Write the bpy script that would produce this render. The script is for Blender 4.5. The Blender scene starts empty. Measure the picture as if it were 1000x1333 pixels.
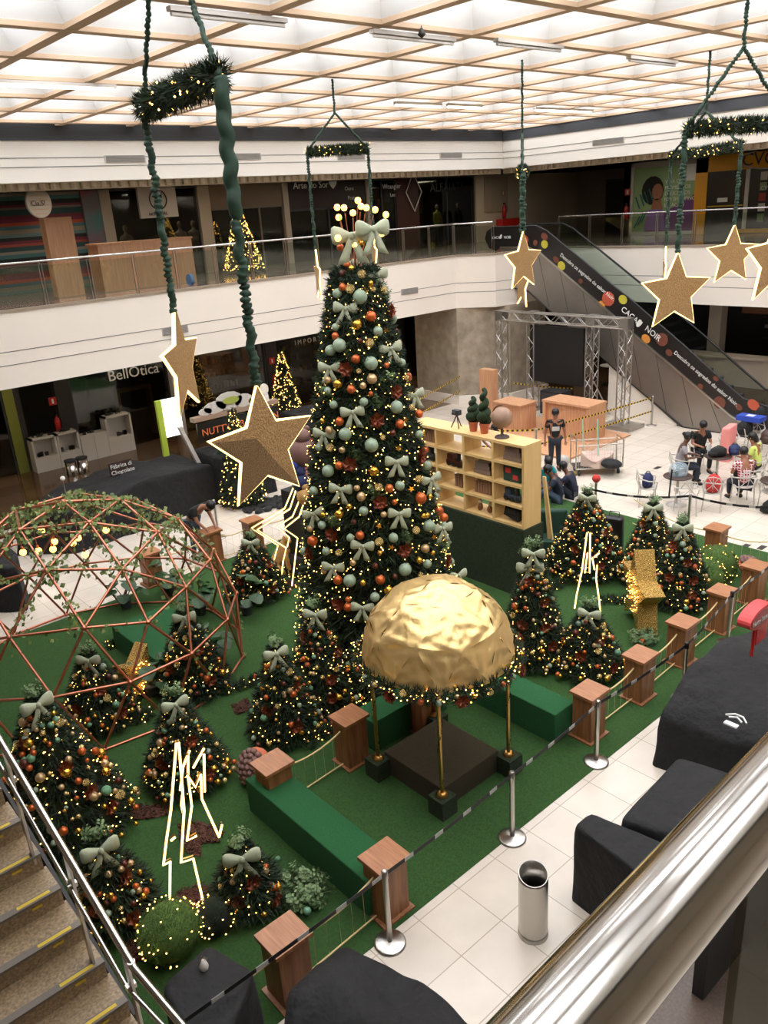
import bpy, bmesh, math, random
from mathutils import Vector, Matrix
random.seed(7)
C = bpy.context.scene.collection
# ------------------------------------------------------------------ camera
FPX = 1051.0; EYE = Vector((0, 0, 7.2))
def _axes():
    va = Vector((1290, 481.5, -FPX)).normalized()
    vb = Vector((-980, 331.5, -FPX)); vb = (vb - va * vb.dot(va)).normalized()
    up = va.cross(vb)
    return va, vb, up
VA, VB, VU = _axes()
RM = Matrix((VA, VB, VU))          # rows: world axes seen from the camera
cam = bpy.data.cameras.new('camera'); co = bpy.data.objects.new('camera', cam); C.objects.link(co)
cam.sensor_fit = 'VERTICAL'; cam.sensor_height = 36; cam.lens = FPX / 1333 * 36; cam.clip_start = 0.05; cam.clip_end = 200
co.matrix_world = Matrix.Translation(EYE) @ RM.to_4x4()
bpy.context.scene.camera = co
sc = bpy.context.scene
sc.view_settings.view_transform = 'Standard'; sc.view_settings.look = 'None'; sc.view_settings.gamma = 1
sc.view_settings.use_curve_mapping = False; sc.view_settings.exposure = 0.0
SKY_PANE = 7.2                     # brightness of the overcast sky seen through the roof lights
# world: overcast daylight
w = bpy.data.worlds.new('world'); sc.world = w; w.use_nodes = True
w.node_tree.nodes['Background'].inputs[0].default_value = (0.95, 0.97, 1.0, 1)
w.node_tree.nodes['Background'].inputs[1].default_value = 0.25

def ray(x, y): return RM @ Vector((x - 500, -(y - 666.5), -FPX))
def G(x, y, z=0.0):
    r = ray(x, y); return EYE + r * ((z - EYE.z) / r.z)
def OY(x, y, Y): r = ray(x, y); return EYE + r * (Y / r.y)
def OX(x, y, X): r = ray(x, y); return EYE + r * (X / r.x)
def AT(x, y, d): return EYE + ray(x, y).normalized() * d
def PJ(p):
    q = RM.transposed() @ (Vector(p) - EYE); return 500 + FPX * q.x / -q.z, 666.5 - FPX * q.y / -q.z
def ZAT(x, y, py):                 # height on the vertical through (x, y) that is seen at image row py
    lo, hi = -1, 12
    for _ in range(50):
        m = (lo + hi) / 2
        if PJ((x, y, m))[1] > py: lo = m
        else: hi = m
    return lo

# ------------------------------------------------------------------ materials
def s2l(c):
    return tuple((v / 12.92 if v <= .04045 else ((v + .055) / 1.055) ** 2.4) for v in [k / 255 for k in c]) + (1,)
MATS = {}
def mat(name, rgb, rough=.6, metal=0., emit=0., bump=0., bscale=30., var=0., vscale=5., alpha=1., trans=0., coat=0., sheen=0., rgb2=None, tex='noise', light=True, detail=4):
    if name in MATS: return MATS[name]
    m = bpy.data.materials.new(name); m.use_nodes = True; nt = m.node_tree; b = nt.nodes['Principled BSDF']
    col = s2l(rgb); b.inputs['Base Color'].default_value = col; b.inputs['Roughness'].default_value = rough; b.inputs['Metallic'].default_value = metal
    if emit:
        b.inputs['Emission Color'].default_value = col; b.inputs['Emission Strength'].default_value = emit
        if not light: m.cycles.emission_sampling = 'NONE'
    if alpha < 1: b.inputs['Alpha'].default_value = alpha
    if trans: b.inputs['Transmission Weight'].default_value = trans
    if coat: b.inputs['Coat Weight'].default_value = coat
    if sheen: b.inputs['Sheen Weight'].default_value = sheen
    tc = nt.nodes.new('ShaderNodeTexCoord')
    if var or rgb2:
        n = nt.nodes.new('ShaderNodeTexNoise'); n.inputs['Scale'].default_value = vscale; n.inputs['Detail'].default_value = detail
        if tex in ('wood', 'woodt'):
            mp = nt.nodes.new('ShaderNodeMapping'); mp.inputs['Scale'].default_value = (6, 6, .5) if tex == 'wood' else (9, .7, 1)
            nt.links.new(tc.outputs['Object'], mp.inputs[0]); nt.links.new(mp.outputs[0], n.inputs[0])
        else: nt.links.new(tc.outputs['Object'], n.inputs[0])
        r = nt.nodes.new('ShaderNodeValToRGB'); r.color_ramp.elements[0].position = .3; r.color_ramp.elements[1].position = .7
        c2 = s2l(rgb2) if rgb2 else tuple(v * (1 - var) for v in col[:3]) + (1,)
        r.color_ramp.elements[0].color = c2; r.color_ramp.elements[1].color = col
        nt.links.new(n.outputs['Fac'], r.inputs[0]); nt.links.new(r.outputs[0], b.inputs['Base Color'])
    if bump:
        n = nt.nodes.new('ShaderNodeTexNoise'); n.inputs['Scale'].default_value = bscale; n.inputs['Detail'].default_value = 3
        nt.links.new(tc.outputs['Object'], n.inputs[0])
        bp = nt.nodes.new('ShaderNodeBump'); bp.inputs['Strength'].default_value = bump; bp.inputs['Distance'].default_value = .12 if name == 'black_drape' else .02
        nt.links.new(n.outputs['Fac'], bp.inputs['Height']); nt.links.new(bp.outputs[0], b.inputs['Normal'])
    MATS[name] = m; return m
def tilemat(name, c1, c2, mortar, w_, h_, rough=.3, ms=.006, bump=.0):
    m = mat(name, c1, rough); nt = m.node_tree; b = nt.nodes['Principled BSDF']
    tc = nt.nodes.new('ShaderNodeTexCoord'); br = nt.nodes.new('ShaderNodeTexBrick')
    br.offset = 0; br.inputs['Color1'].default_value = s2l(c1); br.inputs['Color2'].default_value = s2l(c2); br.inputs['Mortar'].default_value = s2l(mortar)
    br.inputs['Scale'].default_value = 1; br.inputs['Mortar Size'].default_value = ms; br.inputs['Brick Width'].default_value = w_; br.inputs['Row Height'].default_value = h_
    nt.links.new(tc.outputs['Object'], br.inputs[0])
    n = nt.nodes.new('ShaderNodeTexNoise'); n.inputs['Scale'].default_value = 2.2; n.inputs['Detail'].default_value = 6; nt.links.new(tc.outputs['Object'], n.inputs[0])
    mx = nt.nodes.new('ShaderNodeMix'); mx.data_type = 'RGBA'; mx.blend_type = 'MULTIPLY'; mx.inputs[0].default_value = .25
    nt.links.new(br.outputs[0], mx.inputs[6]); nt.links.new(n.outputs['Fac'], mx.inputs[7]); nt.links.new(mx.outputs[2], b.inputs['Base Color'])
    return m
M = dict(
    cream=mat('cream_paint', (236, 226, 213), .55, var=.05, vscale=.6),
    white=mat('white_paint', (226, 220, 210), .5), white2=mat('white_laminate', (205, 200, 190), .35),
    dark=mat('dark_steel_beam', (52, 54, 58), .6), black=mat('black_lacquer', (14, 14, 15), .4), blackm=mat('matte_black', (22, 21, 21), .8),
    grey=mat('grey_paint', (120, 118, 114), .6), dgrey=mat('shop_shadow_grey', (46, 43, 40), .6), brown=mat('brown_shop_panel', (58, 38, 30), .5),  # dgrey: one dark grey for shop walls, piers, joints and small parts
    beam=mat('tan_roof_beam', (196, 168, 140), .7), coffer=mat('coffer_white', (238, 238, 236), .7),
    steel=mat('brushed_steel', (188, 184, 178), .28, 1.0, bump=.05, bscale=60), chrome=mat('polished_steel_tube', (205, 203, 200), .16, 1.0),
    rail=mat('polished_rail_tube', (176, 172, 166), .13, 1.0),
    alu=mat('truss_aluminium', (176, 172, 166), .35, .9), escal=mat('escalator_cladding_steel', (150, 143, 136), .38, .75, var=.18, vscale=1.2),
    copper=mat('copper_tube', (196, 122, 96), .3, .9), brass=mat('brass_tube', (190, 150, 84), .28, 1.0),
    wood=mat('walnut_laminate', (156, 104, 66), .45, tex='wood', rgb2=(112, 70, 42), vscale=4), woodt=mat('walnut_top', (172, 116, 76), .4, tex='woodt', rgb2=(138, 88, 54), vscale=4),
    woodl=mat('beech_laminate', (206, 158, 120), .5, tex='wood', rgb2=(186, 134, 98), vscale=3),
    pine=mat('pale_bookcase_ply', (222, 188, 128), .5, tex='wood', rgb2=(212, 174, 112), vscale=2),
    turf=mat('artificial_turf', (60, 104, 40), .95, var=.45, vscale=45, bump=1.0, bscale=240, detail=8),
    turfwall=mat('turf_covered_box', (32, 100, 52), .95, var=.3, vscale=60, bump=.8, bscale=200),
    turfdark=mat('dark_moss_turf', (62, 52, 28), .95, var=.4, vscale=60, bump=.9, bscale=160),
    hedge=mat('hedge_mat', (42, 56, 26), .95, rgb2=(18, 28, 12), vscale=42, bump=1., bscale=60),
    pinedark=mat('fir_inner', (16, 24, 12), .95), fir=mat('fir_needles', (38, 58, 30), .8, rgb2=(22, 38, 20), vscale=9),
    euca=mat('eucalyptus_leaf', (128, 150, 104), .6, rgb2=(84, 110, 64), vscale=12),
    ivy=mat('ivy_leaf', (120, 132, 58), .6, rgb2=(54, 80, 36), vscale=7), bigleaf=mat('broad_leaf', (48, 84, 38), .5, rgb2=(30, 56, 30), vscale=5),
    boxwood=mat('boxwood', (86, 116, 40), .8, rgb2=(50, 80, 26), vscale=40, bump=1, bscale=90),
    sage=mat('matte_sage_glass', (138, 156, 132), .42), teal=mat('satin_teal_glass', (104, 150, 118), .3), gold=mat('shiny_gold', (214, 164, 66), .2, .9),
    champ=mat('champagne_pearl', (196, 164, 120), .3, .5), orange=mat('copper_orange_glass', (196, 96, 46), .3, .5), maroon=mat('brown_glass', (96, 48, 38), .28, .4),
    tex=mat('crackled_pale_gold', (224, 196, 128), .25, .85, bump=.8, bscale=60), bow=mat('sage_ribbon', (168, 174, 146), .7, var=.12, vscale=30, bump=.3, bscale=160),
    flower=mat('copper_petal', (140, 66, 34), .42, .35, var=.4, vscale=20), goldfab=mat('gold_lame', (232, 198, 134), .34, .72, bump=.6, bscale=5),
    sequin=mat('gold_sequin', (226, 190, 110), .25, .85, rgb2=(120, 86, 36), vscale=70, bump=1, bscale=90),
    cork=mat('gold_glitter_board', (198, 158, 104), .5, .2, rgb2=(132, 98, 58), vscale=85, bump=.6, bscale=90, detail=8),
    cloth=mat('black_drape', (13, 12, 13), .8, bump=.5, bscale=4), strap=mat('green_ruched_cloth', (38, 68, 50), .7, var=.4, vscale=14),
    rope=mat('natural_rope', (206, 182, 126), .7), belt=mat('black_belt', (18, 18, 18), .6), tape=None,
    soil=mat('cocoa_bark_soil', (96, 56, 36), .95, rgb2=(50, 28, 20), vscale=60, bump=1, bscale=60),
    granite=mat('tan_granite', (156, 134, 102), .45, rgb2=(104, 84, 60), vscale=45, detail=10), nosing=mat('grey_step_nosing', (104, 96, 86), .6),
    yellow=mat('yellow_strip', (196, 166, 44), .6), rubber=mat('black_rubber', (16, 16, 16), .5),
    stone=mat('rough_stone', (172, 158, 138), .85, rgb2=(140, 128, 110), vscale=3, bump=1, bscale=6),
    screen=mat('led_screen_off', (16, 16, 15), .6), red=mat('red_enamel', (186, 34, 30), .35), redd=mat('red_fabric', (190, 52, 48), .8),
    green=mat('bottle_green_cloth', (26, 62, 48), .7), terracotta=mat('terracotta', (186, 100, 66), .8), biscuit=mat('mauve_brown_shell', (122, 88, 80), .7, var=.2),
    skin=mat('skin_brown', (150, 100, 74), .55), skind=mat('skin_dark', (98, 64, 46), .55), hair=mat('black_hair', (16, 13, 12), .5),
    denim=mat('denim', (62, 78, 96), .85, var=.2, vscale=12), denimd=mat('dark_denim', (30, 36, 46), .85), tee_black=mat('black_cotton', (20, 20, 22), .85),
    tee_teal=mat('teal_cotton', (20, 140, 150), .8), tee_navy=mat('navy_cotton', (26, 32, 52), .85), tee_grey=mat('grey_cotton', (150, 146, 150), .85), tee_lime=mat('lime_cotton', (200, 214, 110), .8),
    tee_white=mat('white_cotton', (220, 216, 210), .8), sandal=mat('dark_shoe', (24, 22, 22), .6),
    sand=mat('sandy_plush', (204, 158, 100), .8, bump=.4, bscale=60), blue=mat('blue_fabric', (40, 70, 170), .7), pink=mat('pink_fabric', (226, 140, 134), .8), navy=mat('navy_fabric', (36, 44, 84), .8),
    white_e=mat('white_ink', (225, 225, 220), .6), orange_ink=mat('orange_ink', (226, 120, 70), .6), book=mat('old_book', (150, 112, 84), .8, var=.2), book2=mat('grey_book', (120, 100, 88), .8),
    led=mat('warm_led_tube', (255, 214, 140), .5, emit=3.2), led_dim=mat('amber_led_glow', (255, 190, 96), .5, emit=2.2),
    fairy=mat('fairy_light', (255, 196, 100), .5, emit=9.0, light=False), bulb=mat('warm_globe_bulb', (255, 186, 92), .5, emit=5.0),
    tube=mat('fluorescent_tube', (255, 244, 225), .5, emit=5.0), sky=mat('skylight_pane', (247, 249, 255), .5, emit=SKY_PANE),
    signlit=mat('lit_white_panel', (240, 245, 240), .5, emit=1.6), mustard=mat('mustard_paint', (224, 156, 20), .5), purple=mat('purple_print', (110, 66, 120), .5),
    mintp=mat('sage_green_print', (122, 150, 104), .5), palegrey=mat('pale_print', (190, 184, 176), .6), fluted=mat('fluted_beige', (176, 160, 138), .7),
)
def glassmat(name, rgb, alpha, rough=.05):
    m = bpy.data.materials.new(name); m.use_nodes = True; nt = m.node_tree; nt.nodes.clear()
    o = nt.nodes.new('ShaderNodeOutputMaterial'); mx = nt.nodes.new('ShaderNodeMixShader'); t = nt.nodes.new('ShaderNodeBsdfTransparent'); g = nt.nodes.new('ShaderNodeBsdfGlossy')
    g.inputs['Roughness'].default_value = rough; g.inputs['Color'].default_value = (.8, .85, .82, 1); t.inputs[0].default_value = s2l(rgb)
    mx.inputs[0].default_value = alpha; nt.links.new(t.outputs[0], mx.inputs[1]); nt.links.new(g.outputs[0], mx.inputs[2]); nt.links.new(mx.outputs[0], o.inputs[0]); return m
M['glass'] = glassmat('clear_glass', (235, 240, 236), .07); M['glassd'] = glassmat('smoky_glass', (190, 186, 178), .07); M['glassg'] = glassmat('greenish_glass', (236, 242, 238), .05)
M['tile'] = tilemat('white_floor_tile', (226, 214, 198), (218, 206, 190), (178, 162, 144), .62, .62, .22)
M['browntile'] = tilemat('polished_brown_stone', (112, 84, 56), (84, 62, 42), (60, 44, 30), .9, .9, .12)
M['floor2'] = tilemat('upper_floor_stone', (150, 140, 126), (140, 130, 118), (110, 100, 90), .6, .6, .15)
def stripemat(name, cols, axis, scale, rough=.6):
    m = mat(name, (128, 128, 128), rough); nt = m.node_tree; b = nt.nodes['Principled BSDF']
    tc = nt.nodes.new('ShaderNodeTexCoord'); sp = nt.nodes.new('ShaderNodeSeparateXYZ'); nt.links.new(tc.outputs['Object'], sp.inputs[0])
    mu = nt.nodes.new('ShaderNodeMath'); mu.operation = 'MULTIPLY'; mu.inputs[1].default_value = scale; nt.links.new(sp.outputs[axis], mu.inputs[0])
    fr = nt.nodes.new('ShaderNodeMath'); fr.operation = 'FRACT'; nt.links.new(mu.outputs[0], fr.inputs[0])
    r = nt.nodes.new('ShaderNodeValToRGB'); r.color_ramp.interpolation = 'CONSTANT'; e = r.color_ramp.elements
    e[0].position = 0; e[0].color = s2l(cols[0][1])
    e[1].position = cols[1][0]; e[1].color = s2l(cols[1][1])
    for p, c in cols[2:]: k = e.new(p); k.color = s2l(c)
    nt.links.new(fr.outputs[0], r.inputs[0]); nt.links.new(r.outputs[0], b.inputs['Base Color']); return m
M['shutter'] = stripemat('striped_shutter', [(0, (60, 110, 112)), (.07, (130, 126, 116)), (.12, (34, 66, 70)), (.2, (150, 60, 44)), (.25, (110, 30, 48)), (.3, (20, 20, 24)), (.36, (92, 124, 124)), (.42, (140, 128, 110)), (.5, (70, 110, 120)), (.56, (176, 70, 40)), (.62, (112, 34, 60)), (.68, (104, 30, 44)), (.74, (30, 66, 66)), (.84, (110, 104, 96)), (.88, (104, 28, 44)), (.92, (16, 20, 24))], 2, .62)
M['tape'] = stripemat('yellow_black_tape', [(0, (222, 186, 60)), (.5, (24, 22, 18))], 0, 7)
M['beltp'] = stripemat('black_belt_with_white_print', [(0, (18, 18, 18)), (.62, (170, 168, 160)), (.9, (18, 18, 18))], 0, 2.2)
def plaid():
    m = mat('red_plaid_cotton', (150, 40, 58), .85); nt = m.node_tree; b = nt.nodes['Principled BSDF']; tc = nt.nodes.new('ShaderNodeTexCoord'); ck = []
    sp = nt.nodes.new('ShaderNodeSeparateXYZ'); nt.links.new(tc.outputs['Object'], sp.inputs[0])
    for ax, s in ((1, 16), (2, 16)):
        mu = nt.nodes.new('ShaderNodeMath'); mu.operation = 'MULTIPLY'; mu.inputs[1].default_value = s; nt.links.new(sp.outputs[ax], mu.inputs[0])
        f = nt.nodes.new('ShaderNodeMath'); f.operation = 'FRACT'; nt.links.new(mu.outputs[0], f.inputs[0])
        g = nt.nodes.new('ShaderNodeMath'); g.operation = 'GREATER_THAN'; g.inputs[1].default_value = .68; nt.links.new(f.outputs[0], g.inputs[0]); ck.append(g)
    a = nt.nodes.new('ShaderNodeMath'); a.operation = 'ADD'; nt.links.new(ck[0].outputs[0], a.inputs[0]); nt.links.new(ck[1].outputs[0], a.inputs[1])
    r = nt.nodes.new('ShaderNodeValToRGB'); r.color_ramp.elements[0].color = s2l((150, 34, 60)); r.color_ramp.elements[1].color = s2l((230, 210, 210)); r.color_ramp.elements[1].position = .9
    nt.links.new(a.outputs[0], r.inputs[0]); nt.links.new(r.outputs[0], b.inputs['Base Color']); return m
M['plaid'] = plaid()

# ------------------------------------------------------------------ mesh builder
class MB:
    def __init__(s): s.v = []; s.f = []; s.mi = []; s.m = 0
    def add(s, v, f):
        o = len(s.v); s.v += [tuple(p) for p in v]; s.f += [tuple(i + o for i in q) for q in f]; s.mi += [s.m] * len(f); return s
    def box(s, a, b):
        x0, x1 = sorted((a[0], b[0])); y0, y1 = sorted((a[1], b[1])); z0, z1 = sorted((a[2], b[2]))
        return s.add([(x0, y0, z0), (x1, y0, z0), (x1, y1, z0), (x0, y1, z0), (x0, y0, z1), (x1, y0, z1), (x1, y1, z1), (x0, y1, z1)],
                     [(0, 3, 2, 1), (4, 5, 6, 7), (0, 1, 5, 4), (1, 2, 6, 5), (2, 3, 7, 6), (3, 0, 4, 7)])
    def cbox(s, c, d): return s.box([c[i] - d[i] / 2 for i in range(3)], [c[i] + d[i] / 2 for i in range(3)])
    def obox(s, c, ux, uy, uz, d):    # oriented box
        c = Vector(c); ux, uy, uz = Vector(ux).normalized() * d[0] / 2, Vector(uy).normalized() * d[1] / 2, Vector(uz).normalized() * d[2] / 2
        v = [c + ux * i + uy * j + uz * k for k in (-1, 1) for j in (-1, 1) for i in (-1, 1)]
        return s.add(v, [(0, 2, 3, 1), (4, 5, 7, 6), (0, 1, 5, 4), (2, 6, 7, 3), (0, 4, 6, 2), (1, 3, 7, 5)])
    def tube(s, pts, r, n=8, caps=True, closed=False):
        pts = [Vector(p) for p in pts]; N = len(pts); rs = r if isinstance(r, (list, tuple)) else [r] * N
        V = []; F = []; prev = None
        for i, p in enumerate(pts):
            if closed: t = (pts[(i + 1) % N] - pts[i - 1]).normalized()
            else: t = (pts[min(i + 1, N - 1)] - pts[max(i - 1, 0)]).normalized()
            if prev is None: a = t.orthogonal().normalized()
            else: a = (prev - t * prev.dot(t)).normalized()
            prev = a; b = t.cross(a)
            V += [p + (a * math.cos(2 * math.pi * k / n) + b * math.sin(2 * math.pi * k / n)) * rs[i] for k in range(n)]
        for i in range(N if closed else N - 1):
            j = (i + 1) % N
            for k in range(n): k2 = (k + 1) % n; F.append((i * n + k, i * n + k2, j * n + k2, j * n + k))
        s.add(V, F)
        if caps and not closed: s.add(V[:n], [tuple(range(n))[::-1]]); s.add(V[(N - 1) * n:], [tuple(range(n))])
        return s
    def lathe(s, prof, n=20, c=(0, 0, 0), axis='z'):
        V = []; F = []
        for r, z in prof:
            for k in range(n):
                a = 2 * math.pi * k / n; p = (r * math.cos(a), r * math.sin(a), z)
                if axis == 'x': p = (p[2], p[0], p[1])
                V.append((c[0] + p[0], c[1] + p[1], c[2] + p[2]))
        m = len(prof)
        for i in range(m - 1):
            for k in range(n): k2 = (k + 1) % n; F.append((i * n + k, i * n + k2, (i + 1) * n + k2, (i + 1) * n + k))
        s.add(V, F)
        if prof[0][0] > 1e-4: s.add(V[:n], [tuple(range(n))[::-1]])
        if prof[-1][0] > 1e-4: s.add(V[(m - 1) * n:], [tuple(range(n))])
        return s
    def ball(s, c, r, n=10, m=7, sc_=(1, 1, 1)):
        V = []; F = []
        for i in range(m + 1):
            t = math.pi * i / m
            for k in range(n): a = 2 * math.pi * k / n; V.append((c[0] + r * sc_[0] * math.sin(t) * math.cos(a), c[1] + r * sc_[1] * math.sin(t) * math.sin(a), c[2] - r * sc_[2] * math.cos(t)))
        for i in range(m):
            for k in range(n): k2 = (k + 1) % n; F.append((i * n + k, i * n + k2, (i + 1) * n + k2, (i + 1) * n + k))
        return s.add(V, F)
    def octa(s, c, r):
        x, y, z = c
        return s.add([(x + r, y, z), (x - r, y, z), (x, y + r, z), (x, y - r, z), (x, y, z + r), (x, y, z - r)],
                     [(0, 2, 4), (2, 1, 4), (1, 3, 4), (3, 0, 4), (2, 0, 5), (1, 2, 5), (3, 1, 5), (0, 3, 5)])
    def prism(s, pts, d):              # pts: planar outline, d: extrusion vector
        pts = [Vector(p) for p in pts]; n = len(pts); d = Vector(d)
        return s.add(pts + [p + d for p in pts], [tuple(range(n))[::-1], tuple(range(n, 2 * n))] + [(i, (i + 1) % n, (i + 1) % n + n, i + n) for i in range(n)])
    def mesh(s, name, mats, smooth=False):
        me = bpy.data.meshes.new(name); me.from_pydata(s.v, [], s.f)
        for m in (mats if isinstance(mats, (list, tuple)) else [mats]): me.materials.append(m)
        me.polygons.foreach_set('material_index', s.mi)
        if smooth: me.polygons.foreach_set('use_smooth', [True] * len(s.f))
        me.validate(); me.update(); return me
    def obj(s, name, mats, parent=None, smooth=False, loc=None):
        o = bpy.data.objects.new(name, s.mesh(name, mats, smooth)); C.objects.link(o)
        if loc is not None: o.location = loc
        if parent: o.parent = parent
        return o
def tag(o, label=None, cat=None, group=None, kind=None):
    if label: o['label'] = label
    if cat: o['category'] = cat
    if group: o['group'] = group
    if kind: o['kind'] = kind
    return o
def thing(name, label, cat, loc=(0, 0, 0), rz=0, group=None, kind=None):
    o = bpy.data.objects.new(name, None); C.objects.link(o); o.location = loc; o.rotation_euler = (0, 0, rz); o.empty_display_size = .1
    return tag(o, label, cat, group, kind)
def struct(mb, name, m, parent=None):
    o = mb.obj(name, m, parent)
    if not parent: o['kind'] = 'structure'
    return o
KIDS = {}
def copy_tree(o, parent=None):
    c = o.copy(); C.objects.link(c)
    if parent: c.parent = parent
    for ch in list(o.children): copy_tree(ch, c)
    return c
def text(body, org, xd, yd, size, m, parent=None, name='lettering', align='LEFT', ext=.004, label=None):
    name = name if name != 'shop_sign' else 'shop_sign'
    cu = bpy.data.curves.new(name, 'FONT'); cu.body = body; cu.size = size; cu.extrude = ext; cu.align_x = align; cu.resolution_u = 3
    cu.materials.append(m); o = bpy.data.objects.new(name, cu); C.objects.link(o)
    x = Vector(xd).normalized(); y = Vector(yd).normalized(); z = x.cross(y)
    o.matrix_world = Matrix.Translation(Vector(org)) @ Matrix((x, y, z)).transposed().to_4x4()
    if parent:
        bpy.context.view_layer.update(); mw = o.matrix_world.copy(); o.parent = parent; o.matrix_parent_inverse = parent.matrix_basis.inverted()
    bpy.context.view_layer.update(); me = bpy.data.meshes.new_from_object(o.evaluated_get(bpy.context.evaluated_depsgraph_get())); n2 = bpy.data.objects.new(name, me); C.objects.link(n2)
    n2.matrix_world = Matrix.Translation(Vector(org)) @ Matrix((x, y, z)).transposed().to_4x4()
    if parent: n2.parent = parent; n2.matrix_parent_inverse = parent.matrix_basis.inverted()
    bpy.data.objects.remove(o); o = n2
    if label: o['label'] = label
    return o
rnd = random.random
def ru(a, b): return a + (b - a) * rnd()

# ================================================================== SETTING
F2 = 5.45; YL = 20.97; ZB = 3.6; ZR = 9.5; XR = 24.65; XS = 25.6
struct(MB().box((-14, -8, -.2), (25, 21.3, 0)), 'floor', M['tile'])
struct(MB().box((-14, 21.3, -.2), (46, 32, 0)).box((25, -8, -.2), (46, 21.3, 0)), 'floor_2', M['browntile'])
struct(MB().box((.3, 5.06, 0), (15.9, 15.1, .012)), 'floor_3', M['turf'])['label'] = 'green artificial turf carpet'
# upper gallery slabs
def fascia(name, pts, z0, z1, th=.35):
    mb = MB(); 
    for a, b in zip(pts, pts[1:]):
        a = Vector((a[0], a[1], 0)); b = Vector((b[0], b[1], 0)); d = (b - a).normalized(); n = Vector((-d.y, d.x, 0))
        mb.prism([a + Vector((0, 0, z0)), b + Vector((0, 0, z0)), b + n * th + Vector((0, 0, z0)), a + n * th + Vector((0, 0, z0))], (0, 0, z1 - z0))
    return mb
slabL = [(-14, YL), (22.0, YL), (23.35, 19.55), (26.0, 19.3), (XS, 18.9), (XS, -8)]
slabL = [(-14, YL), (22.0, YL), (22.75, 19.75), (25.6, 19.45), (XS, -8)]
def ring(pts, outer, z0, z1):
    mb = MB(); v = [(p[0], p[1], z0) for p in pts] ; w_ = [(p[0], p[1], z0) for p in outer]; n = len(pts)
    V = v + w_ + [(a, b, z1) for a, b, _ in v + w_]; F = []
    for i in range(n - 1):
        F += [(i, i + 1, n + i + 1, n + i), (2 * n + i, 3 * n + i, 3 * n + i + 1, 2 * n + i + 1), (i, 2 * n + i, 2 * n + i + 1, i + 1), (n + i, n + i + 1, 3 * n + i + 1, 3 * n + i)]
    return mb.add(V, F)
outer = [(-14, 45), (22.0, 45), (46, 45), (46, 19.45), (46, -8)]
struct(ring(slabL, outer, ZB, F2 - .03), 'wall_gallery', M['cream'])
struct(ring([(p[0] - (.0), p[1]) for p in slabL], outer, F2 - .03, F2), 'floor_4', M['floor2'])
# grooves of the gallery fascia
gm = MB()
for z in (4.15, 4.47):
    for a, b in zip(slabL, slabL[1:]):
        a = Vector((a[0], a[1], z)); b = Vector((b[0], b[1], z)); d = (b - a).normalized(); n = Vector((d.y, -d.x, 0))
        if n.dot(-a) < 0: n = -n
        gm.prism([a + n * .002, b + n * .002, b + n * .006, a + n * .006], (0, 0, .018))
struct(gm, 'trim_1', M['grey'])
em = MB()
for a, b in zip(slabL, slabL[1:]):
    a = Vector((a[0], a[1], F2 - .05)); b = Vector((b[0], b[1], F2 - .05)); d = (b - a).normalized(); n = Vector((d.y, -d.x, 0))
    if n.dot(-a) < 0: n = -n
    em.prism([a - n * .1, b - n * .1, b + n * .03, a + n * .03], (0, 0, .06))
struct(em, 'trim_2', mat('stone_edge', (150, 134, 116), .5))
# upper well fascia + dark steel band + roof
upL = [(-14, YL), (XR, YL), (XR, -8)]; upO = [(-14, 45), (46, 45), (46, -8)]
struct(ring(upL, upO, 8.27, 9.2), 'wall_upper_fascia', M['white'])
struct(ring([(-14, YL - .04), (XR - .04, YL - .04), (XR - .04, -8)], [(-14, YL + .5), (XR + .5, YL + .5), (XR + .5, -8)], 9.18, 9.72), 'wall_roof_beam', M['dark'])
gm = MB()
for z in (8.6, 8.8):
    gm.box((-14, YL - .012, z), (XR, YL - .002, z + .015)); gm.box((XR - .012, -8, z), (XR - .002, YL, z + .015))
struct(gm, 'trim_3', M['grey'])
fl = MB()   # fluted valance
x = -3.0
while x < 24.4:
    fl.lathe([(.09, 8.12), (.09, 8.27)], 8, (x, YL + .35, 0)); x += .26
y = -1.0
while y < 20.9:
    fl.lathe([(.09, 8.12), (.09, 8.27)], 8, (XR + .35, y, 0)); y += .26
fl.box((-14, YL + .36, 8.1), (XR + .3, YL + .5, 8.27)); fl.box((XR + .36, -8, 8.1), (XR + .5, YL + .3, 8.27))
struct(fl, 'trim_4', M['fluted'])
# roof: waffle of beams with sky panes
xs = [XR - 1.8 * k for k in range(-1, 22)]; ys = [11.15 + 1.86 * k for k in range(-10, 7)]
bm_ = MB(); wm = MB(); sm = MB()
xs = [XR - 1.8 * k for k in range(-1, 14)]; ys = [11.15 + 1.86 * k for k in range(-7, 7)]
xa, xb, ya, yb = xs[-1], XR + .4, ys[0], YL + .4
for X in xs: bm_.box((X - .085, ya, ZR), (X + .085, yb, ZR + .06))
for Y in ys: bm_.box((xa, Y - .085, ZR - .004), (xb, Y + .085, ZR + .056))
for X in xs[1:]:
    for Y in ys[:-1]:
        x0, x1, y0, y1 = X + .07, X + 1.73, Y + .07, Y + 1.79; q = .26; z0, z1 = ZR + .05, ZR + .5
        wm.add([(x0, y0, z0), (x1, y0, z0), (x1, y1, z0), (x0, y1, z0), (x0 + q, y0 + q, z1), (x1 - q, y0 + q, z1), (x1 - q, y1 - q, z1), (x0 + q, y1 - q, z1)], [(0, 1, 5, 4), (1, 2, 6, 5), (2, 3, 7, 6), (3, 0, 4, 7)])
        sm.box((x0 + q, y0 + q, z1), (x1 - q, y1 - q, z1 + .02))
struct(bm_, 'ceiling', M['beam']); struct(wm, 'ceiling_2', M['coffer']); struct(sm, 'window_1', M['sky'])
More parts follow.
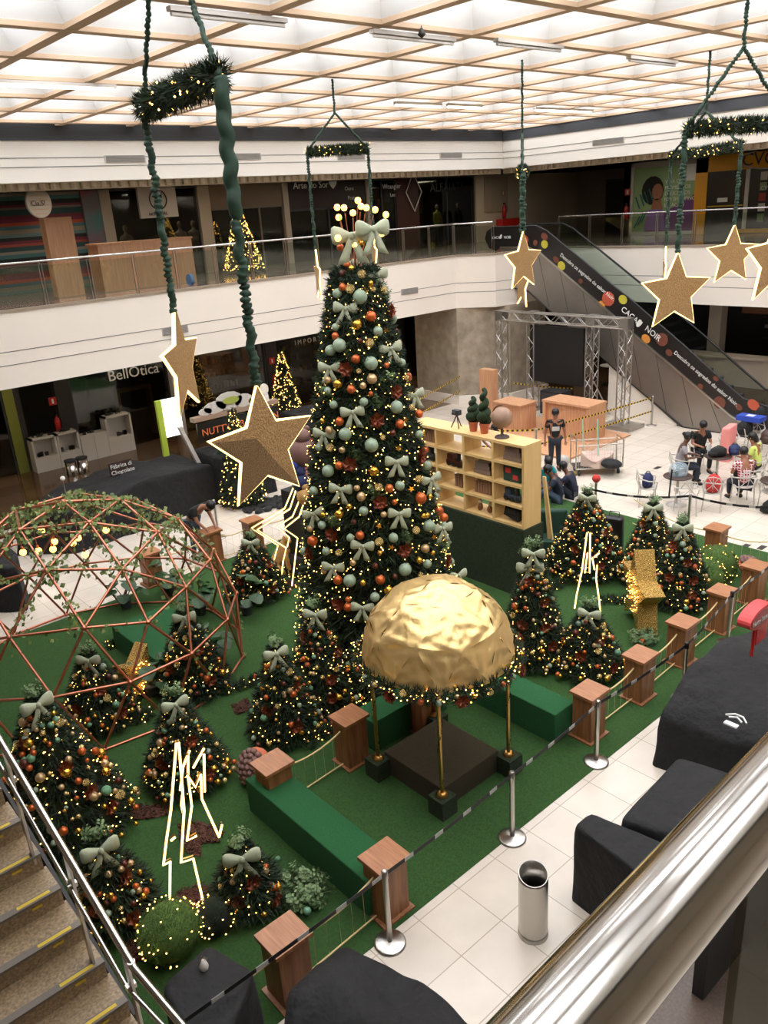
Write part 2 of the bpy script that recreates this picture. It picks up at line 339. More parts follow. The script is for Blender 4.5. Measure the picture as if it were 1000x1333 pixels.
struct(MB().box((-14, -8, 8.27), (-.5, YL + .1, 8.5)).box((-.6, -8, 8.27), (46, -1.5, 8.5)).box((-.6, -1.6, 8.27), (XR, -1.5, ZR + .5)).box((-.6, -.1, 8.27), (-.5, YL, ZR + .5)).box((-14, -8, ZR + .56), (46, 46, ZR + .7)), 'ceiling_4', M['white2'])  # unseen near-gallery ceiling, added to dim the rail, stair and hall
# outer shell
struct(MB().box((-14.4, -8, -.2), (-14, 46, 10.3)), 'wall_behind_stair', M['cream'])
struct(MB().box((-14, -8.4, -.2), (46, -8, 10.3)), 'wall_rear', M['cream'])
struct(MB().box((46, -8.4, -.2), (46.3, 46, 10.3)), 'wall_far', M['grey'])

# -------- lower left shops (plane Y = 26.3)
YS = 26.3
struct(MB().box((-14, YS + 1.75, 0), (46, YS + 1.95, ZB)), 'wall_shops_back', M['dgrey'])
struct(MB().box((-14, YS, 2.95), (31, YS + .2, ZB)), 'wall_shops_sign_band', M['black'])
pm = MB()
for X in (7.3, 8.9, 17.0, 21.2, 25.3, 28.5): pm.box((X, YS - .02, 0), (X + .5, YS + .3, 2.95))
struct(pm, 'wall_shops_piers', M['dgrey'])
for i, (a, b) in enumerate(((-10, 7.3), (9.4, 12.9), (13.1, 17), (17.5, 21.2), (21.7, 25.3), (25.8, 28.5))):
    mb = MB(); mb.box((a, YS + .1, .02), (b, YS + .12, 2.95)); g_ = struct(mb, 'window_%d' % (i + 2), M['glassd'])
    fr = MB()
    for X in (a, b - .05): fr.box((X, YS + .06, 0), (X + .05, YS + .16, 2.95))
    fr.box((a, YS + .06, 2.9), (b, YS + .16, 2.96)); fr.obj('frame', M['dark'], g_)
gs = MB().box((7.3, YS - .03, 0), (7.62, YS, 2.95)).obj('shop_corner_post', M['mustard']); gs.data.materials[0] = mat('olive_green_paint', (120, 126, 46), .6)
gs.name = 'wall_green_post'; gs['kind'] = 'structure'
text('BellÓtica', OY(140, 492, YS) + Vector((0, -.03, -.12)), (1, 0, 0), (0, 0, 1), .5, M['white_e'], name='shop_sign').name = 'shop_sign'
tag(bpy.data.objects['shop_sign'], 'white BellÓtica lettering above the optician shopfront', 'sign')
o = text('I M P O R T', OY(383, 446, YS) + Vector((0, -.03, -.1)), (1, 0, 0), (0, 0, 1), .26, M['palegrey'], name='shop_sign'); tag(o, 'small grey IMPORT lettering on the dark shop band', 'sign')
# display cabinets in the optician window
def cabinet(px, wd, h, label, kind=0):
    p = OY(px[0], px[1], YS - .3); X = p.x
    t = thing('display_cabinet', label, 'cabinet', (X, YS - .5, 0), 0, 'white display cabinets at the optician')
    b = MB()
    if kind == 0:
        b.box((0, 0, 0), (wd, .45, h * .42)).box((0, 0, h * .42), (.06, .45, h)).box((wd - .06, 0, h * .42), (wd, .45, h)).box((0, 0, h - .06), (wd, .45, h)).box((0, .4, h * .42), (wd, .45, h))
    else: b.box((0, 0, 0), (wd, .45, h))
    b.obj('body', M['white2'], t)
    it = MB()
    for k in range(6): it.cbox((.12 + ru(0, wd - .24), .12 + rnd() * .2, h + .04), (ru(.05, .12), .06, ru(.04, .1)))
    if kind == 0:
        for k in range(4): it.cbox((.14 + ru(0, wd - .28), .2, h * .42 + .06), (.1, .06, ru(.08, .2)))
    tag(it.obj('glasses_on_show', M['dgrey'], t), kind='stuff')
    if kind == 1: MB().box((wd / 2 - .004, -.004, .03), (wd / 2 + .004, 0, h - .03)).obj('door_gap', M['grey'], t)
cabinet((46, 612), .78, 1.1, 'open white display cabinet nearest the green post'); cabinet((78, 604), .72, 1.1, 'open white display cabinet, second from the green post')
cabinet((107, 597), .9, .85, 'low closed white display cabinet in the middle of the optician window', 1); cabinet((141, 588), .9, 1.3, 'tallest open white display cabinet beside the white pillar')
o = MB().box((0, 0, 0), (.28, .3, 2.6)).obj('wall_white_pillar', M['palegrey'], loc=(12.9, YS - .2, 0)); o['kind'] = 'structure'
o = MB().box((0, 0, 0), (1.3, .3, .12)).box((0, 0, -1.7), (.1, .3, 0)).box((1.2, 0, -1.7), (1.3, .3, 0)).obj('display_shelf', mat('ochre_shelf', (170, 126, 40), .6), loc=(11.3, YS + .9, 1.7)); tag(o, 'ochre bridge shelf behind the tallest cabinet', 'shelf')
for k, px in enumerate(((93, 600), (108, 597))):
    p = OY(px[0], px[1] + 10, 24.6)
    t = thing('planter_drum', 'shiny steel drum bin on the brown floor, %s of the pair' % ('left' if k == 0 else 'right'), 'bin', (p.x, 24.6, 0), 0, 'steel drums by the optician')
    MB().lathe([(.17, 0), (.17, .5), (.15, .5), (.15, .1), (0, .1)], 18).obj('shell', M['chrome'], t, True); MB().lathe([(.18, .47), (.185, .5), (.18, .52)], 18).obj('rim', M['dark'], t)
def extinguisher(p, label, nrm=(0, -1, 0)):
    t = thing('fire_extinguisher', label, 'fire extinguisher', p, math.atan2(nrm[1], nrm[0]) + math.pi / 2)
    MB().lathe([(.0, 0), (.09, .01), (.09, .48), (.03, .56), (.03, .6)], 14).obj('cylinder', M['red'], t, True)
    MB().box((-.03, -.06, .6), (.03, .04, .66)).tube([(0, -.05, .62), (.1, -.08, .5), (.09, -.08, .2)], .012, 6).obj('valve', M['black'], t)
    MB().box((-.12, .04, .95), (.12, .05, 1.2)).obj('wall_sign', M['red'], t); MB().box((-.03, .03, 1.0), (.03, .04, 1.15)).obj('pictogram', M['white_e'], t)
extinguisher((8.75, YS - .12, 1.0), 'red fire extinguisher on the dark pier beside the optician')
extinguisher((17.2, YS - .12, .9), 'red fire extinguisher on the pier behind the nut kiosk')
# stock seen in the dark shops: rows of bottles and boxes
for a, b, lab in ((13.4, 16.6, 'cosmetics'), (18, 21, 'drinks'), (22, 25, 'imports')):
    for r_ in range(4):
        z = .5 + r_ * .5
        t = thing('shop_shelf', 'dim shop shelf of small %s stock, %s row' % (lab, ('lowest', 'second', 'third', 'top')[r_]), 'shelf', (a, YS + 1.4, z), 0, 'shelves inside the lower shops')
        MB().box((0, 0, -.03), (b - a, .35, 0)).obj('board', M['dark'], t)
        it = MB(); X = .05
        while X < b - a - .1:
            h = ru(.12, .3); it.m = random.randrange(4); it.box((X, .05, 0), (X + ru(.05, .11), .2, h)); X += ru(.1, .2)
        tag(it.obj('stock', [M['palegrey'], M['maroon'], M['mustard'], M['dgrey']], t), kind='stuff')
for k, (px, c, lab) in enumerate((((382, 500), 'mustard', 'yellow poster crate'), ((395, 500), 'maroon', 'maroon poster crate'))):
    o = MB().box((0, 0, 0), (.62, .5, 1.0)).obj('display_crate', M[c], loc=(21.6 + k * .75, YS - 1.0, 0)); tag(o, lab + ' against the dark import shop', 'crate')
    MB().box((.08, -.012, .6), (.54, -.002, .85)).obj('printed_panel', M['palegrey'], o)

# -------- upper left shops (plane Y = 26.3)
ux1 = OY(618, 260, YS).x
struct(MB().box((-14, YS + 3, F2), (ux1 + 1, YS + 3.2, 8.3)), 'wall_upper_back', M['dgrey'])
def upx(px, y=280): return OY(px, y, YS).x
ed = [upx(0) - 3, upx(108), upx(135), upx(265), upx(372), upx(478), upx(545), ux1]
struct(MB().box((ed[0], YS, F2), (ed[1], YS + .06, 8.3)), 'door_1', M['shutter'])
o = struct(MB().box((ed[1], YS - .1, F2), (ed[2], YS + .1, 8.3)), 'wall_painted_pier', mat('teal_mural', (44, 128, 130), .6, rgb2=(150, 50, 70), vscale=.9, detail=2))
struct(MB().box((ed[2] - .1, YS - .12, F2), (ed[2] + .25, YS + .12, 8.3)).box((ed[3] - .2, YS - .12, F2), (ed[3] + .25, YS + .12, 8.3)).box((ed[4] - .12, YS - .12, F2), (ed[4] + .12, YS + .1, 8.3)).box((ed[5] - .05, YS - .1, F2), (ed[5] + .12, YS + .1, 8.3)), 'wall_upper_piers', mat('greige_pier', (170, 158, 142), .6))
struct(MB().box((ed[3], YS - .05, 7.55), (ed[4], YS + .1, 8.3)), 'wall_beige_shop_header', mat('taupe_panel', (118, 100, 82), .6))
struct(MB().box((ed[4], YS - .05, 7.35), (ed[5], YS + .1, 8.3)), 'wall_brown_shop_header', mat('espresso_panel', (44, 30, 28), .5))
struct(MB().box((ed[5] + 1.6, YS - .05, F2), (ed[6], YS + .1, 8.3)), 'wall_maroon_shop_panel', mat('maroon_panel', (66, 32, 26), .5))
for i, (a, b, z1) in enumerate(((ed[2] + .25, ed[3] - .2, 8.3), (ed[3] + .25, ed[4] - .1, 7.55), (ed[4] + .1, ed[5], 7.35), (ed[5] + .1, ed[5] + 1.6, 8.3), (ed[6], ux1, 8.3))):
    g_ = struct(MB().box((a, YS + .05, F2), (b, YS + .07, z1)), 'window_%d' % (i + 10), M['glassd'])
    fr = MB().box((a, YS, z1 - .08), (b, YS + .1, z1)); n = 3 if i == 1 else 2
    for k in range(n + 1): X = a + (b - a) * k / n; fr.box((X - .03, YS, F2), (X + .03, YS + .1, z1))
    fr.obj('frame', mat('shop_frame', (110, 100, 88), .5) if i == 1 else M['dark'], g_)
# round hanging sign
p = OY(50, 264, 25.2)
t = thing('hanging_sign', 'round cream sign with thin stripes hung under the upper ceiling by the striped shutter', 'sign', p, 0)
MB().lathe([(0, -.04), (.4, -.04), (.42, -.02), (.42, .02), (.4, .04), (0, .04)], 28, axis='x').obj('disc', M['palegrey'], t); t.rotation_euler = (0, 0, math.pi / 2 + .25)
mb = MB()
for k in range(6):
    z = -.3 + k * .12; 
    if abs(z) > .05: mb.box((-.046, -(.38 ** 2 - z * z) ** .5 * .8, z - .008), (-.041, (.38 ** 2 - z * z) ** .5 * .8, z + .008))
mb.obj('stripes', M['woodl'], t)
MB().tube([(0, 0, .42), (0, 0, 1.2)], .015, 6).obj('hanger', M['palegrey'], t)
text('Cia.S?', p + Vector((-.27, -.16, -.08)), (.97, .24, 0), (0, 0, 1), .2, M['dgrey'], t)
# N logo sign
p = OY(170, 240, YS - .5)
t = thing('shop_lightbox', 'cream square shop sign with a circled black N emblem above the clothes window', 'sign', (upx(178), YS - .3, 7.35))
MB().box((0, 0, 0), (1.35, .12, .95)).obj('panel', M['palegrey'], t)
MB().tube([(.68 + .3 * math.cos(a * math.pi / 12), -.01, .55 + .3 * math.sin(a * math.pi / 12)) for a in range(24)], .022, 6, closed=True).tube([(.54, -.01, .34), (.6, -.01, .72), (.76, -.01, .38), (.82, -.01, .76)], .022, 6).obj('emblem', M['black'], t)
text('NORCHAL', (upx(178) + .28, YS - .32, 7.42), (1, 0, 0), (0, 0, 1), .14, M['dgrey'], t)
for (px, py, s, body, m_) in ((382, 246, .34, 'Arte do Sor♥', 'white_e'), (449, 248, .2, 'Ouro', 'white_e'), (453, 260, .2, 'Prata', 'white_e'), (498, 246, .26, 'Wrangler', 'white_e'), (508, 256, .2, 'Lee', 'white_e'), (334, 236, .3, 'Lebrum', 'palegrey'), (560, 250, .5, 'ALFAIATE', 'black')):
    p = OY(px, py, YS - .056); o = text(body, p, (1, 0, 0), (0, 0, 1), s, M[m_], name='shop_sign'); tag(o, '%s lettering on the upper shopfront' % body.replace('♥', ''), 'sign')
p = OY(539, 250, YS - .1)
o = MB().tube([(0, 0, -.75), (.45, 0, 0), (0, 0, .75), (-.45, 0, 0)], .03, 4, closed=True).obj('diamond_emblem', M['white_e'], loc=p); tag(o, 'pale diamond outline on the maroon shop panel', 'emblem')
p = OY(515, 246, YS - .1)
# mannequins
def mannequin(x, y, z, top, label, s=1.):
    t = thing('mannequin', label, 'mannequin', (x, y, z), math.pi * 1.5, 'mannequins in the upper shop windows')
    MB().lathe([(.15, 0), (.15, .02), (.02, .03), (.02, .8)], 10).obj('stand', M['steel'], t)
    MB().lathe([(.12, .78), (.16, .9), (.12, 1.1), (.17, 1.3), (.17, 1.4), (.06, 1.46), (.05, 1.52)], 12).obj('torso', M[top], t, True)
    MB().ball((0, 0, 1.63), .1, sc_=(.85, .8, 1.2)).obj('head', M['palegrey'], t, True)
    for s_ in (-1, 1): MB().tube([(0, s_ * .17, 1.38), (.02, s_ * .24, 1.1), (.06, s_ * .22, .85)], [.05, .045, .03], 8).obj('arm', M[top], t, True)
for i, (px, c, lab) in enumerate(((160, 'palegrey', 'headless-looking pale mannequin at the end of the clothes window near the mural pier'), (232, 'tee_white', 'white-topped mannequin under the circled N sign'), (250, 'palegrey', 'grey-topped mannequin beside the pier right of the N sign'), (571, 'tee_lime', 'mannequin in a yellow-green top in the last upper shop window'), (584, 'tee_black', 'mannequin in a black top between the yellow and the blue ones'), (598, 'denim', 'mannequin in a blue shirt in the last upper shop window'))):
    mannequin(OY(px, 270, YS + .6).x, YS + .7, F2, c, lab)
# fir trees inside galleries are made later (need builder)
# corner: beige wall, doors, signs
XW = 36.5
struct(MB().box((ux1, YS - .1, F2), (XW, YS + .1, 8.3)), 'wall_beige_corner', mat('beige_wall', (190, 176, 156), .6))
struct(MB().box((XW, 17, F2), (XW + .2, YS + 3, 8.3)), 'wall_corridor', mat('taupe_wall', (120, 106, 90), .6))
cw = OX(812, 250, 31.8).y
struct(MB().box((31.8, -8, F2), (32.0, cw, 8.3)).box((31.8, cw - .4, F2), (33, cw, 8.3)), 'wall_upper_right', M['palegrey'])
for i, (a, b, c) in enumerate(((720, 736, 'palegrey'), (790, 812, 'black'))):
    y0, y1 = OX(a, 280, XW - .05).y, OX(b, 280, XW - .05).y
    d = struct(MB().box((XW - .06, y1, F2), (XW - .01, y0, 7.7)), 'door_%d' % (i + 2), M[c])
    MB().box((XW - .08, y1 - .08, F2), (XW - .02, y1, 7.8)).box((XW - .08, y0, F2), (XW - .02, y0 + .08, 7.8)).box((XW - .08, y1 - .08, 7.7), (XW - .02, y0 + .08, 7.8)).obj('door_frame', M['brown'], d)
o = text('0', OX(727, 268, XW - .1), (0, -1, 0), (0, 0, 1), .5, M['black'], bpy.data.objects['door_2'])
p = OY(625, 250, YS - .12)
o = MB().box((0, 0, 0), (1.6, .04, 1.5)).obj('wall_hatch', mat('hatch_panel', (160, 146, 128), .6), loc=(OY(628, 260, YS).x, YS - .16, 6.7)); tag(o, 'flat beige access hatch on the corner wall', 'hatch')
extinguisher((OY(652, 270, YS).x, YS - .2, 6.4), 'red fire extinguisher on the beige wall above the red box')
o = MB().box((0, 0, 0), (1.3, .4, .75)).obj('fire_hose_box', M['red'], loc=(OY(643, 285, YS).x, YS - .55, 5.62)); tag(o, 'red fire box standing below the extinguisher on the beige wall', 'fire box')
MB().box((.1, -.012, .1), (1.2, 0, .65)).obj('door', M['red'], o)
extinguisher((31.62, OX(817, 270, 31.7).y, 6.1), 'red fire extinguisher on the column beside the green poster', (-1, 0, 0))
# poster
y0, y1 = OX(824, 260, 31.7).y, OX(905, 260, 31.7).y
t = thing('wall_poster', 'large green and purple poster of a smiling woman with white slogan', 'poster', (31.74, y0, F2))
WP = y0 - y1
MB().box((0, 0, .12), (.05, -WP, 2.6)).obj('sheet', mat('poster_print', (140, 168, 118), .5), t)
MB().box((-.02, .02, .06), (.05, .14, 2.66)).box((-.02, -WP * 1, .02), (.05, .14, .14)).obj('frame', M['palegrey'], t)
MB().prism([(-.012, -WP * .2, .14), (-.012, -WP * .98, .14), (-.012, -WP * .98, 1.5), (-.012, -WP * .55, .9)], (.01, 0, 0)).obj('purple_band', M['purple'], t)
MB().add([(-.02, -WP * .32 - .5 * math.cos(a / 14 * 6.283), 1.72 + .55 * math.sin(a / 14 * 6.283)) for a in range(14)], [tuple(range(14))]).obj('printed_hair', M['hair'], t)
MB().add([(-.03, -WP * .4 - .24 * math.cos(a / 14 * 6.283), 1.66 + .32 * math.sin(a / 14 * 6.283)) for a in range(14)], [tuple(range(14))]).prism([(-.03, -WP * .3, .9), (-.03, -WP * .5, .9), (-.03, -WP * .46, 1.4), (-.03, -WP * .34, 1.4)], (.004, 0, 0)).obj('printed_face', M['skin'], t)
MB().prism([(-.034, -WP * .2, .2), (-.034, -WP * .56, .2), (-.034, -WP * .5, 1.0), (-.034, -WP * .26, 1.0)], (.004, 0, 0)).obj('printed_dress', mat('lilac_print', (140, 110, 170), .6), t)
sw = MB()
for k in range(4): sw.tube([(-.02, -.12 - k * .2, 1.5 + k * .1), (-.02, -.32 - k * .2, 1.05 + k * .1)], .03, 4)
for k in range(3): sw.tube([(-.02, -.1 - k * .16, .3 + k * .1), (-.02, -.35 - k * .16, .75 + k * .1)], .03, 4)
sw.obj('printed_strokes', mat('teal_print', (40, 110, 110), .6), t)
for k, s_ in enumerate(('VIVA OS', 'MOMENTOS', 'DELICIOSOS', 'NO SHOPPING', 'ESTACAO')):
    text(s_, (31.7, y0 - WP * .52, F2 + 1.95 - k * .22), (0, -1, 0), (0, 0, 1), .2, M['white_e'], t)
o = MB().box((0, 0, 0), (.03, -.5, .6)).obj('notice', M['white_e'], t, loc=(-.03, -WP * .84, 2.0)); 
# travel shop
y0, y1 = OX(905, 250, 31.7).y, OX(1012, 250, 31.7).y
t = thing('travel_shop_front', 'mustard yellow shopfront frame with dark CVC lettering', 'shopfront', (31.7, y0, F2))
W_ = y0 - y1
MB().box((-.04, -.5, 0), (.1, 0, 2.8)).box((-.04, -W_ - 2, 2.25), (.1, 0, 2.85)).obj('yellow_frame', M['mustard'], t)
MB().box((0, -W_ - 2, .0), (.04, -.5, 2.25)).obj('shop_glass', mat('dim_shop_glass', (56, 54, 52), .15), t)
MB().box((-.04, -2.15, .15), (.02, -2.0, 2.25)).obj('mullion', M['white2'], t); MB().box((-.2, -3.9, .02), (0, -1.9, .16)).obj('yellow_sill', M['mustard'], t)
pm = MB(); 
for r_ in range(5):
    for c_ in range(2): pm.m = (r_ + c_) % 3; pm.box((-.03, -2.55 - c_ * .75, .4 + r_ * .36), (-.01, -2.3 - c_ * .75 + -.5, .4 + r_ * .36 + .28))
pm.obj('offer_posters', [mat('offer_green', (130, 150, 100), .6), M['palegrey'], mat('offer_red', (150, 60, 50), .6)], t)
MB().box((-.03, -1.35, 1.15), (-.01, -.95, 1.3)).obj('door_notice', M['white_e'], t); MB().box((-.03, -1.95, .98), (-.01, -.55, 1.03)).obj('door_band', M['yellow'], t)
o = text('CVC', (31.64, OX(965, 215, 31.6).y, F2 + 2.37), (0, -1, 0), (0, 0, 1), .62, mat('navy_letter', (24, 26, 60), .4), t, label='dark navy CVC letters')
text('CVC', (31.64, OX(990, 240, 31.6).y, F2 + 1.5), (0, -1, 0), (0, 0, 1), .2, M['white_e'], t)
tm = MB().tube([(-.06, -2.9 - 1.2 * math.cos(a / 20 * 6.283), 2.55 + .33 * math.sin(a / 20 * 6.283)) for a in range(20)], .02, 4, closed=True).obj('letter_outline', M['palegrey'], t)
# ceiling above the galleries
struct(ring([(-14, YL + .5), (XR + .5, YL + .5), (XR + .5, -8)], upO, 8.27, 8.33), 'ceiling_3', mat('gallery_ceiling', (196, 186, 170), .7))
# stone column + lower right
struct(MB().prism([(21.95, 20.95, .35), (23.35, 19.6, .35), (25.3, 19.5, .35), (25.3, 23.2, .35), (21.95, 23.2, .35)], (0, 0, ZB - .35)), 'wall_stone_column', M['stone'])
struct(MB().prism([(21.9, 20.9, 0), (23.3, 19.5, 0), (25.4, 19.4, 0), (25.4, 23.3, 0), (21.9, 23.3, 0)], (0, 0, .36)), 'baseboard_column', M['cream'])
struct(MB().box((30, 8, 0), (30.3, 19.2, 1.05)).box((29.9, 8, 1.05), (30.5, 19.2, 1.15)), 'wall_low_counter', M['cream'])
struct(MB().box((34, 4, 0), (34.2, 26, ZB)), 'wall_right_shops', M['black'])
struct(MB().box((31.0, 15.4, 0), (31.5, 15.9, ZB)).box((29, 20.2, 0), (29.5, 20.8, ZB)), 'wall_right_pier', M['palegrey'])
o = MB().box((31, 8, 2.85), (31.15, 14.6, 3.3)).box((31, 13.6, 2.6), (31.15, 14.6, 2.85)).obj('shop_fascia_board', mat('cognac_board', (110, 70, 44), .5)); tag(o, 'brown shaped fascia board above the dark food shop', 'sign board')
for k in range(4):
    t = thing('shop_shelf', 'dark wall shelf of pale packets in the food shop, %s' % ('lowest', 'second up', 'third up', 'topmost')[k], 'shelf', (33.7, 9, 1.2 + k * .42), 0, 'food shop shelves')
    MB().box((0, 0, 0), (.3, 6, .03)).obj('board', M['dark'], t); it = MB(); Y = .1
    while Y < 5.8: it.box((0, Y, .03), (.15, Y + ru(.1, .25), ru(.12, .28))); Y += ru(.25, .5)
    tag(it.obj('stock', M['palegrey'], t), kind='stuff')
# cafe seen under the escalator
t = thing('cafe_table', 'small white pedestal table beyond the escalator underside', 'table', (G(792, 500).x, G(792, 500).y, 0))
MB().lathe([(.35, .74), (.35, .77)], 18).obj('tabletop', M['white_e'], t); MB().lathe([(.04, .03), (.04, .74)], 10).obj('stem', M['black'], t); MB().lathe([(.24, 0), (.24, .03)], 14).obj('foot', M['black'], t)

# air grilles
def grille(px, py, Y=None, X=None, w_=1.0, h_=.17, lab=''):
    if Y: p = OY(px, py, Y); xd = (1, 0, 0); n = Vector((0, -1, 0))
    else: p = OX(px, py, X); xd = (0, -1, 0); n = Vector((-1, 0, 0))
    xd = Vector(xd); t = thing('air_grille', lab, 'air vent', p, 0, 'air grilles in the white fascias')
    MB().obox(n * .012, xd, (0, 0, 1), n, (w_, h_, .02)).obj('frame', M['palegrey'], t)
    mb = MB()
    for k in range(7): mb.obox(n * .026 + Vector((0, 0, -h_ / 2 + .02 + k * (h_ - .03) / 6)), xd, (0, 0, 1), n, (w_ - .06, .01, .012))
    mb.obj('slats', M['grey'], t)
for q in ((163, 207, YL, None, 'grey air grille on the upper fascia, leftmost above the striped shutter side'), (318, 204, YL, None, 'grey air grille on the upper fascia beside the big ruched strap'), (457, 204, YL, None, 'grey air grille on the upper fascia behind the small hanging frame'), (587, 202, YL, None, 'grey air grille on the upper fascia, just before the roof corner'),
          (228, 430, YL, None, 'air grille on the lower fascia behind the narrow hanging star'), (533, 379, YL, None, 'air grille on the lower fascia right of the tall tree')):
    grille(q[0], q[1], Y=q[2], lab=q[4], w_=1.1 if q[1] < 300 else .8, h_=.2 if q[1] > 300 else .17)
grille(792, 184, X=XR, w_=1.2, lab='air grille on the right upper fascia above the corridor'); grille(962, 163, X=XR, w_=1.2, lab='air grille on the right upper fascia above the yellow shop')

# -------- gallery railing
def railing(name, a, b, label, gap=1.25, z0=F2, dbl=False):
    a = Vector(a); b = Vector(b); L = (b - a).length; d = (b - a) / L; n = Vector((-d.y, d.x, 0))
    t = thing(name, label, 'railing', (a.x, a.y, z0), 0)
    MB().tube([(0, 0, 1.05), tuple(d * L + Vector((0, 0, 1.05)))], .028, 12).obj('handrail', M['chrome'], t, True)
    N = max(1, round(L / gap))
    for k in range(N + 1):
        p = d * (L * k / N)
        mb = MB()
        for o_ in (-.035, .035): mb.obox(p + d * o_ + Vector((0, 0, .5)), d, n, (0, 0, 1), (.012, .05, 1.0))
        mb.tube([p + Vector((0, 0, .98)), p + Vector((0, 0, 1.04))], .012, 6)
        mb.obj('post', M['steel'], t)
    for k in range(N):
        p = d * (L * (k + .5) / N)
        MB().obox(p + Vector((0, 0, .52)), d, n, (0, 0, 1), (L / N - .1, .01, .84)).obj('glass_panel', M['glassg'], t)
    return t
railing('gallery_railing', (-6, YL + .08, 0), (22.0, YL + .08, 0), 'long steel and glass railing along the left upper gallery', 1.22)
railing('gallery_railing', (22.0, YL + .05, 0), (22.75, 19.85, 0), 'short angled steel and glass railing at the gallery corner', .8)
railing('gallery_railing', (25.68, 19.2, 0), (25.68, -2, 0), 'steel and glass railing of the right upper gallery above the escalator', 1.3)

# gallery furniture: wooden counters + star reflections are real lit stars seen in glass -> small lit stars
o = MB().box((0, 0, 0), (.75, .35, 2.05)).obj('wooden_pedestal', M['woodl'], loc=(OY(62, 330, 23.2).x, 23.0, F2)); tag(o, 'tall beech pedestal before the striped shutter', 'pedestal')
t = thing('wooden_counter', 'long beech counter on the left upper gallery', 'counter', (OY(128, 350, 23.2).x, 23.0, F2))
LW = OY(250, 350, 23.2).x - OY(128, 350, 23.2).x
MB().box((0, 0, 0), (LW, .06, 1.25)).box((0, .06, 0), (.06, .7, 1.25)).box((LW - .06, .06, 0), (LW, .7, 1.25)).obj('front_panel', M['woodl'], t); MB().box((-.03, -.03, 1.25), (LW + .03, .75, 1.3)).obj('top', M['woodl'], t)
o = MB().lathe([(.07, 0), (.16, 0), (.16, .1), (.07, .1)], 16, axis='x').obj('hose_coil', mat('blue_hose', (90, 130, 190), .5), loc=(OY(238, 372, 22.0).x, 21.6, F2 + .17)); tag(o, 'small coiled blue hose on the gallery edge', 'hose')

# ================================================================== ESCALATOR
XE = 23.7
def XP(pts, X=XE): return [OX(a, b, X) for a, b in pts]
top_ = XP([(632, 312), (634, 302), (641, 296), (698, 294), (712, 301), (800, 374), (817, 387), (890, 450), (934, 490), (967, 519), (1000, 530), (1040, 538)])
low_ = XP([(637, 323), (646, 327), (652, 322), (688, 322), (704, 329), (794, 406), (824, 433), (894, 492), (952, 541), (972, 553), (1000, 562), (1040, 566)])
# straighten the incline
def line_y(p0, p1, y): return p0.z + (p1.z - p0.z) * (y - p0.y) / (p1.y - p0.y)
t = thing('escalator', 'escalator with grey steel side and black chocolate-printed balustrade', 'escalator', (XE, 15, 0))
def loc(p, dx=0): return (p.x - XE + dx, p.y - 15, p.z)
def strip(up_, dn, dx, th, name, m):
    mb = MB(); n = len(up_)
    V = [loc(p, dx) for p in up_] + [loc(p, dx) for p in dn] + [loc(p, dx + th) for p in up_] + [loc(p, dx + th) for p in dn]
    F = []
    for i in range(n - 1):
        F += [(i, i + 1, n + i + 1, n + i), (2 * n + i, 3 * n + i, 3 * n + i + 1, 2 * n + i + 1), (i, 2 * n + i, 2 * n + i + 1, i + 1), (n + i, n + i + 1, 3 * n + i + 1, 3 * n + i)]
    F += [(0, n, 3 * n, 2 * n), (n - 1, 3 * n - 1, 4 * n - 1, 2 * n - 1)]
    return mb.add(V, F).obj(name, m, t)
bal = strip(top_, low_, -.01, .03, 'printed_balustrade', mat('black_print_panel', (26, 24, 24), .3)); bal['label'] = 'black printed balustrade panel'
base0 = Vector((XE, 11.0, 0)); yb_ = lambda p: max(0.02, p)
bot_ = []
for p in low_:
    z = line_y(Vector((0, 19.27, 4.22)), Vector((0, 13.05, .12)), p.y) if p.y < 19.3 else max(3.7, line_y(Vector((0, 19.27, 4.22)), Vector((0, 13.05, .12)), 19.3))
    bot_.append(Vector((XE, p.y, max(.0, min(z, p.z - .3) if p.z > .4 else 0))))
strip(low_[2:], bot_[2:], 0, .08, 'steel_cladding', M['escal'])
strip([p + Vector((0, 0, .03)) for p in low_[2:]], [p - Vector((0, 0, .03)) for p in low_[2:]], -.05, .08, 'steel_ledge', M['steel'])
strip([p + Vector((0, 0, .03)) for p in bot_[2:]], [p - Vector((0, 0, .02)) for p in bot_[2:]], -.03, .08, 'lower_ledge', M['dgrey'])
jm = MB()
for i in range(9):
    y = 18.6 - i * .95; zt = line_y(low_[4], low_[8], y) if y > low_[8].y else 1; zb = max(0, line_y(Vector((0, 19.27, 4.22)), Vector((0, 13.05, .12)), y - .5))
    jm.obox((-.002, y - 15 + -.25, (zt + zb) / 2), (0, .55, zt - zb), (1, 0, 0), (0, -1, .3), ((zt - zb) * .95, .01, .012))
jm.obj('panel_joints', M['dgrey'], t)
# handrails, far balustrade, steps
MB().tube([loc(p, .02) for p in top_], .035, 8).obj('handrail', M['rubber'], t, True)
MB().tube([loc(p, 1.5) for p in top_], .035, 8).obj('handrail', M['rubber'], t, True)
strip(top_, low_, 1.5, .015, 'glass_balustrade', M['glassg'])
stp = MB(); y = 18.7
while y > 11.2:
    z = line_y(low_[4], low_[8], y) - .05; stp.box((.12, y - 15, z - .35), (1.4, y - 15 - .36, z)); y -= .36
stp.obj('steps', M['dark'], t)
bx = MB().prism([(.08, 18.9 - 15, 5.3), (.08, 11.0 - 15, .1), (.08, 11.0 - 15, .0), (.08, 13.1 - 15, 0.05), (.08, 18.9 - 15, 4.0)], (1.4, 0, 0)); bx.obj('truss_body', M['escal'], t)
struct(MB().prism([(XE + .06, 15.2, 0), (XE + .06, 15.2, 1.5), (XE + .06, 13.0, .05), (XE + .06, 13, 0)], (1.5, 0, 0)).box((XE + .05, 15.2, 0), (XE + 1.5, 15.6, 1.75)), 'wall_under_escalator', M['cream'])
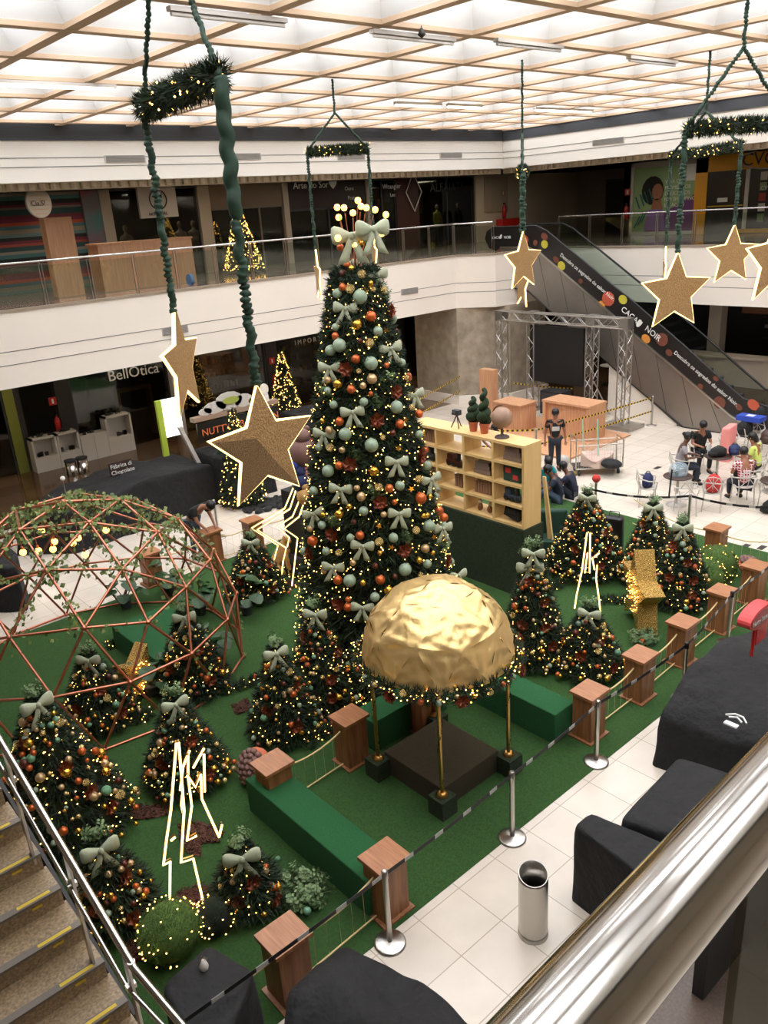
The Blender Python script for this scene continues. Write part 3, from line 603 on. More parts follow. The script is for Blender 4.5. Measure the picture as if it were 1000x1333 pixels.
dsl = (low_[8] - low_[4]).normalized(); usl = Vector((0, dsl.z * -1, dsl.y)); usl = Vector((0, -abs(dsl.z), 0)) + Vector((0, 0, abs(dsl.y))); usl = Vector((-1, 0, 0)).cross(dsl)
if usl.z < 0: usl = -usl
def etext(s, px, py, size, m): text(s, OX(px, py, XE - .03), dsl, usl, size, m, t)
etext('Descubra os segredos do sabor Noir.', 729, 333, .17, M['white_e']); etext('CACAU', 808, 404, .26, M['white_e']); etext('NOIR', 839, 429, .26, M['white_e'])
etext('Descubra os segredos do sabor Noir.', 877, 460, .17, M['white_e'])
text('CACAU   NOIR', OX(641, 311, XE - .03), (0, -1, 0), (0, 0, 1), .13, M['white_e'], t)
for px, py, s in ((832, 421, .09), (652, 308, .06)):
    c = OX(px, py, XE - .03)
    MB().add([loc(c + dsl * s * math.cos(a) * .9 + usl * s * 1.5 * math.sin(a)) for a in [k * .5236 for k in range(12)]], [tuple(range(12))]).tube([loc(c + usl * 1.4 * s), loc(c - usl * 1.4 * s)], .008, 4).obj('cocoa_pod_emblem', M['white_e'], t)
ink = dict(o=mat('macaron_print', (186, 84, 58), .5), y=mat('lemon_print', (190, 180, 60), .5), b=mat('cocoa_print', (110, 62, 46), .5), a=mat('apricot_print', (214, 140, 60), .5))
for px, py, r_, c_ in ((684, 311, .16, 'o'), (709, 308, .16, 'b'), (709, 318, .15, 'y'), (697, 316, .1, 'b'), (724, 338, .14, 'b'), (731, 346, .17, 'y'), (756, 366, .1, 'b'), (792, 389, .25, 'o'), (784, 396, .14, 'a'), (811, 390, .17, 'y'), (841, 441, .17, 'a'), (862, 442, .22, 'b'), (871, 459, .13, 'b'), (937, 524, .2, 'b'), (962, 530, .12, 'b'), (981, 527, .2, 'o'), (965, 542, .1, 'b'), (912, 503, .1, 'b'), (932, 493, .1, 'b')):
    c = OX(px, py, XE - .03); k0 = ru(.7, 1); MB().add([loc(c + dsl * r_ * math.cos(a) + usl * r_ * k0 * math.sin(a)) for a in [k * .6283 for k in range(10)]], [tuple(range(10))]).obj('sweet_print', ink[c_], t)

# ================================================================== TRUSS, SCREEN, STAGE
def truss(mb, a, b, w_, fx, fy):
    a, b = Vector(a), Vector(b); fx, fy = Vector(fx) * w_ / 2, Vector(fy) * w_ / 2; c = [fx + fy, fx - fy, -fx - fy, -fx + fy]
    for k in c: mb.tube([a + k, b + k], .025, 8)
    L = (b - a).length; n = max(2, round(L / (w_ * 1.1)))
    for i in range(n):
        p, q = a + (b - a) * i / n, a + (b - a) * (i + 1) / n
        for k in range(4): mb.tube([p + (c[k] if i % 2 else c[(k + 1) % 4]), q + (c[(k + 1) % 4] if i % 2 else c[k])], .011, 5)
XT = 22.6
cols = [OX(654, 525, XT), OX(688, 525, XT), OX(763, 535, XT), OX(810, 548, XT)]
t = thing('truss_stand', 'grey aluminium lattice truss frame with flat base plate around the screen', 'truss', (XT, cols[0].y, 0))
O_ = Vector((XT, cols[0].y, 0)); ht = 3.35
for i, c_ in enumerate(cols):
    mb = MB(); y = c_.y - O_.y; truss(mb, (0 if i in (0, 3) else .25, y, .1), (0 if i in (0, 3) else .25, y, ht), .3, (1, 0, 0), (0, 1, 0)); mb.obj('lattice_column', M['alu'], t)
    MB().cbox((0 if i in (0, 3) else .25, y, ht), (.34, .34, .34)).obj('corner_block', M['alu'], t)
    MB().cbox((0 if i in (0, 3) else .25, y, .06), (.9 if i == 3 else .45, 1.1 if i == 3 else .45, .12)).obj('base_plate', M['alu'], t)
mb = MB(); truss(mb, (0, 0, ht), (0, cols[3].y - O_.y, ht), .3, (1, 0, 0), (0, 0, 1)); mb.obj('lattice_beam', M['alu'], t)
mb = MB()
for c_ in cols[1:3]: y = c_.y - O_.y; mb.tube([(.4, y, 1.3), (.95, y - .3, .1)], .025, 6).tube([(.3, y, .1), (1.0, y - .3, .1)], .025, 6)
mb.obj('back_brace', M['alu'], t)
yA, yB = OX(690, 420, XT + .1).y, OX(760, 420, XT + .1).y
t = thing('led_screen', 'large switched-off black screen hung in the truss', 'screen', (XT + .1, yA, 1.12))
MB().box((0, 0, 0), (.12, yB - yA, 1.95)).obj('panel', M['screen'], t); MB().box((.12, -.15, .1), (.16, yB - yA + .15, 1.8)).obj('back_frame', M['dark'], t)
# stage with wooden counters
struct(MB().prism([(19.9, 17.55, 0.01), (18.65, 14.7, 0.01), (18.6, 13.5, 0.01), (21.9, 13.5, 0.01), (22.1, 18.9, 0.01), (20.6, 18.9, 0.01)], (0, 0, .04)), 'floor_5', M['woodl'])
def counter(name, p0, dx, dy, h, label, recess=True):
    t = thing(name, label, 'counter', (p0[0], p0[1], .05))
    if recess:
        MB().box((0, 0, 0), (dx, .1, h)).box((0, dy - .1, 0), (dx, dy, h)).box((.12, .1, 0), (dx, dy - .1, h)).obj('body', M['woodl'], t); MB().box((-.02, -.02, h), (dx + .02, dy + .02, h + .07)).obj('top', M['woodl'], t)
    else:
        MB().box((0, 0, 0), (dx, dy, h)).obj('body', M['woodl'], t); MB().box((-.15, -.05, h), (dx + .02, dy + .05, h + .05)).obj('top', M['woodl'], t)
    return t
counter('wooden_counter', (20.4, 14.05), .9, 1.75, 1.05, 'large beech counter with recessed front on the stage')
counter('wooden_counter', (20.2, 16.45), .7, 1.1, .85, 'smaller beech counter with overhanging top beside the speaker', False)
o = MB().box((0, 0, 0), (.3, .6, 1.75)).obj('wooden_pedestal', M['woodl'], loc=(OX(627, 548, 20.9).x, OX(642, 548, 20.9).y, .0)); tag(o, 'tall narrow beech pedestal behind the bookcase', 'pedestal')
t = thing('loudspeaker', 'black box loudspeaker under the screen behind the counter', 'speaker', (22.0, 16.3, 0.05)); MB().box((0, 0, .15), (.6, .85, .95)).obj('cabinet', M['blackm'], t); MB().box((-.012, .05, .2), (0, .8, .9)).obj('grille', M['dark'], t)
for a in (.1, .7): MB().box((.1, a, 0), (.5, a + .06, .15)).obj('foot', M['black'], t)

# ================================================================== STANCHIONS, TAPES, BELTS
def stanchion(p, label, h=.98, dark=False):
    t = thing('stanchion', label, 'queue post', (p[0], p[1], 0), 0, 'queue posts around the display')
    MB().lathe([(.17, 0), (.17, .015), (.15, .028), (.03, .045)], 24).obj('base', M['steel'], t, True)
    pl_ = MB().lathe([(.03, .03), (.03, h - .1)], 14).obj('pole', M['steel'], t, True)
    MB().lathe([(.034, h - .1), (.034, h - .01), (.02, h)], 14).obj('belt_head', M['black'] if dark else M['steel'], pl_, True); return Vector((p[0], p[1], h - .05))
sA = stanchion(G(508, 1228), 'steel queue post in front of the bottom podium, nearest the draped stall')
sB = stanchion(G(667, 1091), 'steel queue post on the white tiles, before the gold canopy')
sC = stanchion(G(776, 992), 'steel queue post beside the podium at the end of the green bench')
pD = G(878, 905); pD = (9.95, 5.05)
sD = stanchion(pD, 'steel queue post half hidden behind the largest black covered stall', dark=True)
sE = stanchion(G(947, 838), 'steel queue post next to the red sign', dark=True)
sF = stanchion(G(895, 697), 'steel queue post at the far carpet edge before the cafe chairs')
sG = stanchion(G(698, 600), 'steel queue post beside the wire trolley at the stage corner')
sH = stanchion((23.35, G(855, 551).y), 'steel queue post against the wall under the escalator')
sI = stanchion(G(285, 700), 'queue post behind the copper dome, right of the bending man')
sJ = stanchion(G(418, 565) if False else (13.4, 17.4), 'queue post standing behind the tall tree')
def ribbon(name, a, b, label, m, w_=.05, sag=.03, cat='barrier tape', group=None):
    a, b = Vector(a), Vector(b); L = (b - a).length; d = (b - a) / L; n = max(4, int(L / .3)); mb = MB(); V = []; F = []
    t_ = Vector((-d.y, d.x, 0)).normalized() * .002
    for i in range(n + 1):
        s = i / n; z = -4 * sag * s * (1 - s)
        for k in (-1, 1):
            for j in (-1, 1): V.append(((s * L), k * .002, z + j * w_ / 2))
    for i in range(n): q = i * 4; F += [(q, q + 4, q + 5, q + 1), (q + 2, q + 3, q + 7, q + 6), (q + 1, q + 5, q + 7, q + 3), (q, q + 2, q + 6, q + 4)]
    mb.add(V, F); o = mb.obj(name, m); 
    x = d; y = Vector((-d.y, d.x, 0)).normalized(); z = x.cross(y)
    o.matrix_world = Matrix.Translation(a) @ Matrix((x, y, z)).transposed().to_4x4()
    return tag(o, label, cat, group)
gr = 'printed black queue belts'
ribbon('queue_belt', (1.2, 5.0, .93), sA, 'printed black belt in front of the bottom podiums, ending at the first queue post', M['beltp'], group=gr, cat='belt')
ribbon('queue_belt', sA, sB, 'printed black belt across the turf before the gold canopy, near half', M['beltp'], group=gr, cat='belt')
ribbon('queue_belt', sB, sC, 'printed black belt across the turf before the gold canopy, far half', M['beltp'], group=gr, cat='belt')
ribbon('queue_belt', sC, sD, 'printed black belt past the podium at the bench end', M['beltp'], group=gr, cat='belt')
ribbon('queue_belt', sD, sE, 'printed black belt behind the largest covered stall', M['beltp'], group=gr, cat='belt')
ribbon('queue_belt', sE, (14.9, 5.5, .85), 'printed black belt from the red sign to the last podium', M['beltp'], group=gr, cat='belt')
ribbon('queue_belt', sF, G(770, 637, .93), 'printed black belt before the cafe chairs, on the bookcase side', M['beltp'], sag=.1, group=gr, cat='belt')
ribbon('queue_belt', sF, G(1030, 660, .8), 'printed black belt before the cafe chairs, running out of the picture', M['beltp'], sag=.1, group=gr, cat='belt')
gt = 'yellow and black hazard tapes round the stage'
q0 = Vector((21.9, 20.6, .9))
ribbon('hazard_tape', sG, sH, 'yellow and black tape from the trolley post to the escalator wall, upper', M['tape'], group=gt)
ribbon('hazard_tape', sG - Vector((0, 0, .45)), sH - Vector((0, 0, .45)), 'yellow and black tape from the trolley post to the escalator wall, lower', M['tape'], group=gt)
ribbon('hazard_tape', sG, (15.2, 18.6, .85), 'yellow and black tape behind the bookcase, upper', M['tape'], group=gt)
ribbon('hazard_tape', sG - Vector((0, 0, .45)), (15.2, 18.6, .35), 'yellow and black tape behind the bookcase, lower', M['tape'], group=gt)
ribbon('hazard_tape', (15.2, 18.6, .9), (22.0, 20.9, 1.1), 'yellow and black tape towards the stone column, upper', M['tape'], group=gt)
ribbon('hazard_tape', (15.2, 18.6, .45), (22.0, 20.9, .55), 'yellow and black tape towards the stone column, lower', M['tape'], group=gt)
ribbon('hazard_tape', (22.8, 19.0, .9), (23.2, 16.6, .9), 'yellow and black tape under the screen', M['tape'], group=gt)

# ================================================================== PODIUMS AND ROPES
def podium(x, y, label, rz=0):
    t = thing('podium', label, 'podium', (x, y, 0), rz, 'walnut podiums of the rope fence')
    MB().box((-.22, -.2, 0), (.22, .2, .035)).obj('plinth', M['wood'], t); MB().box((-.175, -.155, .035), (.175, .155, .71)).obj('body', M['wood'], t)
    MB().box((-.215, -.19, .71), (.215, .19, .755)).obj('top', M['woodt'], t); return Vector((x, y, .64))
def gp(px, py): p = G(px, py, .75); return p.x, p.y
pods = [podium(*gp(369, 1216), 'walnut podium crossed by the printed belt, at the bottom beside the draped stall'), podium(*gp(500, 1114), 'walnut podium at the near end of the long green bench, behind a queue post'),
        podium(*gp(768, 898), 'walnut podium at the end of the far green bench'), podium(*gp(834, 851), 'walnut podium in the row behind the largest covered stall, next after the bench'),
        podium(*gp(889, 808), 'walnut podium in the row directly above the covered stall'), podium(*gp(941, 768), 'walnut podium behind the queue post by the red sign'), podium(*gp(984, 735), 'walnut podium at the corner beside the brown shell ornament')]
podi = [podium(*gp(354, 992), 'walnut podium at the back end of the long green bench beside the round shell ornament'), podium(*gp(454, 931), 'walnut podium left of the gold canopy posts'), podium(*gp(549, 890), 'walnut podium hidden behind the gold canopy')]
podf = [podium(*gp(934, 686), 'lone walnut podium at the far edge of the turf above the round bushes'),]
podb = [podium(*gp(273, 690), 'walnut podium under the bending man\'s hand'), podium(*gp(327, 676), 'walnut podium behind the small tree by the reindeer legs'), podium(*gp(392, 656), 'walnut podium behind the zigzag light reindeer'), podium(*gp(193, 718), 'walnut podium seen through the copper dome')]
def rope(a, b, label, zt=.0, sag=.14, r=.013):
    a, b = Vector(a), Vector(b); t = thing('rope_barrier', label, 'rope', (a.x, a.y, 0), 0, 'natural rope barriers between podiums')
    d = b - a; d.z = 0; P = [d * s + Vector((0, 0, a.z - 4 * sag * s * (1 - s))) for s in [k / 10 for k in range(11)]]
    MB().tube(P, r, 6).obj('top_rope', M['rope'], t, True); MB().tube([Vector((0, 0, .05)), d + Vector((0, 0, .05))], .01, 6).obj('bottom_rope', M['rope'], t)
    n = max(3, int(d.length / .16)); mb = MB()
    for k in range(1, n): s = k / n; mb.tube([d * s + Vector((0, 0, .05)), d * s + Vector((0, 0, a.z - 4 * sag * s * (1 - s)))], .0025, 3, caps=False)
    mb.obj('thin_uprights', M['rope'], t)
for (a, b, l) in ((pods[0], pods[1], 'rope between the two bottom podiums'), (pods[2], pods[3], 'rope leaving the podium at the far bench end'), (pods[3], pods[4], 'rope between the second and third podium behind the covered stall'),
                  (pods[4], pods[5], 'rope ending at the podium by the red sign'), (pods[5], pods[6], 'rope ending at the corner podium'), (podi[0], podi[1], 'rope from the shell ornament podium to the canopy podium'), (podf[0], Vector((15.4, 5.9, .64)), 'rope from the lone far podium to the corner'),
                  (podb[0], podb[1], 'rope behind the copper dome by the bending man'), (podb[1], podb[2], 'rope behind the light reindeer'), (podf[0], Vector((15.5, 9.4, .64)), 'rope behind the two right-hand trees at the far carpet edge'), (podb[3], podb[0], 'rope seen through the copper dome')): rope(a, b, l)
o = MB().tube([(0, 0, .55), (-1.6, .1, .35), (-2.2, .1, .2)], .012, 6).obj('rope_end', M['rope'], loc=(pods[0].x, pods[0].y, 0)); tag(o, 'rope running from the bottom podium under the black drape', 'rope')

# ================================================================== GREEN BENCHES, PLINTH, HEDGE, BOOKCASE
def turfbox(name, a, b, h, label, m='turfwall', cat='bench'):
    cx, cy = (a[0] + b[0]) / 2, (a[1] + b[1]) / 2
    o = MB().box((a[0] - cx, a[1] - cy, 0), (b[0] - cx, b[1] - cy, h)).obj(name, M[m], loc=(cx, cy, 0)); bv = o.modifiers.new('b', 'BEVEL'); bv.width = .015; bv.segments = 2
    return tag(o, label, cat)
turfbox('turf_bench', (3.98, 5.35), (4.45, 7.75), .5, 'long box bench covered in green turf between two podiums')
turfbox('turf_bench', (7.75, 5.75), (8.2, 7.5), .5, 'green turf covered bench right of the gold canopy')
turfbox('turf_bench', (5.9, 7.45), (7.35, 7.9), .5, 'dark green turf bench behind the left canopy post')
turfbox('mossy_plinth', (5.72, 5.95), (6.8, 7.05), .34, 'low brown-green mossy square plinth under the gold canopy', 'turfdark', 'plinth')
turfbox('hedge_wall', (10.95, 8.9), (11.55, 12.6), 1.42, 'dark artificial hedge wall carrying the bookcase', 'hedge', 'hedge')
turfbox('turf_bench', (4.6, 11.3), (5.7, 13.2), .45, 'dark green turf box inside the copper dome')
BX, BY, BZ = 11.0, 8.93, 1.42; BH = 1.62; BD = .5; BW = 3.0
t = thing('bookcase', 'pale plywood cube bookcase standing on the hedge wall', 'bookcase', (BX, BY, BZ)); th = .05
MB().box((0, 0, BH - th), (BD, BW, BH)).obj('top', M['pine'], t); MB().box((0, 0, 0), (BD, BW, th)).obj('base_board', M['pine'], t)
for k in range(5): y = min(BW - th, k * BW / 4 - (th / 2 if k else 0)); MB().box((0, y, th), (BD, y + th, BH - th)).obj('side' if k in (0, 4) else 'divider', M['pine'], t)
for k in range(1, 4):
    z = k * BH / 4
    for j in range(4): MB().box((.0, j * BW / 4 + th / 2, z - th / 2), (BD, (j + 1) * BW / 4 - th / 2, z + th / 2)).obj('shelf', M['pine'], t)
def cell(c, r): return (BX, BY + c * BW / 4 + .07, BZ + (r * BH / 4 + th / 2 + .01 if r else th + .005))
def book(x, y, z, d, label, m, g):
    t = thing('book', label, 'book', (x, y, z), 0, g); MB().box((0, 0, 0), d).obj('cover', M[m], t); MB().box((.01, .006 if d[1] < d[2] else -.0, .01), (d[0] - .004, d[1] - .006, d[2] + .001)).obj('pages', M['palegrey'], t)
rown = ('bottom', 'second', 'third', 'top')
for c_, r_, n in ((3, 3, 5), (2, 3, 0), (1, 1, 6), (3, 1, 4), (2, 1, 3)):
    x, y, z = cell(c_, r_)
    for k in range(n):
        book(x + .12, y + .1 + k * .07, z, (.2, .055, ru(.22, .3)), 'old brown book, %s of the upright row, %s shelf row, %s column' % (('first', 'second', 'third', 'fourth', 'fifth', 'last')[k], rown[r_], ('far right', 'middle right', 'middle left', 'far left')[c_]), 'book', 'upright books in the bookcase')
for c_, r_, n, lab in ((0, 3, 3, 'thick pale book stacked in the cell under the globe'), (1, 2, 3, 'grey book stacked flat in the middle of the bookcase')):
    x, y, z = cell(c_, r_)
    for k in range(n): book(x + .1, y + .08 + .02 * k, z + k * .085, (.24, .42 - .04 * k, .08), lab + (', lowest', ', middle', ', uppermost')[k], 'book2', 'stacked books in the bookcase')
x, y, z = cell(0, 2); t = thing('patterned_tin', 'square green and red patterned box in the bookcase end column', 'box', (x + .1, y + .1, z)); MB().box((0, 0, 0), (.25, .4, .3)).obj('body', M['green'], t); MB().box((-.008, .05, .05), (0, .17, .14)).box((-.008, .22, .16), (0, .35, .26)).obj('red_squares', M['redd'], t)
def toycar(c, r, m, lab):
    x, y, z = cell(c, r); t = thing('toy_train', lab, 'toy', (x + .2, y + .12, z)); MB().box((-.08, 0, .05), (.08, .4, .12)).box((-.07, .24, .12), (.07, .38, .24)).obj('body', M[m], t); MB().lathe([(.045, 0), (.045, .2)], 10, (0, .12, .12)).obj('boiler', M['dark'], t)
    for a in (.06, .2, .34): MB().lathe([(.05, -.09), (.05, .09)], 12, (0, a, .05), 'x').obj('wheel', M['black'], t)
toycar(0, 1, 'denim', 'blue-grey toy engine in the bookcase end column'); toycar(3, 2, 'dark', 'dark toy truck in the second row of the bookcase, behind the tree side'); toycar(2, 2, 'maroon', 'small maroon toy train in the bookcase')
x, y, z = cell(0, 0); t = thing('dark_lantern', 'black slanting crate in the bottom end cell of the bookcase', 'crate', (x + .2, y + .3, z)); MB().obox((0, 0, .15), (0, 1, .25), (1, 0, 0), (0, -.25, 1), (.36, .22, .2)).obj('box', M['blackm'], t); MB().cbox((-.12, 0, .2), (.01, .2, .1)).obj('label_plate', M['dgrey'], t)
x, y, z = cell(1, 0)
for k in range(2): t = thing('wooden_toy', 'small brown and white figurine in the bottom row of the bookcase' + (' , left' if k else ', right'), 'figurine', (x + .15, y + .15 + .25 * k, z)); MB().ball((0, 0, .08), .06, sc_=(1, 1, 1.3)).obj('body', M['wood'], t, True); MB().ball((0, 0, .2), .045).obj('head', M['tee_white'], t, True)
x, y, z = cell(3, 0); t = thing('small_plant', 'tiny green plant in the bottom row of the bookcase beside the tree', 'plant', (x + .15, y + .3, z)); MB().lathe([(.06, 0), (.08, .1), (.06, .1)], 10).obj('pot', M['terracotta'], t)
mb = MB()
for k in range(30): a = ru(0, 6.28); mb.octa((.07 * math.cos(a), .07 * math.sin(a), ru(.1, .2)), .03)
mb.obj('leaves', M['bigleaf'], t)
# on top of the bookcase
zt = BZ + BH
def topy(px): return OX(px, 590, BX + .2).y
def spiral(px, h, lab):
    t = thing('topiary_plant', lab, 'potted plant', (BX + .25, topy(px), zt), 0, 'spiral topiaries on the bookcase'); MB().lathe([(.07, 0), (.09, .16), (.1, .16), (.1, .19), (.06, .19)], 16).obj('pot', M['terracotta'], t)
    MB().lathe([(.02, .15), (.02, .3)], 8).obj('stem', M['wood'], t)
    mb = MB(); n = 26
    for k in range(n): s = k / n; a = s * 6.28 * 3.2; r = .11 * (1 - s * .6); mb.ball((r * .5 * math.cos(a), r * .5 * math.sin(a), .24 + s * h), r * .95, 9, 6)
    o = mb.obj('foliage', mat('topiary_green', (44, 66, 34), .9, rgb2=(24, 40, 20), vscale=40, bump=1, bscale=80), t, True)
spiral(615, .42, 'shorter spiral topiary in a terracotta pot on the bookcase'); spiral(629, .62, 'taller spiral topiary in a terracotta pot on the bookcase')
t = thing('globe', 'old parchment globe on a dark stand on the bookcase', 'globe', (BX + .22, topy(653), zt)); MB().ball((0, 0, .38), .2, 20, 14).obj('sphere', mat('parchment', (160, 128, 106), .6, var=.25, vscale=9), t, True)
MB().lathe([(.14, 0), (.13, .03), (.03, .05), (.02, .17)], 16).obj('stand', M['brown'], t, True); MB().tube([(0, .23 * math.cos(a), .38 + .23 * math.sin(a)) for a in [k * .26 - 1.57 for k in range(13)]], .012, 6).obj('meridian', M['brown'], t)
t = thing('tripod_camera', 'miniature camera on a tripod at the tree end of the bookcase top', 'ornament', (BX + .25, topy(594), zt))
for a in (0, 2.1, 4.2): MB().tube([(0, 0, .26), (.12 * math.cos(a), .12 * math.sin(a), 0)], .012, 6).obj('leg', M['brown'], t)
MB().cbox((0, 0, .31), (.1, .16, .1)).lathe([(.03, -.12), (.03, -.04)], 10, (0, 0, .31), 'x').obj('camera_body', M['dark'], t)
o = MB().tube([(0, 0, 0), (.1, .35, 1.75)], .03, 4).tube([(0, .1, 0), (.1, .38, 1.75)], .03, 4).obj('leaning_plank', M['pine'], loc=(G(722, 728).x, G(722, 728).y, 0)); tag(o, 'yellow plank leaning against the bookcase end', 'plank')
o['label'] = 'pale plank prop leaning against the bookcase end'

# ================================================================== FIR TREES
def sprig(mb, p, d, L, wd):
    d = d.normalized(); a = d.cross(Vector((0, 0, 1))); a = (a if a.length > .1 else Vector((1, 0, 0))).normalized(); b = d.cross(a)
    for k in range(4):
        an = k * 1.57 + rnd(); s = a * math.cos(an) + b * math.sin(an)
        q = p + d * L * ru(.2, .5); e = q + (d * .75 + s * .8) * L * ru(.5, .8); sd = s.cross(d) * wd
        mb.add([q - sd, q + sd, e], [(0, 1, 2)])
    sd = a * wd * 1.2; mb.add([p - sd, p + sd, p + d * L * 1.1], [(0, 1, 2)])
def crown(h, r0, n, L, seed, wd=.012, z0=.12):
    st = random.getstate(); random.seed(seed); mb = MB()
    for k in range(n):
        s = 1 - (1 - rnd()) ** .5 if False else rnd() ** 1.35; z = z0 + s * (h - z0); r = r0 * (1 - s) ** .92 + .03
        r *= 1 + .08 * math.sin(z * 22); a = ru(0, 6.283); p = Vector((r * .84 * math.cos(a), r * .84 * math.sin(a), z)); d = Vector((math.cos(a), math.sin(a), ru(-.5, .35)))
        sprig(mb, p, d, L * ru(.7, 1.2) * (1 - .4 * s), wd)
    random.setstate(st); return mb
def core(h, r0, z0=.1):
    return MB().lathe([(r0 * .55, z0), (r0 * .86, z0 + .03)] + [(max(.02, (r0 * (1 - s) ** .92 + .03) * .86), z0 + s * (h - z0)) for s in (.1, .25, .4, .55, .7, .85, 1)], 20)
def surf_r(h, r0, z, z0=.12): s = max(0, min(1, (z - z0) / (h - z0))); return r0 * (1 - s) ** .92 + .03
def lights_mesh(h, r0, n, size, seed, k=1.0):
    st = random.getstate(); random.seed(seed); mb = MB()
    for i in range(n):
        s = rnd() ** 1.3 * .97; z = .15 + s * (h - .15); r = surf_r(h, r0, z) * ru(.92, 1.08); a = i * 2.39996; mb.octa((r * math.cos(a), r * math.sin(a), z), size * ru(.7, 1.2))
    random.setstate(st); return mb
tree_data = {}
def fir(key, x, y, h, r0, label, n=1400, L=.17, lights=150, seed=1, group=None, wd=.011, lsize=.011, z=0):
    t = thing('christmas_tree', label, 'christmas tree', (x, y, z), 0, group)
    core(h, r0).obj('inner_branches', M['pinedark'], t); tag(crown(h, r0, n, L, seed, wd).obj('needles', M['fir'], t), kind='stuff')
    MB().lathe([(.04 * (1 + h / 7), 0), (.03, .3)], 8).obj('trunk', M['brown'], t)
    tag(lights_mesh(h, r0, lights, lsize, seed + 50).obj('string_lights', M['fairy'], t), kind='stuff')
    tree_data[key] = (Vector((x, y, z)), h, r0); return t
MT = (7.62, 9.25); MH = 6.45; MR = 1.42
def mt_r(z): return surf_r(MH, MR, z)
# the tall tree keeps a blunt top, like the real one
def surf_r(h, r0, z, z0=.12):
    s = max(0, min(1, (z - z0) / (h - z0)))
    if h > 5: return r0 * (1 - s) ** .8 * .84 + .16 * r0 + .04
    return r0 * (1 - s) ** .92 + .03
def crown(h, r0, n, L, seed, wd=.012, z0=.12):
    st = random.getstate(); random.seed(seed); mb = MB()
    for k in range(n):
        s = rnd() ** (1.35 if h < 5 else 1.15); z = z0 + s * (h - z0); r = surf_r(h, r0, z) * (1 + .05 * math.sin(z * 22))
        a = ru(0, 6.283); p = Vector((r * .84 * math.cos(a), r * .84 * math.sin(a), z)); d = Vector((math.cos(a), math.sin(a), ru(-.5, .35))); sprig(mb, p, d, L * ru(.7, 1.2) * (1 - .4 * s), wd)
    random.setstate(st); return mb
def core(h, r0, z0=.1):
    return MB().lathe([(r0 * .55, z0), (r0 * .86, z0 + .03)] + [(surf_r(h, r0, z0 + s * (h - z0)) * .86, z0 + s * (h - z0)) for s in (.1, .25, .4, .55, .7, .85, .97)] + [(.02, h)], 20)
fir('main', MT[0], MT[1], MH, MR, 'tall central Christmas tree with baubles, bows and a crown of globe bulbs', n=9500, L=.24, lights=2200, seed=3, wd=.015, lsize=.011)
TR = {}
def small(key, px, py, tx, ty_top, rpx, name, seed):
    p = G(px, py - 10); h = ZAT(p.x, p.y, ty_top); pm = FPX / (p - EYE).length; r = rpx / pm
    fir(key, p.x, p.y, h, r, name[0], n=int(900 + 900 * r * h), lights=int(70 + 190 * r * h), seed=seed, group='small Christmas trees on the turf'); TR[key] = name[1]
small('A', 88, 1085, 50, 905, 76, ('broad Christmas tree beside the stair handrail, the biggest of the small ones', 'broad tree by stair rail'), 11)
small('B', 150, 1200, 110, 1090, 44, ('low Christmas tree hugging the stair handrail above the boxwood ball', 'low tree hugging stair rail'), 12)
small('T3', 132, 948, 100, 850, 42, ('small Christmas tree in front of the gold sequin shape by the copper dome', 'tree before copper dome'), 13)
small('T4', 245, 1022, 218, 905, 48, ('small Christmas tree behind the standing light reindeer', 'tree behind tall light reindeer'), 14)
small('T5', 255, 905, 225, 795, 42, ('small Christmas tree inside the right side of the copper dome', 'tree inside copper dome'), 15)
small('T6', 335, 785, 306, 700, 38, ('small Christmas tree right behind the copper dome beside the sand-coloured dog', 'tree behind copper dome'), 16)
small('T7', 372, 962, 352, 840, 42, ('small Christmas tree standing alone on the turf left of the tall tree foot', 'lone tree near shell ornament'), 17)
small('T8', 422, 924, 410, 790, 48, ('small Christmas tree pressed against the foot of the tall tree', 'tree at tall tree foot'), 18)
small('T9', 694, 868, 690, 712, 41, ('slim Christmas tree right of the gold canopy with two bows', 'slim tree beside gold canopy'), 19)
small('T10', 762, 752, 762, 642, 50, ('wide Christmas tree before the green armchair', 'wide tree by green armchair'), 20)
small('T11', 765, 880, 762, 790, 42, ('small Christmas tree in front of the small light reindeer', 'tree before small light reindeer'), 21)
small('T12', 845, 765, 850, 655, 36, ('Christmas tree behind its twin by the boxwood balls', 'rear tree of right-hand pair'), 22)
small('T13', 882, 792, 879, 680, 38, ('Christmas tree of the right-hand pair, the nearer beside the boxwood balls', 'nearer tree of right-hand pair'), 23)
small('T14', 324, 1184, 320, 1100, 36, ('little Christmas tree on the turf by the green bench and the bauble wreath', 'little tree by green bench'), 24)

# baubles
BM = {}
def bauble_mesh(c, lod=0):
    if (c, lod) not in BM:
        mb = MB(); mb.lathe([(0, -1)] + [(math.sin(a), -math.cos(a)) for a in [k * math.pi / 9 for k in range(1, 9)]] + [(.16, .98), (.16, 1.1), (0, 1.1)], 14)
        BM[c, lod] = mb.mesh('bauble_' + c, M[c], True)
    return BM[c, lod]
CN = dict(sage='matte sage green', teal='satin green', gold='shiny gold', champ='champagne', orange='copper orange', maroon='dark brown', tex='crackled pale gold')
nb = [0]; LAB = {}
def bauble(p, r, c, where, group):
    o = bpy.data.objects.new('bauble', bauble_mesh(c)); C.objects.link(o); o.location = p; o.scale = (r, r, r); o.rotation_euler = (ru(-.5, .5), ru(-.5, .5), 0)
    sz = 'large ' if r > .06 else 'small ' if r < .036 else ''
    tag(o, '%s%s bauble %s' % (sz, CN[c], where), 'bauble', group); nb[0] += 1; return o
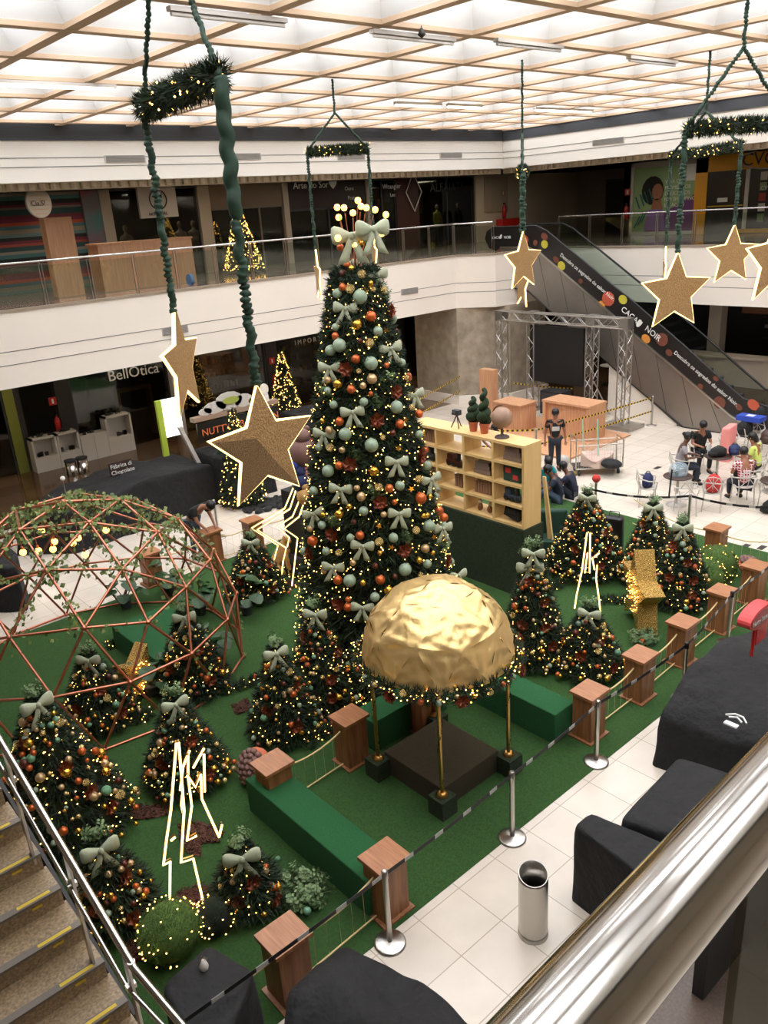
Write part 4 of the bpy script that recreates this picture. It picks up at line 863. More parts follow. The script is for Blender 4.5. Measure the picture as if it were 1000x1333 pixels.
def cone_hit(px, py, T, extra=1.0):
    base, h, r0 = T; d = ray(px, py).normalized(); best = None; s = 3.0
    while s < 22:
        p = EYE + d * s; q = p - base
        if 0 <= q.z <= h and math.hypot(q.x, q.y) < surf_r(h, r0, q.z) * extra: return p
        s += .02
        if best is None or 0 <= q.z <= h and math.hypot(q.x, q.y) - surf_r(h, r0, q.z) < best[0]: best = (math.hypot(q.x, q.y) - surf_r(h, r0, q.z), p.copy())
    b = best[1]; q = b - base; k = surf_r(h, r0, q.z) / max(.01, math.hypot(q.x, q.y)); return base + Vector((q.x * k, q.y * k, q.z))
cc = dict(S='sage', O='orange', G='gold', T='tex', B='maroon', C='champ')
C4 = '262,362,38,O;255,405,35,B;287,310,46,S;327,325,34,G;371,338,48,S;434,315,40,S;296,380,28,G;344,408,44,T;390,453,30,G;463,445,38,O;452,487,40,T;482,480,36,T;253,472,36,O;289,481,44,T;226,502,44,S;338,520,66,S;403,481,26,T;393,617,48,O;324,657,46,G;426,691,46,S;534,625,52,S;216,670,34,S;218,714,38,O;236,760,62,S;192,785,50,S;336,738,24,B;385,747,42,T;317,828,42,O;393,849,62,S;469,859,26,O;544,846,38,S;332,887,24,T;397,926,48,C;228,952,44,G;180,932,32,C;353,960,32,C;294,978,40,O;391,1000,24,O;612,915,46,O;567,920,26,T;207,1054,38,S;178,985,34,S;357,1040,40,S;519,1066,60,S;593,1067,28,T;630,1100,38,O;536,1150,42,O;237,1137,40,O;186,1180,36,C;264,1200,60,S;152,1135,26,G;395,1255,64,S;191,1268,38,T;249,1278,30,C;133,1265,34,S;500,1195,30,B;451,1217,26,T;632,1202,38,S;691,1198,38,G;706,1275,38,O;557,748,36,C;539,690,34,B'
C5 = '185,208,58,S;241,180,40,O;418,209,48,G;690,180,44,S;752,176,40,G;647,249,38,T;332,295,30,C;354,339,44,C;443,292,40,T;497,297,42,O;551,284,46,S;658,347,56,O;783,385,32,G;820,407,48,O;776,446,42,O;801,336,38,S;294,390,30,G;241,429,44,G;366,413,46,S;469,430,30,C;705,338,26,G;524,367,28,O;700,489,58,S;848,483,52,S;825,533,34,T;671,438,26,G;690,434,26,G;154,485,40,S;105,565,50,O;94,502,32,C;160,432,30,G;299,549,38,S;348,537,42,O;446,570,42,T;518,549,46,S;634,511,38,T;681,604,42,C;240,625,34,T;175,618,38,S;312,677,30,C;426,692,28,B;578,711,62,S;692,682,42,S;848,671,46,S;720,626,26,G;235,765,44,O;295,768,60,S;363,779,30,G;451,763,46,O;493,816,46,G;724,757,42,O;424,852,46,S;450,626,26,G;163,719,28,C;287,863,28,O;287,903,42,O;61,617,40,S;111,310,42,S;858,587,32,T;650,665,34,G;316,468,26,B;526,747,26,B;657,738,26,T'
def band(z, h): return ('at the foot', 'very low', 'low', 'in the lower third', 'below the middle', 'at the middle', 'above the middle', 'in the upper third', 'high', 'very high', 'under the crown')[max(0, min(10, int(z / h * 11)))]
def sidew(q):   # side as seen facing the display
    v = (q.x * .74 - q.y * .67) / (math.hypot(q.x, q.y) + .001); return 'left edge' if v < -.75 else 'front left' if v < -.25 else 'front' if v < .25 else 'front right' if v < .75 else 'right edge'
for S, sc_, ox, oy in ((C4, 3.808, 380, 250), (C5, 3.92, 380, 560)):
    for it in S.split(';'):
        a, b, d_, c_ = it.split(','); px, py = float(a) / sc_ + ox, float(b) / sc_ + oy; p = cone_hit(px, py, tree_data['main'], 1.1)
        r = float(d_) / sc_ / 2 * (p - EYE).length / FPX * 1.08; q = p - tree_data['main'][0]
        bauble(p, r, cc[c_], '%s, %s of the tall tree' % (band(q.z, MH), sidew(q)), 'baubles on the tall tree')
# small-tree baubles: nearest-facing side of each tree
rest = {}
order = ('gold', 'champ', 'orange', 'sage', 'tex', 'gold', 'maroon', 'teal', 'champ', 'orange', 'gold', 'tex')
for key, name in TR.items():
    base, h, r0 = tree_data[key]; va_ = math.atan2(-base.y, -base.x)
    n = 26 if key == 'A' else 12 if key != 'B' else 10
    for k in range(n + int(62 * r0 * h)):
        s = (.08 + .84 * ((k * .618) % 1)) if k < n else rnd() * .9; s = s ** 1.15; z = .12 + s * (h - .12); a = va_ + ru(-1.45, 1.45); rr = surf_r(h, r0, z) * 1.1 + .01
        p = base + Vector((rr * math.cos(a), rr * math.sin(a), z)); c_ = order[k % 12]
        if k < n: bauble(p, ru(.034, .06) * (1.2 if key == 'A' else 1), c_, '%s, %s, %s' % (band(z, h), sidew(p - base), name), 'baubles on the small trees')
        else: rest.setdefault(c_, []).append((p, ru(.024, .044)))
cl = list(rest); mb = MB()
for i, c_ in enumerate(cl):
    mb.m = i
    for p, r in rest[c_]: mb.ball(p, r, 9, 6)
tag(mb.obj('small_baubles', [M[c_] for c_ in cl], smooth=True), 'many small mixed baubles scattered over the small trees', 'baubles', kind='stuff')

# bows, petals, eucalyptus
def bow_mesh():
    mb = MB()
    for s in (-1, 1):
        prof = [(0, .03, .03), (.06, .06, .05), (.14, .1, .07), (.21, .115, .06), (.25, .09, .035), (.26, .0, .0)]; V = []; n = 12
        for x, hz, hy in prof:
            for k in range(n): a = 6.283 * k / n; V.append((s * x, hy * math.cos(a), hz * math.sin(a) + .03 * x * 2))
        F = [(i * n + k, i * n + (k + 1) % n, (i + 1) * n + (k + 1) % n, (i + 1) * n + k) for i in range(len(prof) - 1) for k in range(n)]
        mb.add(V, F)
        c = [(s * .01, -.03, 0), (s * .05, -.05, -.12), (s * .1, -.035, -.24), (s * .13, -.05, -.34)]; wds = [.025, .045, .06, .075]; V = []
        for (x, y, z), w_ in zip(c, wds):
            for k in (-1, 1):
                for j in (0, .008): V.append((x + k * w_, y + j - abs(k) * .005, z + (.03 if k * s < 0 and w_ == .075 else 0)))
        F = []
        for i in range(3): q = i * 4; F += [(q, q + 2, q + 6, q + 4), (q + 1, q + 5, q + 7, q + 3), (q, q + 4, q + 5, q + 1), (q + 2, q + 3, q + 7, q + 6)]
        F += [(12, 14, 15, 13)]; mb.add(V, F)
    mb.ball((0, -.035, 0), .045, 10, 7, (.9, .8, 1.1)); return mb
BOW = bow_mesh().mesh('ribbon_bow', M['bow'], True)
def flower_mesh():
    mb = MB()
    for lay, (n, L, up) in enumerate(((6, .13, .02), (5, .09, .05))):
        for k in range(n):
            a = 6.283 * k / n + lay * .5; u = Vector((math.cos(a), 0, math.sin(a))); v = Vector((-math.sin(a), 0, math.cos(a)))
            pts = [Vector((0, -up, 0)), u * L * .5 + v * L * .46 + Vector((0, -up - .04, 0)), u * L * .95 + Vector((0, -up - .02, 0)), u * L * .5 - v * L * .46 + Vector((0, -up - .03, 0)), u * L * .55 + Vector((0, -up + .0, 0))]
            mb.add(pts, [(0, 1, 4), (1, 2, 4), (2, 3, 4), (3, 0, 4)])
    mb.ball((0, -.07, 0), .018, 6, 4); return mb
FLO = flower_mesh().mesh('copper_flower', M['flower'])
def euca_mesh(seed, n=16, up=False):
    st = random.getstate(); random.seed(seed); mb = MB()
    for k in range(n):
        a = ru(0, 6.283); el = ru(.1, 1.2) if not up else ru(.7, 1.4); d = Vector((math.cos(a) * math.cos(el), math.sin(a) * math.cos(el), math.sin(el))); L = ru(.14, .26)
        P = [d * L * s + Vector((0, 0, -.1 * s * s * L)) for s in (0, .33, .66, 1)]; mb.tube(P, .003, 3, caps=False)
        for j in range(8):
            s = .2 + j * .1; p = d * L * s; b = d.cross(Vector((rnd() - .5, rnd() - .5, rnd()))).normalized(); c_ = d.cross(b); r = ru(.014, .024)
            for sg in (-1, 1): q = p + b * sg * r * 1.2; mb.add([q + b * r, q + c_ * r, q - b * r, q - c_ * r + d * r * .5], [(0, 1, 2, 3)])
    random.setstate(st); return mb
EU = [euca_mesh(5).mesh('eucalyptus', M['euca']), euca_mesh(6, up=True).mesh('eucalyptus_b', M['euca'])]
def place(name, me, p, yaw, s, label, cat, group, tilt=0, roll=0):
    o = bpy.data.objects.new(name, me); C.objects.link(o); o.location = p; o.rotation_euler = (tilt, roll, yaw); o.scale = (s, s, s); return tag(o, label, cat, group)
def facing(p, T=None):      # yaw so that local -Y points from the tree axis outward / to the open side
    if T is not None: q = p - T; return math.atan2(q.y, q.x) + math.pi / 2
    return math.atan2(-p.y, -p.x) + math.pi / 2
def mp(l, sc_, ox, oy):
    for a, b in l: yield a / sc_ + ox, b / sc_ + oy
T0 = tree_data['main']
bows = list(mp([(422, 410), (265, 575), (488, 775), (188, 870), (300, 1090), (160, 1200), (608, 1005)], 3.808, 380, 250)) + list(mp([(535, 160), (248, 300), (548, 425), (710, 250), (360, 590), (770, 500), (210, 700), (850, 740), (110, 425), (360, 905)], 3.92, 380, 560))
for px, py in bows:
    p = cone_hit(px, py, T0, 1.08); q = p - T0[0]; f_ = facing(p, T0[0]); f2 = facing(p); s = .68
    place('ribbon_bow', BOW, p, f_ * .45 + f2 * .55 if abs(f_ - f2) < 3 else f2, s, 'sage ribbon bow %s on the %s of the tall tree' % (band(q.z, MH), sidew(q)), 'bow', 'ribbon bows', roll=ru(-.15, .15))
for px, py in list(mp([(395, 295), (480, 590), (270, 875), (510, 990), (420, 1130), (630, 1300)], 3.808, 380, 250)) + list(mp([(300, 170), (650, 140), (450, 365), (210, 530), (570, 610), (785, 665), (100, 625), (890, 750), (243, 885)], 3.92, 380, 560)):
    p = cone_hit(px, py, T0, 1.06); q = p - T0[0]; place('copper_flower', FLO, p, facing(p, T0[0]), 1.0, 'copper fabric flower %s on the %s of the tall tree' % (band(q.z, MH), sidew(q)), 'flower ornament', 'copper flowers', roll=ru(0, 6))
for i, (px, py) in enumerate(list(mp([(505, 540), (280, 830), (490, 945), (430, 1060), (160, 1010)], 3.808, 380, 250)) + list(mp([(330, 150), (430, 335), (600, 570), (790, 610), (880, 690), (200, 480)], 3.92, 380, 560))):
    p = cone_hit(px, py, T0, 1.02); q = p - T0[0]; place('eucalyptus_spray', EU[i % 2], p, facing(p, T0[0]), .9, 'pale eucalyptus spray %s on the %s of the tall tree' % (band(q.z, MH), sidew(q)), 'foliage spray', 'eucalyptus sprays', tilt=-.9)
mb = MB()
STAR5 = [(math.sin(k * math.pi / 5) * (1 if k % 2 == 0 else .42), math.cos(k * math.pi / 5) * (1 if k % 2 == 0 else .42)) for k in range(10)]
ST = MB().prism([(x * .05, 0, y * .05) for x, y in STAR5], (0, .012, 0)).mesh('star_ornament', M['gold'])
for px, py in list(mp([(362, 485), (468, 685), (565, 1130), (527, 1270)], 3.808, 380, 250)) + list(mp([(545, 92), (610, 300), (445, 490), (510, 598), (783, 748), (727, 545)], 3.92, 380, 560)):
    p = cone_hit(px, py, T0, 1.1); q = p - T0[0]; place('star_ornament', ST, p, facing(p), 1.0, 'tiny gold star ornament %s on the %s of the tall tree' % (band(q.z, MH), sidew(q)), 'star ornament', 'tiny gold stars', roll=rnd())
# small-tree toppers
tops = dict(A=(50, 880), B=(110, 1060), T3=(100, 835), T4=(222, 885), T5=(228, 785), T6=(304, 690), T7=(358, 822), T8=(425, 782), T9=(690, 698), T10=(760, 628), T11=(765, 780), T12=(850, 655), T13=(878, 672), T14=(320, 1085))
for key, name in TR.items():
    base, h, r0 = tree_data[key]; p = base + Vector((0, 0, h)); f_ = facing(p)
    place('eucalyptus_spray', EU[1], p + Vector((0, 0, -.02)), rnd() * 6, .95, 'eucalyptus tuft crowning %s' % name, 'foliage spray', 'eucalyptus tufts on the small trees')
    out = Vector((-p.x, -p.y, 0)).normalized(); s = .8 if key in 'AB' or key == 'T14' else .72
    place('ribbon_bow', BOW, p + out * .15 + Vector((0, 0, -.05)), f_ + ru(-.5, .5), s, 'sage ribbon bow at the top of %s' % name, 'bow', 'ribbon bows')
    for k in range(3 if r0 * h < .9 else 5):
        z = h * (.25 + .17 * k) if k < 4 else h * .4; a = math.atan2(-base.y, -base.x) + (-1) ** k * ru(.2, .9); rr = surf_r(h, r0, z) * 1.05; pp = base + Vector((rr * math.cos(a), rr * math.sin(a), z))
        place('copper_flower', FLO, pp, facing(pp, base), .9, 'copper flower %s, %s, %s' % (band(z, h), sidew(pp - base), name), 'flower ornament', 'copper flowers', roll=rnd() * 6)
b9 = tree_data['T9']; pp = cone_hit(690, 740, b9, 1.1); place('ribbon_bow', BOW, pp, facing(pp), .85, 'lower second bow on the slim tree right of the gold canopy', 'bow', 'ribbon bows')
pp = cone_hit(676, 722, b9, 1.1); place('eucalyptus_spray', EU[0], pp, 0, .9, 'side eucalyptus spray of the slim tree right of the gold canopy', 'foliage spray', 'eucalyptus sprays')
# crown of the tall tree
TOPC = T0[0] + Vector((0, 0, MH - .12))
t = thing('tree_topper', 'burst of warm globe bulbs crowning the tall tree', 'tree topper', TOPC)
dist = (TOPC - EYE).length
for px, py in ((439, 270), (448, 270.5), (459.5, 277), (441, 283), (466, 261), (470, 268.5), (477, 270.5), (488.5, 273), (502.5, 279.5), (440, 310), (497, 304), (462.5, 319)):
    e = AT(px, py, dist + ru(-.25, .15) - (.3 if py > 300 else 0)) - TOPC; MB().tube([e * .15, e * .92], .006, 5).obj('wire_stem', M['copper'], t); MB().lathe([(0, -.045), (.03, -.035), (.043, -.01), (.043, .01), (.03, .035), (0, .045)], 12, tuple(e)).obj('globe_bulb', M['bulb'], t, True)
for px, py, s, l in ((458, 307, 1.1, 'large sage bow under the bulb crown, front'), (485, 298, 1.0, 'large sage bow under the bulb crown, right')):
    p = AT(px, py, dist - .3); place('ribbon_bow', BOW, p, facing(p) + (.5 if s == 1.0 else 0), s, l + ' of the tall tree', 'bow', 'ribbon bows')
bauble(AT(443, 322, dist - .1), .05, 'orange', 'just below the bulb crown, left edge of the tall tree', 'baubles on the tall tree'); bauble(AT(471, 316, dist - .35), .04, 'gold', 'just below the bulb crown beside the big bow', 'baubles on the tall tree')

# ================================================================== GEODESIC DOMES
def geo(n):
    p = (1 + 5 ** .5) / 2
    V = [Vector(v).normalized() for v in ((-1, p, 0), (1, p, 0), (-1, -p, 0), (1, -p, 0), (0, -1, p), (0, 1, p), (0, -1, -p), (0, 1, -p), (p, 0, -1), (p, 0, 1), (-p, 0, -1), (-p, 0, 1))]
    z = V[0].copy(); x = z.cross(Vector((0, 0, 1))).normalized(); y = z.cross(x); V = [Vector((v.dot(x), v.dot(y), v.dot(z))) for v in V]
    near = lambda a, b: (a - b).length < 1.1
    Fs = [(i, j, k) for i in range(12) for j in range(i) for k in range(j) if near(V[i], V[j]) and near(V[j], V[k]) and near(V[i], V[k])]
    pts, ed, fc = [], set(), []
    def add(v):
        v = v.normalized()
        for i, q in enumerate(pts):
            if (q - v).length < 1e-3: return i
        pts.append(v); return len(pts) - 1
    for a, b, c_ in Fs:
        g = {}
        for i in range(n + 1):
            for j in range(n + 1 - i): g[i, j] = add(V[a] * i + V[b] * j + V[c_] * (n - i - j))
        for (i, j), u in g.items():
            for d in ((1, 0), (0, 1), (1, -1)):
                w_ = g.get((i + d[0], j + d[1]))
                if w_ is not None: ed.add((min(u, w_), max(u, w_)))
            if (i + 1, j) in g and (i, j + 1) in g: fc.append((u, g[i + 1, j], g[i, j + 1]))
            if (i + 1, j) in g and (i + 1, j - 1) in g: fc.append((u, g[i + 1, j], g[i + 1, j - 1]))
    return pts, ed, fc
DC = Vector((4.0726, 12.7125, .5643)); DR = 2.5467; DA = .9905
pts, ed, fc = geo(3)
t = thing('copper_dome', 'open geodesic dome of copper tubes with ivy and warm bulbs', 'dome frame', (DC.x, DC.y, 0))
ca, sa = math.cos(DA), math.sin(DA)
P3 = [Vector((v.x * ca - v.y * sa, v.x * sa + v.y * ca, v.z)) * DR + Vector((0, 0, DC.z)) for v in pts]
ok = [v.z > -.28 for v in pts]; vis = []
for i, v in enumerate(P3):
    if ok[i] and v.z < .2: v.z = .03
for a, b in sorted(ed):
    if ok[a] and ok[b]: MB().tube([P3[a], P3[b]], .021, 8).obj('strut', M['copper'], t, True); vis.append((P3[a], P3[b]))
for i, v in enumerate(P3):
    if ok[i]: MB().ball(v, .045, 8, 6, (1, 1, .8)).obj('hub', M['copper'], t, True)
iv = MB()
for a, b in vis:
    m_ = (a + b) / 2
    dens = 60 if m_.z > 2.2 else 22 if m_.z > 1.6 and rnd() < .6 else 6 if rnd() < .25 else 0
    if m_.z > 1.9 and m_.y > DC.y - .3: dens = int(dens * 1.6)
    for k in range(dens):
        p = a.lerp(b, rnd()) + Vector((ru(-.09, .09), ru(-.09, .09), ru(-.12, .06))); u = Vector((ru(-1, 1), ru(-1, 1), ru(-.2, 1))).normalized(); v = u.orthogonal().normalized(); s = ru(.025, .05)
        iv.add([p - u * s, p + v * s * .9, p + u * s, p - v * s * .9], [(0, 1, 2, 3)])
tag(iv.obj('ivy_leaves', M['ivy'], t), kind='stuff')
for i, (px, py) in enumerate(((54, 691), (30, 719), (50, 717), (71, 705), (69, 715), (95, 707), (102, 700), (111, 722), (138, 690))):
    p = AT(px, py, (Vector((DC.x - .3, DC.y, 2.5)) - EYE).length + ru(-.3, .3)); q = p - Vector((DC.x, DC.y, 0))
    lb = thing('hanging_bulb', 'warm globe bulb hanging in the copper dome, number %s from the stair side' % ('one two three four five six seven eight nine'.split()[i]), 'bulb', p, 0, 'globe bulbs in the copper dome')
    lb['label'] = 'warm globe bulb in the copper dome, ' + ('highest on the left', 'lowest at the left end', 'second low one on the left', 'upper of the close pair', 'lower of the close pair', 'left of the middle pair', 'right of the middle pair', 'lowest of all, in the middle', 'rightmost, apart from the others')[i]
    MB().ball((0, 0, 0), .055, 14, 10).obj('globe', M['bulb'], lb, True); MB().lathe([(.02, .05), (.02, .1), (.004, .1), (.004, min(.9, max(.2, 3.0 - p.z)))], 8).obj('cord', M['copper'], lb)
# gold canopy
GC = Vector((6.25, 6.47, 0))
t = thing('gold_canopy', 'gold lame dome canopy on four brass poles with a lit garland rim', 'canopy', GC)
pts, ed, fc = geo(2); RG = .99; RZ = 1.9; HZ = .98; mb = MB(); wr = random.Random(4)
a0 = .5; ca, sa = math.cos(a0), math.sin(a0)
Q = [Vector((v.x * ca - v.y * sa, v.x * sa + v.y * ca, v.z)) for v in pts]
def dome_p(u, v, w_, s): return Q[u] * s[0] + Q[v] * s[1] + Q[w_] * s[2]
from mathutils import noise as mnoise
N_ = 14
for f_ in fc:
    if min(Q[k].z for k in f_) < -.12: continue
    idx = {}; V = []
    for i in range(N_ + 1):
        for j in range(N_ + 1 - i):
            s = (i / N_, j / N_, (N_ - i - j) / N_); p = dome_p(*f_, s); p = p.lerp(p.normalized(), .4)
            ctr = 27 * s[0] * s[1] * s[2]
            fold = sum(abs(math.sin((s[a] - s[(a + 1) % 3]) * 9 + a)) ** 3 * (max(s) ** 2.5) for a in range(3))
            n = mnoise.noise(p * 5) * .018 + mnoise.noise(Vector((p.x * 3, p.y * 3, p.z * 14))) * .02
            wv = sum(math.sin((s[a] * 26 + 5 * s[(a + 1) % 3] * (a + 1)) + f_[a]) * max(0, .75 - s[a]) * s[(a + 1) % 3] * s[(a + 2) % 3] for a in range(3)); r = 1 + n * .6 + .07 * wv
            idx[i, j] = len(V); V.append((p.x * r * RG, p.y * r * RG, RZ + max(0, p.z) * r * HZ))
    F = []
    for (i, j), u in idx.items():
        if (i + 1, j) in idx and (i, j + 1) in idx: F.append((u, idx[i + 1, j], idx[i, j + 1]))
        if (i + 1, j) in idx and (i + 1, j - 1) in idx: F.append((u, idx[i + 1, j], idx[i + 1, j - 1]))
    mb.add(V, F)
fab = mb.obj('fabric_cover', M['goldfab'], t, True)
bm = bmesh.new(); bm.from_mesh(fab.data); bmesh.ops.remove_doubles(bm, verts=bm.verts, dist=.004); bmesh.ops.recalc_face_normals(bm, faces=bm.faces); bm.to_mesh(fab.data); bm.free(); fab.data.polygons.foreach_set('use_smooth', [True] * len(fab.data.polygons))
for a, b in sorted(ed):
    if Q[a].z > -.1 and Q[b].z > -.1: MB().tube([(Q[a].x * RG * .96, Q[a].y * RG * .96, RZ + max(0, Q[a].z) * HZ * .96), (Q[b].x * RG * .96, Q[b].y * RG * .96, RZ + max(0, Q[b].z) * HZ * .96)], .012, 6).obj('rib', M['brass'], t)
polep = [(5.62 - 6.25, 7.06 - 6.47), (5.7 - 6.25, 5.93 - 6.47), (6.88 - 6.25, 5.85 - 6.47), (6.85 - 6.25, 7.2 - 6.47)]
for x, y in polep:
    MB().tube([(x, y, .3), (x, y, RZ + .1)], .026, 12).obj('pole', M['brass'], t, True); MB().lathe([(.08, .28), (.08, .3), (.04, .33)], 14, (x, y, 0)).obj('flange', M['brass'], t, True)
    o = MB().box((x - .13, y - .13, 0), (x + .13, y + .13, .28)).obj('turf_foot', M['turfdark'] if False else M['hedge'], t)
def garland_mesh(P, r, n, closed=False, lights=0, seed=1, L=.1):
    st = random.getstate(); random.seed(seed); g = MB(); li = MB(); P = [Vector(p) for p in P]; K = len(P) if closed else len(P) - 1
    for k in range(n):
        u = rnd() * K; i = int(u); a, b = P[i % len(P)], P[(i + 1) % len(P)]; c = a.lerp(b, u - i); tdir = (b - a).normalized(); s = tdir.orthogonal().normalized(); s2 = tdir.cross(s); an = ru(0, 6.283); d = s * math.cos(an) + s2 * math.sin(an)
        sprig(g, c + d * r * .25, d + tdir * ru(-.5, .5), L, .008)
    for k in range(lights):
        u = (k + rnd()) / lights * K; i = int(u); a, b = P[i % len(P)], P[(i + 1) % len(P)]; c = a.lerp(b, u - i); an = ru(0, 6.283); li.octa(c + Vector((math.cos(an) * r, math.sin(an) * r, ru(-1, 1) * r)), .011)
    random.setstate(st); return g, li
ringp = [(.99 * math.cos(k * .1745), .99 * math.sin(k * .1745), RZ - .03) for k in range(36)]
g, li = garland_mesh(ringp, .09, 1400, True, 300, 5, .12); tag(g.obj('rim_garland', M['fir'], t), kind='stuff'); tag(li.obj('rim_lights', M['fairy'], t), kind='stuff')
for x, y in polep[:3]:
    g2 = MB(); l2 = MB()
    for k in range(60): z = ru(.4, 1.8); a = z * 9; g2.octa((x + .035 * math.cos(a), y + .035 * math.sin(a), z), .01)
    tag(g2.obj('pole_vine', M['pinedark'], t), kind='stuff')
for k in range(26):
    a = -2.35 + (k - 13) * .2; c_ = ('gold', 'tex', 'orange', 'sage', 'champ')[k % 5]; p = GC + Vector((1.06 * math.cos(a), 1.06 * math.sin(a), RZ - .03 + ru(-.07, .05)))
    bauble(p, ru(.03, .045), c_, 'hanging in the lit garland round the gold canopy, %s' % ('left side', 'front left', 'front', 'front right', 'right side')[min(4, k * 5 // 26)], 'baubles on the canopy garland')
for a, l in ((-2.9, 'left'), (-2.1, 'front'), (-1.2, 'front right'), (-.5, 'right')):
    p = GC + Vector((1.08 * math.cos(a), 1.08 * math.sin(a), RZ - .05)); place('copper_flower', FLO, p, a + math.pi / 2, .8, 'copper fabric flower on the gold canopy garland, %s' % l, 'flower ornament', 'copper flowers')

# ================================================================== HANGING FRAMES AND STARS
def star(c, R, az, label, grp='hanging glitter stars'):     # az: azimuth of the star's flat plane
    c = Vector(c); t = thing('hanging_star', label, 'star', c, az, grp)
    pl = [(math.sin(k * math.pi / 5) * R * (1 if k % 2 == 0 else .46), math.cos(k * math.pi / 5) * R * (1 if k % 2 == 0 else .46)) for k in range(10)]
    MB().prism([(x, -.02, z) for x, z in pl], (0, .04, 0)).obj('glitter_panel', M['cork'], t)
    if R > .525 and az == 0.0 and c.x < 5: MB().prism([(x, -.024, z) for x, z in (pl[6], pl[7], (pl[8][0] * .9, pl[8][1] * .9), (pl[9][0] * .5, pl[9][1] * .5), (0.12 * R, -.2 * R), pl[4], pl[5])], (0, .004, 0)).obj('darker_board_half', mat('dark_glitter_board', (150, 116, 72), .6, .1, rgb2=(84, 60, 34), vscale=85, bump=.6, bscale=90, detail=8), t)
    rim = MB()
    rim.tube([(x * 1.01, 0, z * 1.01) for x, z in pl], R * .034, 8, closed=True)
    rim.obj('led_edge', M['led'], t, True); return c + Vector((0, 0, R))
def strap(a, b, label, r=.035, fat=None):
    a, b = Vector(a), Vector(b); L = (b - a).length; n = int(L / .016); P = []; Rr = []
    for i in range(n + 1):
        s = i / n; p = a.lerp(b, s); ph = i * 1.1; k = r * .82 * (1 + .42 * math.sin(i * 2.1) * abs(math.sin(s * 9 + r * 100)) + ru(-.12, .12))
        if fat and fat[0] < s < fat[1]: k = r * (1.25 - .3 * abs(s - fat[0]))
        P.append(p + Vector((math.sin(ph * .5) * r * .2, math.cos(ph * .37) * r * .2, 0))); Rr.append(k)
    O = a; return tag(MB().tube([p - O for p in P], Rr, 9).obj('ruched_strap', M['strap'], smooth=True, loc=O), label, 'strap', 'green ruched straps')
def hang_frame(A, B, apex, name, r=.035, garr=.12, vr=.025, n=700, top=None):
    t = thing('garland_bar', 'fir garland bar with fairy lights, %s' % name, 'garland', (A + B) / 2, 0, 'hanging garland bars')
    a, b = A - (A + B) / 2, B - (A + B) / 2
    MB().tube([a, b], .02, 8).obj('bar', M['dark'], t); g, li = garland_mesh([a, b], garr, n, False, 46, 8, garr * 1.15); tag(g.obj('garland_needles', M['fir'], t), kind='stuff'); tag(li.obj('garland_lights', M['fairy'], t), kind='stuff')
    strap(apex, A, 'thin strap from roof to left end of bar %s' % name, vr); strap(apex, B, 'thin strap from roof to right end of bar %s' % name, vr)
    if top: strap(top, apex, 'single strap from roof above bar %s' % name, vr)
def azimuth(px, py): r = ray(px, py); return math.atan2(r.y, r.x)
azA = 0.0; azC = azimuth(6900, -153)
# frame 1
R2 = .53; c2 = AT(343, 582, 7.0); c2top = c2 + Vector((0, 0, R2)); zb = ZAT(c2.x, c2.y, 98)
c1 = AT(234, 476, 7.5); B1 = G(187, 140, zb); c1 = Vector((B1.x, B1.y, 0)); c1.z = ZAT(c1.x, c1.y, 474); R1 = .5
s2 = Vector((c2.x, c2.y, zb))
star(c2, R2, azA, 'largest glitter star with bright led outline, hanging left of the tall tree'); star(c1, R1 * (c1 - EYE).length / 7.5, azimuth(579, 264) + math.pi, 'narrow-looking glitter star on the ruched strap nearest the stair side')
strap((c1.x, c1.y, zb), c1 + Vector((0, 0, R1)), 'thick green ruched strap holding the narrow-looking star', .042); strap(s2, c2top, 'thick green ruched strap holding the largest star', .048, fat=(0, .42))
ap = Vector(((c1.x + c2.x) / 2 + .02, (c1.y + c2.y) / 2, ZR - .02)); hang_frame(Vector((c1.x, c1.y, zb)), s2, ap, 'nearest the camera', garr=.11, n=900)
# frame 2
c3 = AT(414, 360, 17.0); R3 = .52; zb2 = ZAT(c3.x, c3.y, 198); star(c3, R3, azimuth(418, 260) + .12, 'far glitter star seen almost edge-on left of the tree top')
e3 = G(479, 193, zb2); ap2 = (Vector((c3.x, c3.y, 0)) + Vector((e3.x, e3.y, 0))) / 2; ap2.z = ZAT(ap2.x, ap2.y, 147)
strap((c3.x, c3.y, zb2), c3 + Vector((0, 0, R3)), 'slim green strap of the edge-on far star', .035); strap((e3.x, e3.y, zb2), (e3.x, e3.y, ZAT(e3.x, e3.y, 300)), 'slim green strap hanging behind the bulb crown', .035)
hang_frame(Vector((c3.x, c3.y, zb2)), Vector((e3.x, e3.y, zb2)), ap2, 'behind the top of the tall tree', r=.03, garr=.09, top=(ap2.x, ap2.y, ZR)); star(Vector((e3.x, e3.y, ZAT(e3.x, e3.y, 300) - .5)), .5, azimuth(480, 260) + .1, 'far glitter star hidden behind the tree crown')
# frame 3
c4 = AT(681, 341, 15.8); R4 = .53; zb3 = ZAT(c4.x, c4.y, 222); star(c4, R4, azA, 'glitter star hanging in front of the escalator top'); c4b = AT(679.5, 370, 17.2); star(c4b, .5, azimuth(680, 260) + .3, 'second far star half hidden below the one before the escalator top')
strap((c4.x, c4.y, zb3), c4 + Vector((0, 0, R4)), 'green strap of the star before the escalator top', .06); strap((c4b.x, c4b.y, zb3), c4b + Vector((0, 0, .5)), 'green strap of the half hidden second star', .05)
ap3 = (Vector((c4.x, c4.y, 0)) + Vector((c4b.x, c4b.y, 0))) / 2; ap3.z = zb3 + .65; hang_frame(Vector((c4.x, c4.y, zb3)), Vector((c4b.x, c4b.y, zb3)), ap3, 'seen end-on near the roof corner', garr=.1, top=(ap3.x, ap3.y, ZR), n=400)
